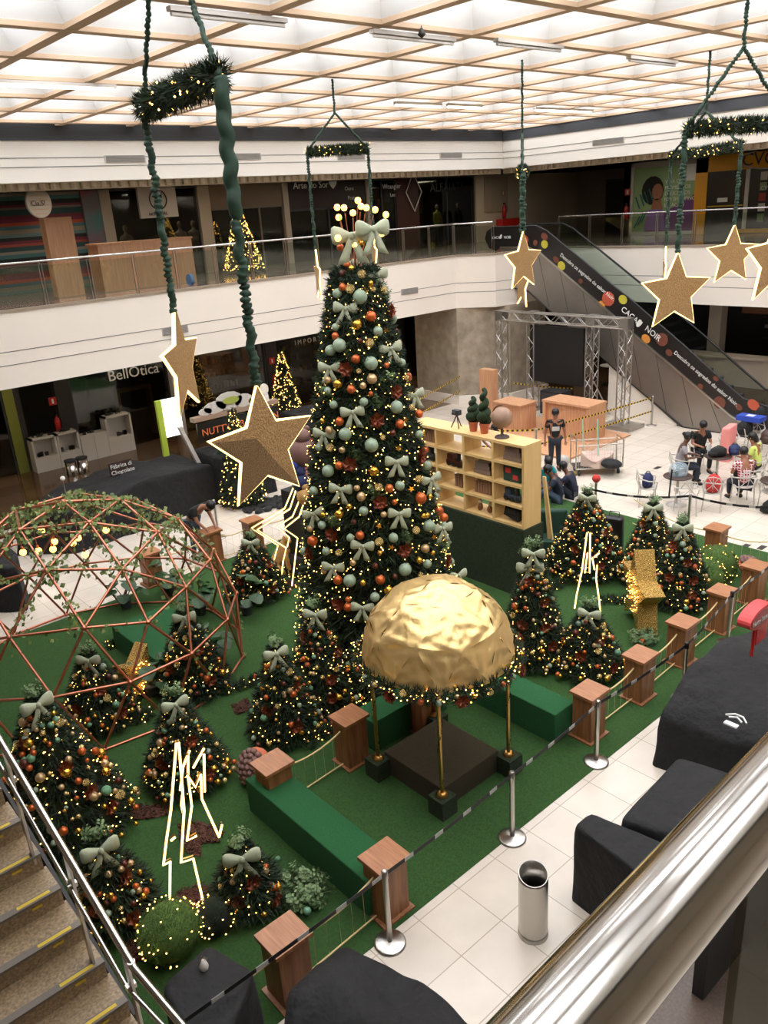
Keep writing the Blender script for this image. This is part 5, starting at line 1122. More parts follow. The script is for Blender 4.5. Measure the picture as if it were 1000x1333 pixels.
# frame 4
c5 = AT(879, 381, 12.6); R5 = .54; zb4 = ZAT(c5.x, c5.y, 168); star(c5, R5, azC, 'brightest right-hand glitter star, before the escalator slope'); c7 = AT(1008, 338, 13.2); star(c7, .62, azC + .3, 'glitter star cut by the right edge of the picture')
strap((c5.x, c5.y, zb4), c5 + Vector((0, 0, R5)), 'green strap of the brightest right-hand star', .045); e7 = Vector((c7.x, c7.y, zb4)); strap(e7, c7 + Vector((0, 0, .6)), 'green strap of the star at the right edge', .045)
ap4 = (Vector((c5.x, c5.y, 0)) + Vector((c7.x, c7.y, 0))) / 2; ap4.z = ZAT(ap4.x, ap4.y, 62); hang_frame(Vector((c5.x, c5.y, zb4)), e7, ap4, 'upper of the two at the right', garr=.1, top=(ap4.x, ap4.y, ZR), vr=.03)
# frame 5
c6 = AT(953, 333, 16.6); R6 = .53; zb5 = ZAT(c6.x, c6.y, 189); star(c6, R6, azC, 'plain lit glitter star before the right gallery, under the lower garland bar'); e8 = G(874, 203, zb5); c8 = Vector((e8.x, e8.y, ZAT(e8.x, e8.y, 352))); star(c8, .5, azimuth(866, 250) + .05, 'far star seen edge-on behind the brightest right-hand star')
strap((c6.x, c6.y, zb5), c6 + Vector((0, 0, R6)), 'green strap of the plain right gallery star', .04); strap((e8.x, e8.y, zb5), c8 + Vector((0, 0, .5)), 'green strap of the edge-on right star', .04)
ap5 = (Vector((c6.x, c6.y, 0)) + Vector((e8.x, e8.y, 0))) / 2; ap5.z = ZAT(ap5.x, ap5.y, 145); hang_frame(Vector((e8.x, e8.y, zb5)), Vector((c6.x, c6.y, zb5)), ap5, 'lower of the two at the right', garr=.09, top=(ap5.x, ap5.y, ZR), vr=.028)

# ================================================================== LIGHT REINDEER (two led outlines joined by rungs)
def reindeer(base, lines, label, d0=0.0):
    t = thing('light_reindeer', label, 'light figure', base); dist = (Vector(base) - EYE).length; v = Vector((-base[0], -base[1], 0)).normalized(); Pn = Vector(base)
    # outlines stand in vertical planes through the base, facing the near gallery
    for k, (off, pl) in enumerate(lines):
        o_ = Pn - v * off; P = []
        for px, py in pl:
            r = ray(px, py); s = (o_ - EYE).dot(v) / r.dot(v); P.append(EYE + r * s - Pn)
        for p in P: p.z = max(p.z, .02)
        MB().tube(P, .0135 if k < 99 else .01, 8).obj('led_outline', M['led'], t, True)
        MB().tube([p - v * .05 for p in P], .012, 4).obj('metal_frame', M['brass'], t)
    return t
s_ = 5.332
def Z(l, sx, ox, oy): return [(a / sx + ox, b / sx + oy) for a, b in l]
RB = G(240, 1188)
reindeer(RB, [(0, Z([(112, 1262), (115, 915), (68, 940), (90, 760), (120, 560), (158, 95)], s_, 200, 950)), (0.0, Z([(358, 1262), (275, 895), (190, 922), (212, 560), (175, 90)], s_, 200, 950)),
              (.25, Z([(455, 745), (335, 480), (328, 310), (292, 400), (232, 318)], s_, 200, 950)), (.25, Z([(475, 660), (455, 745)], s_, 200, 950)), (.45, Z([(350, 130), (275, 265)], s_, 200, 950)), (.45, Z([(250, 145), (205, 255), (185, 420)], s_, 200, 950)),
              (.3, Z([(350, 170), (355, 430)], s_, 200, 950)), (.35, Z([(240, 180), (240, 330), (265, 530), (232, 770), (300, 735)], s_, 200, 950)), (.2, Z([(200, 450), (192, 520), (205, 580)], s_, 200, 950)), (.2, Z([(150, 745), (120, 770)], s_, 200, 950))],
         'tall led outline reindeer standing between bark patches above the boxwood ball')
RB = G(369, 768)
reindeer(RB, [(0, Z([(335, 1240), (360, 970), (390, 840), (110, 665), (425, 465), (500, 235), (540, 95), (660, 220)], 7.41, 320, 600)), (-.0, Z([(445, 1205), (500, 745), (370, 655), (515, 540), (585, 335), (650, 400)], 7.41, 320, 600)),
              (.3, Z([(250, 1040), (310, 815), (55, 650), (375, 460), (465, 245)], 7.41, 320, 600)), (.3, Z([(400, 830), (420, 740), (305, 635), (450, 540), (530, 350)], 7.41, 320, 600))],
         'zigzag led outline reindeer beside the sand-coloured dog')
RB = G(766, 815)
reindeer(RB, [(0, Z([(150, 670), (200, 440), (245, 100)], 7.143, 730, 680)), (0, Z([(270, 470), (275, 100)], 7.143, 730, 680)), (0, Z([(360, 740), (330, 520), (340, 400)], 7.143, 730, 680)), (.15, Z([(225, 470), (250, 285)], 7.143, 730, 680)), (.15, Z([(315, 440), (295, 330)], 7.143, 730, 680)), (.1, Z([(310, 325), (360, 285)], 7.143, 730, 680)), (.1, Z([(150, 670), (130, 800)], 7.143, 730, 680)), (.1, Z([(360, 740), (370, 830)], 7.143, 730, 680))],
         'small led outline reindeer behind the front right Christmas tree')

# gold sequin stars
def sequin_star(base, R, az, th, tilt, label):
    t = thing('sequin_star', label, 'star', base, az); pl = [(math.sin(k * math.pi / 5 + tilt) * R * (1 if k % 2 == 0 else .45), math.cos(k * math.pi / 5 + tilt) * R * (1 if k % 2 == 0 else .45) + R * .86) for k in range(10)]
    MB().prism([(x, -th / 2, z) for x, z in pl], (0, th, 0)).obj('sequin_body', M['sequin'], t)
    li = MB()
    for k in range(60):
        a = ru(0, 6.28); r = R * .5 * rnd() ** .5; li.octa((r * math.cos(a), -th / 2 - .01, R * .86 + r * math.sin(a)), .01)
    tag(li.obj('lights_behind', M['fairy'], t), kind='stuff')
p = G(838, 818); sequin_star((p.x + .05, p.y + .1, .02), .78, math.atan2(-p.y, -p.x) + .3, .34, .0, 'standing gold sequin star beside the right-hand trees')
p = G(182, 905); sequin_star((p.x, p.y, -.12), .55, math.atan2(-p.y, -p.x) + 2.4, .25, .5, 'smaller gold sequin star lying inside the copper dome')
# shells
def shell(p, R, label, rx):
    t = thing('shell_ornament', label, 'ornament', p); t.rotation_euler = rx; MB().ball((0, 0, 0), R, 20, 12, (1, 1, .55)).obj('biscuit_back', M['terracotta'], t, True)
    mb = MB(); n = 0
    for ring_, cnt in ((0, 1), (.3, 6), (.55, 11), (.78, 15)):
        for k in range(cnt): a = 6.283 * k / cnt + ring_; mb.ball((ring_ * R * 1.05 * math.cos(a), ring_ * R * 1.05 * math.sin(a), R * .55 * (1 - ring_ ** 2) ** .5 + .02), R * .19, 8, 5)
    mb.obj('knobbly_face', M['biscuit'], t, True)
p = G(334, 998, .24); shell(p, .26, 'round knobbly brown shell ornament in a terracotta rim beside the podium', (math.radians(62), 0, math.radians(-80)))
p = G(976, 738, .2); shell(p, .24, 'flat brown knobbly shell ornament behind the corner podium', (.3, .1, 0))
# boxwood balls
def boxball(px, py, rpx, label, dark=False):
    p = G(px, py); d = (p - EYE).length; r = rpx * d / FPX; t = thing('boxwood_ball', label, 'shrub', (p.x + .1 * r, p.y + .1 * r, 0), 0, 'lit boxwood balls'); mb = MB()
    for k in range(2600): a = ru(0, 6.283); z = ru(-1, 1); s = (1 - z * z) ** .5; q = Vector((s * math.cos(a), s * math.sin(a), z)); c = q * r * ru(.9, 1.04) + Vector((0, 0, r * .97)); u = q.orthogonal().normalized() * r * .045; v = q.cross(u); mb.add([c - u, c + v * .7, c + u + q * r * .05], [(0, 1, 2)])
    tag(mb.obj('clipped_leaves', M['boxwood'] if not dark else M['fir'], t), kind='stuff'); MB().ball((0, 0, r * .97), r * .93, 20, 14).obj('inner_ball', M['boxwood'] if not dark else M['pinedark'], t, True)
    li = MB()
    for k in range(60): z = ru(-.6, .95); a = ru(0, 6.283); s = (1 - z * z) ** .5; li.octa((s * math.cos(a) * r * 1.07, s * math.sin(a) * r * 1.07, r * .97 + z * r * 1.07), .01)
    tag(li.obj('ball_lights', M['fairy'], t), kind='stuff')
boxball(225, 1246, 34, 'large lit boxwood ball at the foot of the tall light reindeer'); boxball(281, 1214, 22, 'small dark lit boxwood ball beside the large one', True)
boxball(917, 778, 24, 'nearer lit boxwood ball right of the tree pair'); boxball(932, 760, 24, 'rear lit boxwood ball right of the tree pair')
# bark patches
for (pl, l) in (([(150, 1058), (175, 1050), (215, 1050), (222, 1062), (190, 1068), (152, 1070)], 'thin strip of bark mulch beside the low handrail tree'), ([(232, 1078), (262, 1070), (290, 1085), (285, 1098), (262, 1100), (262, 1118), (244, 1112), (236, 1095)], 'bark mulch patch under the tall light reindeer'),
                ([(205, 1180), (240, 1160), (262, 1155), (290, 1150), (300, 1168), (285, 1185), (240, 1192), (208, 1195)], 'bark mulch patch behind the large boxwood ball'), ([(165, 1230), (190, 1225), (196, 1250), (175, 1255)], 'bark mulch beside the large boxwood ball, at the handrail'), ([(303, 920), (322, 912), (328, 925), (308, 932)], 'small bark patch left of the lone tree'), ([(352, 768), (378, 756), (388, 764), (368, 772)], 'small bark patch under the zigzag reindeer')):
    mb = MB(); c = sum((G(*q) for q in pl), Vector()) / len(pl); rr = [G(*q) - c for q in pl]; mb.add([Vector((v.x, v.y, .02)) for v in rr] + [Vector((0, 0, .045))], [(i, (i + 1) % len(pl), len(pl)) for i in range(len(pl))])
    for k in range(160):
        i = random.randrange(len(pl)); a, b = rr[i], rr[(i + 1) % len(pl)]; u, v = rnd(), rnd(); p = (a * u + b * (1 - u)) * v ** .5 * 1.08; mb.obox((p.x, p.y, .045), (rnd() - .5, rnd() - .5, ru(-.2, .2)), (rnd(), rnd(), .2), (0, 0, 1), (.04, .02, .01))
    tag(mb.obj('bark_mulch', M['soil'], loc=(c.x, c.y, 0)), l, 'mulch', kind='stuff')
# wreath, loose baubles, ground garlands
def ground_garland(pl, label, r=.07):
    P = [G(*q) + Vector((0, 0, .06)) for q in pl]; O = P[0].copy(); P = [p - O for p in P]; t = thing('ground_garland', label, 'garland', O, 0, 'fir garlands lying on the turf'); L = sum((b - a).length for a, b in zip(P, P[1:])); g, li = garland_mesh(P, r, int(L * 230), False, int(L * 24), 3, .13)
    tag(g.obj('garland_needles', M['fir'], t), kind='stuff'); tag(li.obj('garland_lights', M['fairy'], t), kind='stuff')
    for k in range(int(L * 3)): i = random.randrange(len(P) - 1); bauble(O + P[i].lerp(P[i + 1], rnd()) + Vector((0, 0, .07)), ru(.03, .042), ('gold', 'orange', 'sage', 'tex')[k % 4], 'in ' + label, 'baubles in the ground garlands')
ground_garland([(700, 765), (722, 768), (745, 756)], 'fir garland between the slim tree and the wide tree'); ground_garland([(782, 785), (815, 785), (835, 778)], 'fir garland behind the standing sequin star'); ground_garland([(140, 845), (175, 832), (230, 825), (275, 830)], 'fir garland crossing inside the copper dome'); ground_garland([(150, 945), (185, 940), (200, 930)], 'fir garland under the front of the copper dome'); ground_garland([(290, 905), (325, 892), (345, 885)], 'fir garland at the right foot of the copper dome'); ground_garland([(400, 975), (435, 950), (480, 925)], 'fir garland behind the podium left of the gold canopy'); ground_garland([(705, 875), (716, 880)], 'short garland tail at the foot of the slim tree', .05)
ground_garland([(340, 735), (365, 745), (392, 755)], 'fir garland before the sand-coloured dog')
for px, py, c_, r_, l in ((362, 1121, 'teal', .035, 'lying alone on the turf beside the little tree'),):
    bauble(G(px, py) + Vector((0, 0, r_)), r_, c_, l, 'baubles on the turf')
def bouquet(px, py, s, label, bs):
    p = G(px, py); t = thing('foliage_wreath', label, 'wreath', (p.x, p.y, .03), 0)
    for k in range(7): a = k * .9; o = bpy.data.objects.new('eucalyptus', EU[k % 2]); C.objects.link(o); o.parent = t; o.location = (.13 * s * math.cos(a), .13 * s * math.sin(a), .02); o.rotation_euler = (ru(-.6, .6), ru(-.6, .6), a); o.scale = (s, s, s)
    for dx, dy, r, c_ in bs: bauble(G(px + dx, py + dy, .1), r, c_, 'resting on the %s' % label.split(' with')[0], 'baubles in the wreaths')
bouquet(392, 1168, 1.15, 'eucalyptus wreath lying before the green bench', ((14, -6, .055, 'orange'), (16, 8, .04, 'teal'), (8, 18, .045, 'teal')))
bouquet(838, 835, .95, 'eucalyptus bunch at the foot of the standing sequin star', ((-2, 0, .05, 'orange'), (4, -6, .05, 'teal'), (9, 0, .045, 'teal')))
# broad leaf plants in the dome
for i, (px, py, lab) in enumerate(((165, 792, 'broad-leaved potted plant at the tile edge inside the copper dome'), (222, 775, 'broad-leaved plant under the bending man\'s podium'), (285, 870, 'broad-leaved plant by the right foot of the copper dome'), (322, 800, 'broad-leaved plant where the dome meets the rear tree'), (200, 905, 'broad-leaved plant behind the tall light reindeer tree'), (262, 800, 'broad-leaved plant behind the tree inside the dome'))):
    p = G(px, py); t = thing('broad_leaf_plant', lab, 'plant', (p.x, p.y, 0), 0, 'broad-leaved plants'); MB().lathe([(.09, 0), (.12, .2), (.1, .2)], 12).obj('pot', M['dark'], t)
    for k in range(9):
        a = k * 2.4; h = ru(.3, .75); d = Vector((math.cos(a), math.sin(a), 0)); tip = d * ru(.15, .38) + Vector((0, 0, h)); MB().tube([(0, 0, .18), tip * .6 + Vector((0, 0, .1)), tip], .008, 5).obj('stem', M['bigleaf'], t)
        u = d * .9 + Vector((0, 0, -.35)); v = Vector((-d.y, d.x, 0)); R_ = ru(.1, .16); Vv = [tip + u * R_ * math.cos(b) * 1.1 + v * R_ * math.sin(b) + Vector((0, 0, -.03 * math.cos(2 * b))) for b in [j * .5236 for j in range(12)]]
        MB().add([tip] + Vv + [q - Vector((0, 0, .004)) for q in Vv], [(0, j + 1, (j + 1) % 12 + 1) for j in range(12)] + [tuple(range(24, 12, -1))]).obj('leaf', M['bigleaf'], t)
# sand-coloured dog
p = G(378, 748); t = thing('dog_figure', 'sand-coloured sitting dog figure with dark collar behind the light reindeer', 'dog', (p.x, p.y + .25, 0), math.atan2(-p.y, -p.x) + .9)
def skinmesh(name, verts, edges, radii, m, parent, sub=2):
    me = bpy.data.meshes.new(name); me.from_pydata([tuple(v) for v in verts], edges, []); o = bpy.data.objects.new(name, me); C.objects.link(o)
    s = o.modifiers.new('skin', 'SKIN'); s.use_smooth_shade = True
    for i, r in enumerate(radii): me.skin_vertices[0].data[i].radius = (r, r) if not isinstance(r, tuple) else r
    # one root per connected piece
    par = list(range(len(verts)))
    def find(a):
        while par[a] != a: a = par[a]
        return a
    for a, b in edges: par[find(a)] = find(b)
    seen = set()
    for i in range(len(verts)):
        f_ = find(i); me.skin_vertices[0].data[i].use_root = f_ not in seen; seen.add(f_)
    u = o.modifiers.new('sub', 'SUBSURF'); u.levels = sub; u.render_levels = sub
    me.materials.append(m)
    if parent: o.parent = parent
    return o
V = [(-.2, 0, .2), (0, 0, .35), (.14, 0, .62), (.2, 0, .8), (.3, 0, .8), (.42, 0, .76), (.2, .1, .4), (.24, .1, .2), (.25, .1, .03), (.32, .1, .03), (.2, -.1, .4), (.24, -.1, .2), (.25, -.1, .03), (.32, -.1, .03), (-.05, .17, .2), (.12, .19, .1), (.2, .19, .04), (-.05, -.17, .2), (.12, -.19, .1), (.2, -.19, .04), (-.36, 0, .08), (-.55, 0, .05)]
Ed = [(0, 1), (1, 2), (2, 3), (3, 4), (4, 5), (2, 6), (6, 7), (7, 8), (8, 9), (2, 10), (10, 11), (11, 12), (12, 13), (0, 14), (14, 15), (15, 16), (0, 17), (17, 18), (18, 19), (0, 20), (20, 21)]
Ra = [.17, .19, .14, .11, .1, .05, .07, .055, .05, .04, .07, .055, .05, .04, .11, .06, .045, .11, .06, .045, .05, .03]
skinmesh('body', V, Ed, Ra, M['sand'], t)
for s in (-1, 1): MB().ball((.2, s * .11, .82), .07, 10, 7, (.6, .35, 1.3)).obj('ear', M['sand'], t, True); MB().ball((.36, s * .05, .84), .015, 8, 6).obj('eye', M['black'], t, True)
MB().ball((.47, 0, .78), .025, 8, 6).obj('nose', M['black'], t, True); MB().tube([(.15 + .13 * math.cos(a), .13 * math.sin(a), .66 - .05 * math.cos(a)) for a in [k * .4488 for k in range(14)]], .015, 6, closed=True).obj('collar', M['black'], t)
# green armchair and black case behind the wide tree
p = G(718, 722); t = thing('green_armchair', 'dark green rounded armchair leaning behind the slim tree', 'armchair', (p.x, p.y, 0), math.radians(40)); MB().box((-.3, -.32, .12), (.3, .32, .42)).obj('seat', M['green'], t); o = MB().box((.2, -.34, .3), (.34, .34, .95)).obj('backrest', M['green'], t); b = o.modifiers.new('b', 'BEVEL'); b.width = .06; b.segments = 3
for s in (-1, 1): o = MB().box((-.3, s * .28 - .06, .3), (.3, s * .28 + .06, .6)).obj('armrest', M['green'], t); b = o.modifiers.new('b', 'BEVEL'); b.width = .05; b.segments = 3
for s in (-1, 1):
    for q in (-.24, .24): MB().lathe([(.02, 0), (.025, .12)], 8, (q, s * .26, 0)).obj('leg', M['black'], t)
p = G(798, 720); t = thing('black_case', 'upright black case standing behind the wide Christmas tree', 'case', (p.x, p.y, 0), .3); o = MB().box((-.12, -.2, .05), (.12, .2, .85)).obj('shell', M['black'], t); b = o.modifiers.new('b', 'BEVEL'); b.width = .07; b.segments = 3
for s in (-1, 1): MB().lathe([(.04, -.02), (.04, .02)], 10, (.0, s * .14, .04), 'x').obj('wheel', M['rubber'], t)
MB().tube([(0, -.1, .84), (0, -.1, .95), (0, .1, .95), (0, .1, .84)], .012, 6).obj('handle', M['dark'], t)

# ================================================================== BLACK DRAPED STALLS
def drape(name, outline, h, label, seed=1, fold=.05, topn=None, flare=.08, lump=.03, cat='covered stall', m='cloth', ridge=None):
    """cloth pulled over a prism with rounded footprint: rings from floor to top edge then inwards"""
    c = sum((Vector((q[0], q[1], 0)) for q in outline), Vector()) / len(outline); rs = random.Random(seed); pts_ = []; n = len(outline)
    for i in range(n):
        a, b = Vector((*outline[i][:2], 0)), Vector((*outline[(i + 1) % n][:2], 0)); k = max(3, int((b - a).length / .07))
        for j in range(k): pts_.append(a.lerp(b, j / k))
    N = len(pts_)
    for _ in range(1): pts_ = [(pts_[i - 1] + pts_[i] * 2 + pts_[(i + 1) % N]) / 4 for i in range(N)]
    V = []; F = []; rings = [(0, 1 + flare, 0), (.02, 1 + flare * .95, 0), (.2, 1 + flare * .6, 0), (.45, 1 + flare * .3, 0), (.7, 1.01, 0), (.88, 1.0, 0), (.96, .985, 0), (1.0, .95, 1), (1.0, .8, 1), (1.0, .6, 1), (1.0, .4, 1), (1.0, .2, 1), (1.0, .05, 1)]
    def hgt(p): 
        base_h = topn(p) if topn else h
        return base_h + (mnoise.noise(Vector((p.x * 1.6, p.y * 1.6, seed))) * lump * 2)
    for s, k, tp in rings:
        for i, p in enumerate(pts_):
            d = p - c; q = c + d * k; ang = i / N; f_ = fold * (1 - s) * (math.sin(i * .55 + math.sin(i * .13 + seed) * 2) * .5 + mnoise.noise(Vector((i * .12, seed, s * 1.2))) * 1.2) if not tp else 0
            q = q + d.normalized() * f_; wr_ = mnoise.noise(Vector((q.x * 3, q.y * 3, s * 3 + seed))) * lump * .5
            V.append((q.x - c.x + (wr_ if not tp else 0), q.y - c.y, hgt(q) * s + (wr_ if tp else 0)))
    R_ = len(rings)
    for r in range(R_ - 1):
        for i in range(N): j = (i + 1) % N; F.append((r * N + i, r * N + j, (r + 1) * N + j, (r + 1) * N + i))
    V.append((0, 0, hgt(c))); F += [((R_ - 1) * N + i, (R_ - 1) * N + (i + 1) % N, len(V) - 1) for i in range(N)]
    o = MB().add(V, F).obj(name, M[m], None, True, (c.x, c.y, 0)); return tag(o, label, cat)
def gxy(l, z): return [tuple(G(a, b, z)[:2]) for a, b in l]
# big right stall
BXL = [(8.35, 4.55), (11.9, 4.75), (12.3, 3.1), (8.6, 2.7)]
o = drape('covered_stall', BXL, 1.3, 'largest black covered stall with a white logo patch, right of the podium row', 3, topn=lambda p: 1.12 - .45 * max(0, (9.2 - p.x)) + .1 * max(0, p.y - 4) - .3 * max(0, p.x - 9.9), flare=.03, fold=.05, lump=.05)
p = OY(957, 940, 3.6); 
p = G(957, 940, 1.13); qx, qy = p.x - o.location.x, p.y - o.location.y; MB().obox((qx - .1, qy, 1.15), (1, 0, 0), (0, 1, 0), (0, 0, 1), (.07, .16, .02)).tube([(qx + .02, qy - .13, 1.165), (qx + .1, qy - .05, 1.17), (qx + .1, qy + .05, 1.17), (qx + .02, qy + .13, 1.165)], .012, 4).tube([(qx + .0, qy - .08, 1.165), (qx + .05, qy, 1.17), (qx, qy + .08, 1.165)], .012, 4).obj('white_logo_patch', M['white_e'], o)
# lower right covered furniture
drape('covered_stall', [(6.2, 3.75), (7.6, 3.85), (7.75, 3.2), (6.4, 3.1)], .92, 'flat-topped black covered counter between the largest stall and the steel rail', 5, flare=.02, fold=.02, lump=.01)
drape('covered_stall', [(5.72, 4.0), (6.0, 4.0), (6.15, 3.1), (5.85, 2.3), (5.5, 2.4)], 1.02, 'tall narrow black covered block beside the steel bin', 6, flare=.02, fold=.03, lump=.01)
drape('covered_stall', [(5.9, 3.7), (6.5, 3.75), (7.6, 3.3), (7.6, 2.3), (6.0, 2.4)], .6, 'low black covered section between the two taller covered blocks', 7, flare=.02, fold=.03, lump=.03)
# bottom drapes
o = drape('covered_stall', gxy([(208, 1285), (272, 1228), (332, 1262), (300, 1345), (240, 1345)], .85), .85, 'black covered box in the bottom left with a white cup-like cap on top', 8, flare=.05, fold=.03, lump=.015)
pc = G(265, 1256, .9); t = thing('cap_fitting', 'small white metal cap on the bottom left covered box', 'fitting', (pc.x, pc.y, .84)); MB().lathe([(.035, 0), (.045, .04), (.03, .1), (.0, .11)], 14).obj('cap', M['palegrey'], t, True); MB().tube([(.04, 0, .1), (.0, 0, .16), (-.04, 0, .1)], .01, 6).obj('loop', M['steel'], t)
drape('covered_stall', [(3.25, 4.85), (3.55, 4.1), (3.55, 3.3), (2.2, 3.0), (1.9, 4.2), (2.55, 4.75)], .8, 'crumpled black covered stall at the bottom centre before the podiums', 9, topn=lambda p: .8 - .3 * abs(p.x - 2.9) - .05 * abs(p.y - 4), flare=.08, fold=.07, lump=.09)
# back left
t1 = drape('covered_stall', [(6.0, 20.2), (9.9, 20.4), (10.0, 18.6), (6.0, 18.3), (5.0, 19.3)], 1.25, 'long black covered kiosk behind the copper dome with the chocolate sign', 10, topn=lambda p: 1.3 - .12 * abs(p.x - 8.2), flare=.06, fold=.05, lump=.06)
t2 = drape('covered_stall', [(9.9, 19.6), (11.5, 19.3), (11.6, 18.2), (10.0, 18.2)], 1.35, 'black covered kiosk under the Nutty Bavarian sign', 11, flare=.05, fold=.06, lump=.04)
drape('covered_stall', gxy([(-40, 800), (36, 795), (36, 775), (20, 760), (-40, 760)], 0), 1.0, 'black covered block at the left edge behind the copper dome', 12, flare=.03)
drape('covered_stall', [(13.8, 21.0), (15.6, 21.0), (15.6, 19.6), (13.8, 19.6)], 1.4, 'grey-black covered kiosk seen between the largest star and the tall tree', 13, flare=.04)
# chocolate sign
p = G(170, 640); p = Vector((8.6, 19.4, 0)); x0 = OY(150, 610, 19.4)
t = thing('chocolate_sign', 'small dark sign on a post reading Fabrica di Chocolate', 'sign', (OY(163, 640, 19.4).x, 19.4, 1.15)); zz = OY(163, 607, 19.4).z - 1.15
MB().tube([(0, 0, 0), (0, 0, zz - .1)], .03, 8).obj('post', M['palegrey'], t); MB().cbox((0, 0, zz), (.62, .04, .34)).obj('board', M['brown'], t)
text('Fábrica di', Vector(t.location) + Vector((-.28, -.03, zz + .02)), (1, 0, 0), (0, 0, 1), .15, M['white_e'], t); text('Chocolate', Vector(t.location) + Vector((-.28, -.03, zz - .14)), (1, 0, 0), (0, 0, 1), .15, M['white_e'], t)
p = OY(82, 625, 18.9); t = thing('lamp_post', 'thin post with a small white ball top rising from the long covered kiosk', 'post', (p.x, 18.9, 1.1)); MB().tube([(0, 0, 0), (0, 0, p.z - 1.1)], .015, 6).obj('pole', M['steel'], t); MB().ball((0, 0, p.z - 1.06), .06, 10, 8).obj('ball_top', M['tee_white'], t, True)
# nut kiosk sign
Yk = 19.0; p = OY(262, 562, Yk)
t = thing('nut_kiosk_sign', 'nut kiosk signboard reading Nutty Bavarian over a wooden frame', 'sign', p); 
MB().box((-.1, 0, -.3), (2.5, .06, .22)).obj('board', M['black'], t); MB().box((-.2, -.05, .28), (2.5, .15, .4)).obj('shelf_board', mat('weathered_plank', (150, 124, 104), .7), t)
text('NUTTY', p + Vector((0, -.02, -.13)), (1, 0, 0), (0, 0, 1), .27, M['orange_ink'], t); text('BAVARIAN', p + Vector((1.18, -.02, -.13)), (1, 0, 0), (0, 0, 1), .27, M['orange_ink'], t)
MB().lathe([(0, -.02), (.14, -.02), (.14, .02), (0, .02)], 18, (0, 0, 0), 'x').obj('round_badge', M['palegrey'], t, loc=(1.02, -.03, -.04)).rotation_euler = (0, 0, math.pi / 2)
sl = MB()
for i, (x, z, a, b) in enumerate(((.5, .56, .35, .16), (.95, .66, .42, .24), (1.4, .58, .3, .18), (.2, .5, .2, .1), (1.75, .52, .2, .1))): sl.m = 0; sl.prism([(x + a * math.cos(k * .5236), -.02, z + b * math.sin(k * .5236)) for k in range(12)], (0, .03, 0))
sl.obj('cloud_cutout', M['palegrey'], t); o = MB().prism([(1.0 + .26 * math.cos(k * .5236), -.04, .66 + .1 * math.sin(k * .5236)) for k in range(12)], (0, .015, 0)).obj('green_cutout', mat('cutout_green', (150, 160, 70), .6), t)
MB().prism([(2.1 + .14 * math.cos(k * .5236), -.02, .75 + .16 * math.sin(k * .5236)) for k in range(12)], (0, .03, 0)).prism([(1.98, -.02, .4), (2.22, -.02, .4), (2.2, -.02, .62), (2.0, -.02, .62)], (0, .03, 0)).obj('plain_round_cutout', M['cream'], t)
for dx in (-.25, ): MB().obox((dx + .05, .1, -.75), (.35, 0, -1), (0, 1, 0), (1, 0, .35), (2.1, .12, .1)).obj('brace', M['palegrey'], t)
MB().box((-.7, .6, -.1), (-.2, .7, .9)).obj('lit_menu', M['signlit'], t); MB().box((-.85, .62, -.6), (-.7, .72, .9)).obj('green_edge', mat('lime_panel', (170, 190, 60), .6), t)
p = OY(291, 590, 18.6); o = MB().lathe([(0, -.03), (.2, -.03), (.2, .03), (0, .03)], 18, axis='x').obj('round_sign', M['green'], loc=p); o.rotation_euler = (0, 0, math.pi / 2); tag(o, 'small dark green round sign beside the nut kiosk brace', 'sign')
# plush and toy heap beyond the largest star (plain soft toys and balloons)
rr = random.Random(3)
for k, (px, py, r, c_, l) in enumerate(((396, 590, .3, 'biscuit', 'large grey-pink round plush'), (386, 605, .16, 'blue', 'bright blue plush'), (401, 618, .14, 'pink', 'pink plush'), (410, 604, .16, 'teal', 'teal plush'), (393, 628, .2, 'navy', 'navy plush'), (409, 626, .2, 'tee_grey', 'pale grey plush'), (398, 645, .18, 'sand', 'sandy plush'), (408, 575, .12, 'redd', 'red plush'))):
    p = AT(px, py, 16.0); t = thing('soft_toy', '%s in the toy heap between the largest star and the tall tree' % l, 'soft toy', p, 0, 'soft toys in the heap'); MB().ball((0, 0, 0), r, 14, 10, (1, 1, 1.1)).obj('body', M[c_], t, True); MB().ball((-.02, -.02, r * 1.15), r * .55, 12, 8).obj('head', M[c_], t, True)
    for s in (-1, 1): MB().ball((s * r * .4, 0, r * 1.6), r * .2, 8, 6).obj('ear', M[c_], t, True)
q = AT(398, 600, 16.6); t = thing('toy_cart', 'dark cart under the heap of soft toys', 'cart', (q.x, q.y, 0)); MB().box((-.5, -.4, .25), (.6, .4, .5)).obj('tray', M['dark'], t); MB().box((-.45, -.35, .5), (.55, .35, 1.9)).obj('toy_rack', M['blackm'], t)
for sx in (-.4, .5):
    for sy in (-.3, .3): MB().lathe([(.08, -.02), (.08, .02)], 10, (sx, sy, .08), 'x').obj('wheel', M['rubber'], t); MB().box((sx - .02, sy - .02, .08), (sx + .02, sy + .02, .25)).obj('caster_arm', M['dark'], t)
p = G(335, 655); t = thing('folding_stand', 'small black tripod music stand under the largest star', 'stand', (p.x, p.y, 0))
for a in (0, 2.1, 4.2): MB().tube([(0, 0, .35), (.25 * math.cos(a), .25 * math.sin(a), 0)], .012, 6).obj('leg', M['black'], t)
MB().tube([(0, 0, .3), (0, 0, .9)], .012, 6).obj('pole', M['black'], t)
p = G(362, 655); mb = MB(); n = 40
for k in range(140): a = ru(0, 6.28); r = rnd() ** .5; mb.ball((r * 1.0 * math.cos(a), r * .45 * math.sin(a), .05), ru(.04, .1), 6, 4, (1.4, 1, .6))
tag(mb.obj('cable_heap', M['blackm'], loc=(p.x, p.y, 0)), 'heap of black cloth and cable on the tiles below the largest star', 'heap', kind='stuff')
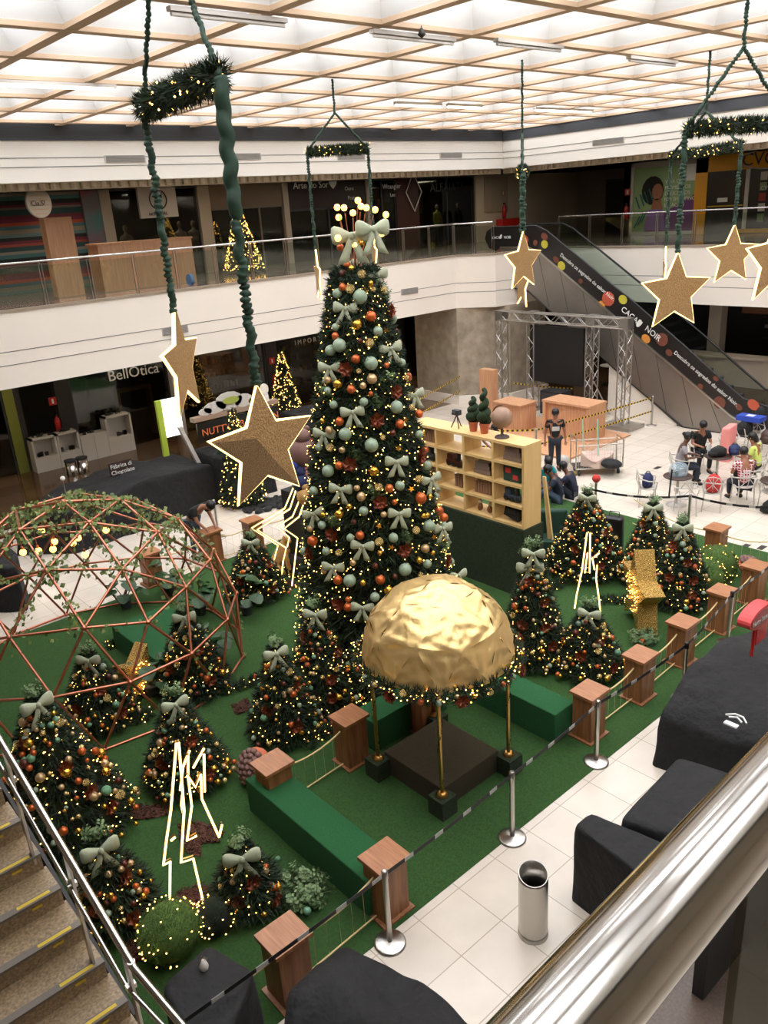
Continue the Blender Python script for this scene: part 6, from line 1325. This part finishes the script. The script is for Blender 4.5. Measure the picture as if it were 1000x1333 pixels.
# fir trees on the galleries and behind
p = G(258, 340, F2); q = OY(312, 335, 23.6)
fir('g1', OY(316, 330, 23.8).x, 23.8, 2.15, .62, 'thickly lit Christmas tree on the upper gallery behind the railing', n=900, lights=520, seed=31, z=F2, lsize=.02)
fir('g2', OY(372, 520, 23.2).x, 23.2, 2.9, .65, 'tall slim lit Christmas tree on the lower level behind the largest star', n=1100, lights=520, seed=32, lsize=.02)
fir('g3', OY(283, 620, 17.6).x + .9, 18.0, 2.6, .6, 'lit Christmas tree half hidden behind the lower part of the largest star', n=900, lights=300, seed=33, lsize=.018)
fir('g4', OY(283, 300, YS + 1).x, YS + 1.2, 1.7, .45, 'dim lit Christmas tree inside the beige-framed upper shop', n=500, lights=150, seed=34, z=F2 + .05, lsize=.016)

# ================================================================== PEOPLE
def person(loc, rz, J, shirt, trou, label, skin='skin', hairlen=0, shoes='sandal', s=1.0, pattern=None, bare=False, bun=False):
    t = thing('person', label, 'person', loc, rz); t.scale = (s, s, s)
    g = {k: Vector(v) for k, v in J.items()}
    for k in ('sh', 'el', 'wr', 'hip', 'kn', 'an', 'toe'):
        if k in g and k + 'R' not in g: g[k + 'R'] = Vector((g[k].x, -g[k].y, g[k].z))
    names = ['pel', 'mid', 'ch', 'neck', 'head0', 'head', 'sh', 'el', 'wr', 'shR', 'elR', 'wrR', 'hip', 'kn', 'an', 'toe', 'hipR', 'knR', 'anR', 'toeR']
    rad = dict(pel=.135, mid=.12, ch=.14, neck=.055, head0=.075, head=.095, sh=.06, el=.042, wr=.028, hip=.085, kn=.058, an=.04, toe=.035)
    up = (g['neck'] - g['ch']).normalized(); fw = g.get('look', Vector((1, 0, 0)))
    g['head0'] = g['neck'] + up * .07 + fw * .02; g['head'] = g['neck'] + up * .15 + fw * .035
    V = [g[n] for n in names]; R_ = [rad.get(n, rad.get(n.rstrip('R'), .05)) for n in names]; ix = {n: i for i, n in enumerate(names)}
    E = [('pel', 'mid'), ('mid', 'ch'), ('ch', 'neck'), ('neck', 'head0'), ('head0', 'head')]
    for q in ('', 'R'): E += [('ch', 'sh' + q), ('sh' + q, 'el' + q), ('el' + q, 'wr' + q), ('pel', 'hip' + q), ('hip' + q, 'kn' + q), ('kn' + q, 'an' + q), ('an' + q, 'toe' + q)]
    E = [(ix[a], ix[b]) for a, b in E]
    for q in ('', 'R'):            # palm, four fingers and thumb
        w_, e_ = g['wr' + q], g['el' + q]; d = (w_ - e_).normalized(); side = d.cross(Vector((0, 0, 1))); side = side.normalized() if side.length > .2 else Vector((0, 1, 0)); nrm = side.cross(d)
        pi_ = len(V); V.append(w_ + d * .055); R_.append((.03, .018)); E.append((ix['wr' + q], pi_))
        for k, L in enumerate((.06, .075, .07, .055)):
            a = len(V); o_ = side * (k - 1.5) * .02; V += [w_ + d * .085 + o_, w_ + d * (.085 + L * .6) + o_ * 1.1 - nrm * .008, w_ + d * (.085 + L) + o_ * 1.1 - nrm * .025]; R_ += [.0095, .0085, .007]; E += [(pi_, a), (a, a + 1), (a + 1, a + 2)]
        a = len(V); sg = 1 if q == '' else -1; V += [w_ + d * .05 - side * sg * .035, w_ + d * .085 - side * sg * .055]; R_ += [.011, .008]; E += [(pi_, a), (a, a + 1)]
    body = skinmesh('body', V, E, R_, M[skin], t, 1)
    hd = g['head'] + up * .01; side = fw.cross(up).normalized(); fwd = up.cross(side) if up.cross(side).dot(fw) > 0 else -up.cross(side)
    # face
    for k in (-1, 1):
        MB().ball(hd + fwd * .088 + side * .033 * k + up * .005, .012, 8, 6).obj('eye', M['black'], body, True); MB().ball(hd + side * .097 * k, .026, 8, 6, (.6, .6, 1.1)).obj('ear', M[skin], body, True)
    MB().ball(hd + fwd * .1 - up * .02, .016, 8, 6, (1, .8, 1.3)).obj('nose', M[skin], body, True); MB().ball(hd + fwd * .088 - up * .055, .02, 8, 5, (.5, 1.2, .35)).obj('mouth', M['maroon'], body, True)
    mb = MB(); mb.ball(hd - fwd * .018 + up * .035, .112, 14, 10, (1, .94, 1.02))
    if hairlen: mb.tube([hd - fwd * .07 + up * .02, hd - fwd * .1 - up * .1, hd - fwd * .09 - up * hairlen], [.08, .07, .03], 8)
    if bun: mb.ball(hd - fwd * .12 + up * .07, .055, 10, 7)
    mb.obj('hair', M['hair'], t, True)
    # clothes follow the body
    k = 1.16; sn = ['pel', 'mid', 'ch', 'cn', 'sh', 'sl', 'shR', 'slR']; g['cn'] = g['ch'].lerp(g['neck'], .45); fr = .62 if not bare else .1
    g['sl'] = g['sh'].lerp(g['el'], fr); g['slR'] = g['shR'].lerp(g['elR'], fr)
    sr = [.15, .138, .165, .08, .085, .062, .085, .062]
    skinmesh('shirt', [g[n] for n in sn], [(0, 1), (1, 2), (2, 3), (2, 4), (4, 5), (2, 6), (6, 7)], sr, M[shirt], t, 2)
    g['ta'] = g['kn'].lerp(g['an'], .9); g['taR'] = g['knR'].lerp(g['anR'], .9); tn = ['pel', 'hip', 'kn', 'ta', 'hipR', 'knR', 'taR']
    skinmesh('trousers', [g[n] - Vector((0, 0, .01)) for n in tn], [(0, 1), (1, 2), (2, 3), (0, 4), (4, 5), (5, 6)], [.15, .105, .075, .06, .105, .075, .06], M[trou], t, 2)
    for q in ('', 'R'): d = g['toe' + q] - g['an' + q]; MB().tube([g['an' + q] - d * .3 - Vector((0, 0, .03)), g['an' + q] - Vector((0, 0, .03)), g['toe' + q], g['toe' + q] + d * .25], [.045, .05, .045, .025], 8).obj('shoe', M[shoes], t, True)
    if pattern: MB().obox(g['ch'] + fw * .168 * .95, (0, 1, 0), (0, 0, 1), (1, 0, 0), (.2, .12, .006)).obj('shirt_print', M['palegrey'], t)
    return t
STAND = dict(pel=(0, 0, .93), mid=(0, 0, 1.1), ch=(.0, 0, 1.3), neck=(.01, 0, 1.5), sh=(0, .19, 1.4), el=(-.02, .27, 1.12), wr=(.05, .28, .88), hip=(0, .09, .88), kn=(.02, .1, .5), an=(-.02, .11, .09), toe=(.13, .13, .04), look=(.9, 0, -.4))
BEND = dict(pel=(-.12, 0, .93), mid=(0, 0, 1.08), ch=(.16, 0, 1.22), neck=(.36, 0, 1.3), sh=(.2, .19, 1.25), el=(.3, .22, 1.0), wr=(.46, .14, .82), hip=(-.12, .09, .88), kn=(-.02, .1, .5), an=(-.08, .11, .09), toe=(.08, .13, .04), look=(.6, 0, -.8))
SITC = dict(pel=(0, 0, .52), mid=(.0, 0, .7), ch=(.06, 0, .92), neck=(.1, 0, 1.11), sh=(.06, .19, 1.02), el=(.12, .25, .76), wr=(.36, .14, .76), hip=(.04, .09, .5), kn=(.45, .14, .5), an=(.4, .14, .09), toe=(.54, .15, .04), look=(.95, 0, -.3))
SITF = dict(pel=(0, 0, .13), mid=(.02, 0, .3), ch=(.1, 0, .5), neck=(.18, 0, .68), sh=(.12, .18, .58), el=(.26, .26, .38), wr=(.42, .14, .32), hip=(.04, .1, .13), kn=(.36, .24, .4), an=(.5, .16, .07), toe=(.62, .15, .04), look=(.8, 0, -.6))
def toward(a, b): return math.atan2(b[1] - a[1], b[0] - a[0])
def at_(px, py): p = G(px, py); return (p.x, p.y, 0)
# bending man behind the dome
p = G(240, 722); q = podb[0]; yaw = toward(p, q); p = Vector((q.x, q.y, 0)) - Vector((math.cos(yaw), math.sin(yaw), 0)) * .42
person((p.x, p.y, 0), yaw, BEND, 'tee_black', 'denim', 'man in black tee and blue jeans bending to touch a podium behind the copper dome', s=1.0)
p = G(722, 612); person((p.x, p.y, 0), math.atan2(-p.y, -p.x) + .15, STAND, 'tee_black', 'denimd', 'young man in black printed tee standing by the stage with his head bowed', pattern=True, skin='skin', shoes='sandal')
p = G(620, 616); person((p.x, p.y, 0), math.atan2(-p.y, -p.x) + 1.3, BEND, 'tee_black', 'denimd', 'man in dark clothes leaning down behind the globe on the bookcase')
p = G(707, 638); person((p.x, p.y, 0), -2.0, SITF, 'tee_teal', 'denimd', 'person in teal tee sitting on the floor below the standing man', bun=True, s=1.05)
p = G(728, 654); person((p.x, p.y, 0), 2.2, SITF, 'tee_navy', 'denim', 'person in navy vest over white sleeves sitting on the floor at the turf edge', skin='skind', s=1.05)
p = G(746, 648); person((p.x, p.y, 0), 1.9, SITF, 'tee_navy', 'denimd', 'person in dark clothes sitting behind the navy-vested one, arm propped on the floor', skin='skind')

# ================================================================== CAFE FURNITURE
def chair(loc, rz, label):
    t = thing('cafe_chair', label, 'chair', loc, rz, 'pale wire-backed cafe armchairs'); W_ = M['palegrey']
    o = MB().lathe([(.0, -.01), (.22, -.01), (.23, .0), (.22, .015), (0, .01)], 20).obj('seat', W_, t, True, (0, 0, .45))
    for sx in (-.17, .17):
        for sy in (-.18, .18): MB().tube([(sx * 1.15, sy * 1.15, 0), (sx, sy, .44)] + ([(sx * 1.2, sy * 1.25, .66)] if True else []), .014, 7).obj('leg', W_, t, True)
    MB().tube([(.2, -.24, .66), (0, -.27, .68), (-.2, -.2, .72), (-.27, 0, .74), (-.2, .2, .72), (0, .27, .68), (.2, .24, .66)], .015, 7).obj('armrest', W_, t, True)
    mb = MB(); m3 = MB()
    for k, (y0, y1) in enumerate(((-.2, .12), (.2, -.12), (0, 0))): m3.tube([(-.18, y0, .46), (-.27, (y0 + y1) / 2, .66), (-.26, y1, .88)], .009, 6)
    mb.tube([(-.2, -.2, .72), (-.26, -.14, .86), (-.28, 0, .9), (-.26, .14, .86), (-.2, .2, .72)], .012, 7); o = mb.obj('backrest', W_, t, True); m3.obj('wire_back', W_, o, True); return t
def ctable(loc, label):
    t = thing('cafe_table', label, 'table', loc, 0, 'round dark-topped cafe tables'); MB().lathe([(0, .72), (.33, .72), (.345, .735), (.33, .75), (0, .75)], 28).obj('tabletop', M['brown'], t, True); MB().lathe([(.035, .02), (.035, .72)], 12).obj('pedestal', M['palegrey'], t, True); MB().lathe([(.24, 0), (.24, .012), (.05, .04), (.0, .04)], 20).obj('foot', M['palegrey'], t, True)
def gz(px, py, z): p = G(px, py, z); return Vector((p.x, p.y, 0))
T1 = gz(883, 619, .75); T2 = gz(935, 593, .75); T3 = gz(1010, 625, .75)
ctable(T1, 'round cafe table with the clear water bag, nearest the trees'); ctable(T2, 'round cafe table the four people sit around'); ctable(T3, 'round cafe table with the yellow bag, at the right edge')
S1 = gz(892, 607, .45) + Vector((-.1, .1, 0)); S2 = gz(911, 592, .5) + Vector((.35, .2, 0)); S3 = gz(968, 632, .45); S4 = gz(984, 610, .45)
for loc_, tgt, l in ((gz(843, 634, .45), T1, 'cafe chair with the blue rucksack, leftmost of the group'), (gz(886, 640, .45) - Vector((.2, .25, 0)), T1, 'empty cafe chair pushed under the water bag table'), (gz(928, 640, .45), T2, 'cafe chair holding the red rucksack'), (S3, T2, 'cafe chair under the person in plaid'), (S1, T2, 'cafe chair under the person in grey'), (S2, T2, 'cafe chair under the man in black at the round table'), (S4, T2, 'cafe chair under the person in lime'), (gz(948, 578, .45), T2, 'cafe chair loaded with bags and a pink coat'), (gz(982, 567, .45), T2, 'second loaded cafe chair behind the person in lime'), (gz(1005, 640, .45), T3, 'cafe chair below the table with the yellow bag')):
    chair((loc_.x, loc_.y, 0), toward(loc_, tgt), l)
def sit(loc_, tgt, shirt, tr, label, **k): y = toward(loc_, tgt); person((loc_.x, loc_.y, -.02), y, SITC, shirt, tr, label, **k)
sit(S1, T2, 'tee_grey', 'denimd', 'woman in grey tee with hair tied back sitting at the left of the cafe group', bun=True, skin='skind'); sit(S2, T2, 'tee_black', 'tee_black', 'man in black tee with red trim sitting behind the round table')
sit(S3, T2, 'plaid', 'denimd', 'person in red plaid shirt seen from behind at the round table'); sit(S4, T2 + Vector((.3, .3, 0)), 'tee_lime', 'tee_black', 'person in lime tee with folded arms at the right of the cafe group', hairlen=.12)
def bag(p, d, m, label, nm='rucksack'):
    t = thing(nm, label, 'bag', p, ru(-.4, .4)); mb = MB().lathe([(0, 0), (d[0] * .42, .01), (d[0] * .5, d[2] * .35), (d[0] * .46, d[2] * .7), (d[0] * .25, d[2] * .95), (0, d[2])], 12); o = mb.obj('body', M[m], t, True); o.scale = (1, d[1] / d[0], 1)
    MB().lathe([(0, d[2] * .15), (d[0] * .25, d[2] * .2), (d[0] * .25, d[2] * .55), (0, d[2] * .6)], 10, (-d[0] * .38, 0, 0)).obj('front_pocket', M[m], t, True); MB().tube([(0, -.06, d[2] * .95), (0, -.03, d[2] * 1.12), (0, .03, d[2] * 1.12), (0, .06, d[2] * .95)], .01, 6).obj('carry_loop', M['black'], t)
p = gz(843, 634, .45); bag((p.x, p.y, .47), (.36, .26, .34), 'navy', 'navy rucksack on the leftmost cafe chair'); p = gz(928, 640, .45); bag((p.x, p.y, .47), (.42, .34, .42), 'redd', 'red rucksack on a cafe chair')
bag((T2.x, T2.y, .75), (.5, .36, .24), 'blackm', 'black bag lying on the round table'); bag((T2.x + .35, T2.y - .25, .75), (.4, .3, .26), 'navy', 'navy and white bag on the round table beside the black one')
bag((T3.x, T3.y, .75), (.4, .3, .22), 'mustard', 'yellow cloth bag on the right-hand table'); bag((T3.x - .15, T3.y + .0, .0), (.4, .3, .3), 'blackm', 'black bag under the right-hand table')
t = thing('water_bag', 'clear blue-tinted plastic bag of bottles on the cafe table nearest the trees', 'bag', (T1.x, T1.y, .75)); MB().lathe([(0, 0), (.2, .01), (.23, .15), (.18, .28), (.06, .34), (0, .34)], 14).obj('plastic', mat('hazy_plastic', (186, 204, 216), .3, alpha=.35), t, True)
for k in range(3): MB().lathe([(.035, 0), (.035, .2), (.015, .25), (.015, .28)], 10, (-.08 + k * .08, .03 * k, .01)).obj('bottle', M['glassg'], t, True)
o = MB().tube([(-.3, 0, .2), (-.34, 0, -.1), (-.33, .02, -.5)], .02, 6).obj('hanging_strap', M['black'], loc=(T1.x + .0, T1.y, .78)); tag(o, 'black strap hanging off the water bag table', 'strap')
t = thing('water_bottle', 'clear plastic water bottle standing on the round table', 'bottle', (T2.x - .02, T2.y + .24, .75)); MB().lathe([(.035, 0), (.04, .02), (.04, .2), (.015, .26), (.015, .28)], 12).obj('body', mat('pet', (210, 220, 224), .2, alpha=.6), t, True); MB().lathe([(.018, .27), (.018, .3), (0, .3)], 10).obj('cap', M['white_e'], t)
p = gz(948, 578, .45); o = drape('pink_coat', [(p.x - .25, p.y - .12), (p.x + .25, p.y - .12), (p.x + .25, p.y + .12), (p.x - .25, p.y + .12)], .98, 'pink coat draped over the loaded cafe chair', 15, fold=.03, flare=.05, cat='coat', m='pink')
p = gz(976, 563, .5); o = MB().box((-.2, -.35, 0), (.2, .35, .14)).obj('blue_box', M['blue'], loc=(p.x, p.y, .86)); tag(o, 'flat bright blue box on the loaded chairs', 'box'); MB().box((-.1, -.1, .141), (.1, .12, .145)).obj('paper_label', M['white_e'], o)
bag((p.x - .1, p.y + .1, .46), (.5, .4, .4), 'blackm', 'black rucksack under the flat blue box'); p = gz(985, 553, .5); bag((p.x + .3, p.y, .3), (.5, .4, .75), 'blackm', 'tall black rucksack standing behind the blue box'); p = gz(1000, 575, .5); bag((p.x, p.y, .46), (.45, .4, .4), 'brown', 'brown bag on the second loaded chair')
for px, py, l in ((840, 618, 'small dark floor outlet by the left cafe chair'), (856, 609, 'dark scrap on the floor left of the grey-shirted woman'), (971, 711, 'flat dark plate on the tiles behind the far rope'), (992, 713, 'flat dark plate at the right picture edge behind the far rope')):
    p = G(px, py); o = MB().box((-.12, -.06, 0), (.12, .06, .008)).obj('floor_plate', M['dgrey'], loc=(p.x, p.y, 0)); tag(o, l, 'floor plate', 'small floor plates')
# wire trolley
p0, p1 = G(746, 616), G(806, 612); cx = (p0 + p1) / 2; yaw = toward(p0, p1)
t = thing('wire_trolley', 'grey wire mesh trolley with plastic sheeting by the stage', 'trolley', (cx.x, cx.y, 0), yaw); Lh = (p1 - p0).length / 2; Wh = .3
mb = MB()
for sx in (-1, 1):
    mb.tube([(sx * Lh, -Wh, .2), (sx * Lh, -Wh, .95 + .1 * (sx < 0)), (sx * Lh, Wh, .95 + .1 * (sx < 0)), (sx * Lh, Wh, .2)], .018, 8)
mb.tube([(-Lh, -Wh, .2), (Lh, -Wh, .2), (Lh, Wh, .2), (-Lh, Wh, .2)], .02, 8, closed=True); mb.tube([(-Lh, -Wh, .85), (Lh, -Wh, .85)], .015, 8).tube([(-Lh, Wh, .85), (Lh, Wh, .85)], .015, 8); mb.obj('frame', M['steel'], t)
ws = MB(); n = 18
for k in range(n + 1):
    x = -Lh + 2 * Lh * k / n
    for sy in (-Wh, Wh): ws.tube([(x, sy, .2), (x, sy, .85)], .004, 4)
for z in (.33, .46, .59, .72):
    for sy in (-Wh, Wh): ws.tube([(-Lh, sy, z), (Lh, sy, z)], .004, 4)
ws.obj('wire_mesh', M['steel'], t); MB().box((-Lh, -Wh, .19), (Lh, Wh, .21)).obj('deck', M['dgrey'], t)
for sx in (-1, 1):
    for sy in (-1, 1): MB().lathe([(.08, -.02), (.08, .02)], 14, (sx * (Lh - .1) if False else 0, 0, 0), 'x').obj('wheel', M['rubber'], t, loc=(sx * (Lh - .1), sy * (Wh - .04), .08))
dr = drape('plastic_sheet', [(cx.x - .35, cx.y - .3), (cx.x + .45, cx.y - .3), (cx.x + .45, cx.y + .3), (cx.x - .35, cx.y + .3)], .34, 'crumpled pinkish plastic sheeting in the wire trolley', 16, fold=.02, lump=.12, flare=0, cat='sheet', m='pink'); dr.data.materials[0] = mat('dusty_sheet', (206, 178, 164), .5); dr.location.z = .22
p = G(796, 606, .3); o = MB().ball((0, 0, .13), .25, 14, 8, (1, 1.2, .5)).obj('black_sack', M['blackm'], smooth=True, loc=(p.x, p.y, .22)); tag(o, 'black sack in the wire trolley beside the sheeting', 'sack')
for k, (px, l) in enumerate(((760, 'mint broom pole leaning in the trolley, left one'), (779, 'mint broom pole leaning in the trolley, right one'))):
    p = G(px, 612); o = MB().tube([(0, 0, .22), (-.04 - .0, .05, 1.45)], .018, 8).obj('broom_pole', mat('mint_pole', (140, 196, 180), .5), loc=(p.x, p.y, 0)); tag(o, l, 'pole')
p = G(743, 618); o = MB().lathe([(0, 0), (.14, .0), (.16, .04), (.12, .07), (0, .06)], 14).obj('yellow_pad', M['yellow'], loc=(p.x, p.y, 0)); tag(o, 'small yellow pad on the floor beside the trolley wheel', 'pad')
p = G(775, 668); stanchion((p.x, p.y), 'queue post with a red head behind the top of the wide tree', .8); o = MB().ball((0, 0, 0), .1, 12, 8).obj('red_ball', M['redd'], smooth=True, loc=(p.x, p.y, .88)); tag(o, 'red round knob on the queue post behind the wide tree top', 'knob')
p = G(733, 607); o = MB().ball((0, 0, .17), .19, 12, 8, (1, 1, .9)).obj('rubbish_bag', mat('clear_bag', (206, 204, 196), .4, alpha=.8), smooth=True, loc=(p.x, p.y, 0)); tag(o, 'translucent rubbish bag on the floor behind the standing man', 'bag')
# steel bin
p = G(694, 1214); t = thing('steel_bin', 'polished steel cylindrical bin with an open scooped top on the tiles', 'bin', (p.x, p.y, 0)); n = 40
mb = MB(); V = []; F = []
for i, (r, z) in enumerate(((.15, 0), (.15, .06), (.152, .1), (.152, .74), (.152, None), (.14, None), (.14, .55))):
    for k in range(n): a = 6.283 * k / n; zz = z if z is not None else .8 + .035 * math.cos(a - .9); V.append((r * math.cos(a), r * math.sin(a), zz))
for i in range(6):
    for k in range(n): F.append((i * n + k, i * n + (k + 1) % n, (i + 1) * n + (k + 1) % n, (i + 1) * n + k))
mb.add(V, F).obj('shell', M['steel'], t, True); MB().lathe([(.14, .5), (0, .5)], 24).obj('inner_liner', M['black'], t); MB().lathe([(.158, 0), (.158, .05), (.152, .055)], 30).obj('base_ring', M['steel'], t, True); MB().obox((.0, -.0, .6), (1, 0, 0), (0, 1, 0), (0, 0, 1), (.01, .01, .01)).obj('inner_flap', M['black'], t)
# red sign
_p = G(978, 858, 1.15); sx = _p.x; sy = _p.y
t = thing('red_sign', 'red oval lollipop sign on a red pole standing in the largest covered stall', 'sign', (sx, sy, 1.3)); cz = ZAT(sx, sy, 808) - 1.3; pb = Vector((sx, sy, 1.3)); zt_ = ZAT(sx, sy, 800)
MB().tube([(0, 0, -.1), (0, 0, zt_ - 1.3 + .05)], .022, 10).obj('pole', M['red'], t, True)
az_ = .12
mb = MB(); mb.prism([(.36 * math.cos(a), -.09, zt_ - 1.3 + .0 + .15 * math.sin(a)) for a in [k * .2618 for k in range(24)]], (0, .18, 0)); o = mb.obj('oval_board', mat('coral_red', (206, 66, 66), .5), t); 
o = MB().prism([(.33 * math.cos(a), -.1, zt_ - 1.3 + .0 + .125 * math.sin(a)) for a in [k * .2618 for k in range(24)]], (0, .01, 0)).obj('oval_face', mat('dark_red_face', (140, 44, 44), .5), t)
text('Nutty Bavarian', Vector((sx - .3, sy - .105, zt_ - .04)), (1, 0, 0), (0, 0, 1), .09, M['palegrey'], t)
MB().box((.05, -.02, .05), (.35, .02, .3)).obj('price_board', M['red'], t)

# ================================================================== STAIR AND RAILS (near, left)
st = MB(); ns = MB(); ys_ = MB(); Y0 = 5.15; Z0 = 1.86; TR_ = .3; RI = .17
for i in range(-1, 16):
    y = Y0 + TR_ * i; z = Z0 + RI * i; xr = 1.22 - .022 * i
    st.box((-4, y, z - RI - .5), (xr, y + TR_ + .02, z)); ns.box((-4, y - .02, z - .02), (xr, y + .045, z + .003)); ys_.box((xr - .34, y - .003, z - .001), (xr - .08, y + .03, z + .006)).box((xr - .24, y - .008, z - .075), (xr - .16, y - .001, z - .055))
st.box((-4, 0.9, 1.3), (1.25, Y0 - TR_ + .02, 1.52)); struct(st, 'floor_6', M['granite'])['label'] = 'tan granite stair treads'
struct(ns, 'trim_5', M['nosing']); struct(ys_, 'trim_6', M['yellow'])
struct(MB().prism([(1.26, 4.85, 1.2), (1.26, 4.85, 1.5), (.98, 9.5, 4.1), (.98, 9.5, 3.6)], (.03, 0, 0)), 'trim_7', M['dgrey'])
A_ = OX(0, 964, 1.10); B_ = OX(175, 1261, 1.2); Cn = G(236, 1333, B_.z); dA = (A_ - B_).normalized(); dC = (Cn - B_).normalized()
t = thing('stair_handrail', 'polished steel double handrail along the granite stair', 'handrail', (B_.x, B_.y, 0)); O_ = Vector((B_.x, B_.y, 0))
MB().tube([B_ + dA * 5 - O_, B_ + dA * .03 - O_, B_ - O_, B_ + dC * .03 - O_, B_ + dC * 2.5 - O_], .027, 16).obj('upper_rail', M['chrome'], t, True)
A2 = OX(0, 996, 1.06); B2 = OX(165, 1285, 1.17); C2 = G(210, 1333, B2.z); e1 = (A2 - B2).normalized(); e2 = (C2 - B2).normalized()
MB().tube([B2 + e1 * 5 - O_, B2 - O_, B2 + e2 * 2.5 - O_], .017, 14).obj('lower_rail', M['chrome'], t, True)
MB().lathe([(.0285, -.02), (.0285, .02)], 14).obj('rail_joint', M['steel'], t, loc=B_ - O_ + dA * .04)
for k in (.15, 1.0, 2.0, 3.0):
    q = B_ + dA * k; zf = Z0 + (q.y - Y0) * RI / TR_ - .1
    MB().box((-.02, -.035, 0), (.0, .035, q.z - zf - .03)).box((-.05, -.02, q.z - zf - .36), (.02, .02, q.z - zf - .32)).obj('post', M['steel'], t, loc=(q.x - O_.x + .01, q.y - O_.y, zf))
# near gallery rail (right foreground)
t = thing('near_handrail', 'thick polished tube handrail crossing the lower right corner', 'handrail', (.2, .262, 5.45)); MB().tube([(-1.5, -.034, 1.15), (6, .12, 1.15)], .0405, 40).obj('tube', M['rail'], t, True)
for x in (2.2, 3.6, 5.0): MB().box((x - .01, -.02 + x * .02, 0), (x + .01, .02 + x * .02, 1.1)).obj('post', M['steel'], t)
MB().box((.6, .04, .05), (5.8, .052, .98)).obj('glass_panel', M['glassd'], t)
# lower landing seen under the near rail
struct(MB().box((4.15, 1.2, 0), (6.1, 2.62, .9)), 'floor_7', mat('dark_granite', (92, 74, 60), .4, rgb2=(70, 56, 46), vscale=40, detail=8))
struct(MB().box((4.9, 2.1, .9), (6.4, 2.2, 2.2)).box((6.1, 1.0, .0), (6.2, 2.2, 2.2)), 'wall_dark_panel', mat('dark_panel', (48, 50, 52), .5))
struct(MB().box((6.2, .6, 0), (8.5, 1.9, .9)), 'floor_8', M['granite'])

# ================================================================== ROOF FIXTURES AND LIGHTS
def fixture(px, py, L, axis, label, lit, off=(0, 0)):
    p = G(px, py, ZR - .12); t = thing('tube_light', label, 'ceiling light', p, 0, 'fluorescent tubes under the skylight'); d = Vector((1, 0, 0)) if axis == 'x' else Vector((0, 1, 0)); n = Vector((-d.y, d.x, 0))
    MB().obox((0, 0, .05), d, n, (0, 0, 1), (L, .1, .05)).obj('housing', M['palegrey'], t); MB().tube([-d * L / 2 * .97, d * L / 2 * .97], .024, 10).obj('tube', M['tube'] if lit else M['tee_white'], t, True)
fixture(60, 113, 2.4, 'x', 'lit fluorescent tube at the upper left by the big hanging frame', True); fixture(545, 138, 1.5, 'x', 'lit fluorescent tube above the tall tree, left of a pair', True); fixture(605, 140, 1.2, 'x', 'lit fluorescent tube above the tall tree, right of a pair', True)
fixture(735, 145, 2.6, 'x', 'lit fluorescent tube nearest the right roof corner', True); fixture(300, 26, 1.6, 'x', 'unlit tube fixture high above the big hanging frame', False); fixture(690, 62, 1.6, 'x', 'unlit tube fixture right of the roof centre', False); fixture(850, 82, 1.6, 'x', 'unlit tube fixture near the upper right frame', False); fixture(540, 52, 1.6, 'x', 'unlit tube fixture near the roof sprinkler', False)
p = G(549, 42, ZR - .05); t = thing('sprinkler', 'small bell-shaped detector hanging under the roof beam', 'detector', p); MB().lathe([(.02, .05), (.03, .02), (.06, -.03), (.02, -.06), (0, -.08)], 12).obj('bell', M['dgrey'], t, True)
MB().tube([(0, 0, .04), (0, 0, .08)], .008, 6).obj('stem', M['dgrey'], t)
def light(kind, name, loc, energy, color, size=1, sy=None, rot=None):
    l = bpy.data.lights.new(name, kind); l.energy = energy; l.color = color; o = bpy.data.objects.new(name, l); C.objects.link(o); o.location = loc
    if kind == 'AREA': l.shape = 'RECTANGLE'; l.size = size; l.size_y = sy or size
    elif kind == 'POINT': l.shadow_soft_size = size
    if rot: o.rotation_euler = rot
    return o
for k in range(8): light('AREA', 'shop_downlight', (-4 + k * 4.6, 23.6, 8.2), 40, (1, .86, .68), 1.2)  # added fill area lights to brighten the upper shutters and shopfronts
for k in range(8): light('AREA', 'lower_downlight', (-2 + k * 4.4, 24.6, 3.5), 22, (1, .82, .62), 1.0)  # added warm fill beneath the slab, no fittings modelled
for k in range(9): light('AREA', 'window_downlight', (2 + k * 3.1, 27.6, 8.1), 16, (1, .88, .72), .8)  # extra fill added inside the upper shops so the mannequins show
for k in range(4): light('AREA', 'corridor_downlight', (29.5, 0 + k * 6, 8.2), 26, (1, .86, .68), 1.2)  # added fill along the right gallery, without lamp fittings
for k in range(3): light('AREA', 'food_shop_downlight', (28.5, 9 + k * 5, 3.5), 16, (1, .84, .66), 1.0)  # added fill in front of the food shop, not a real lamp row
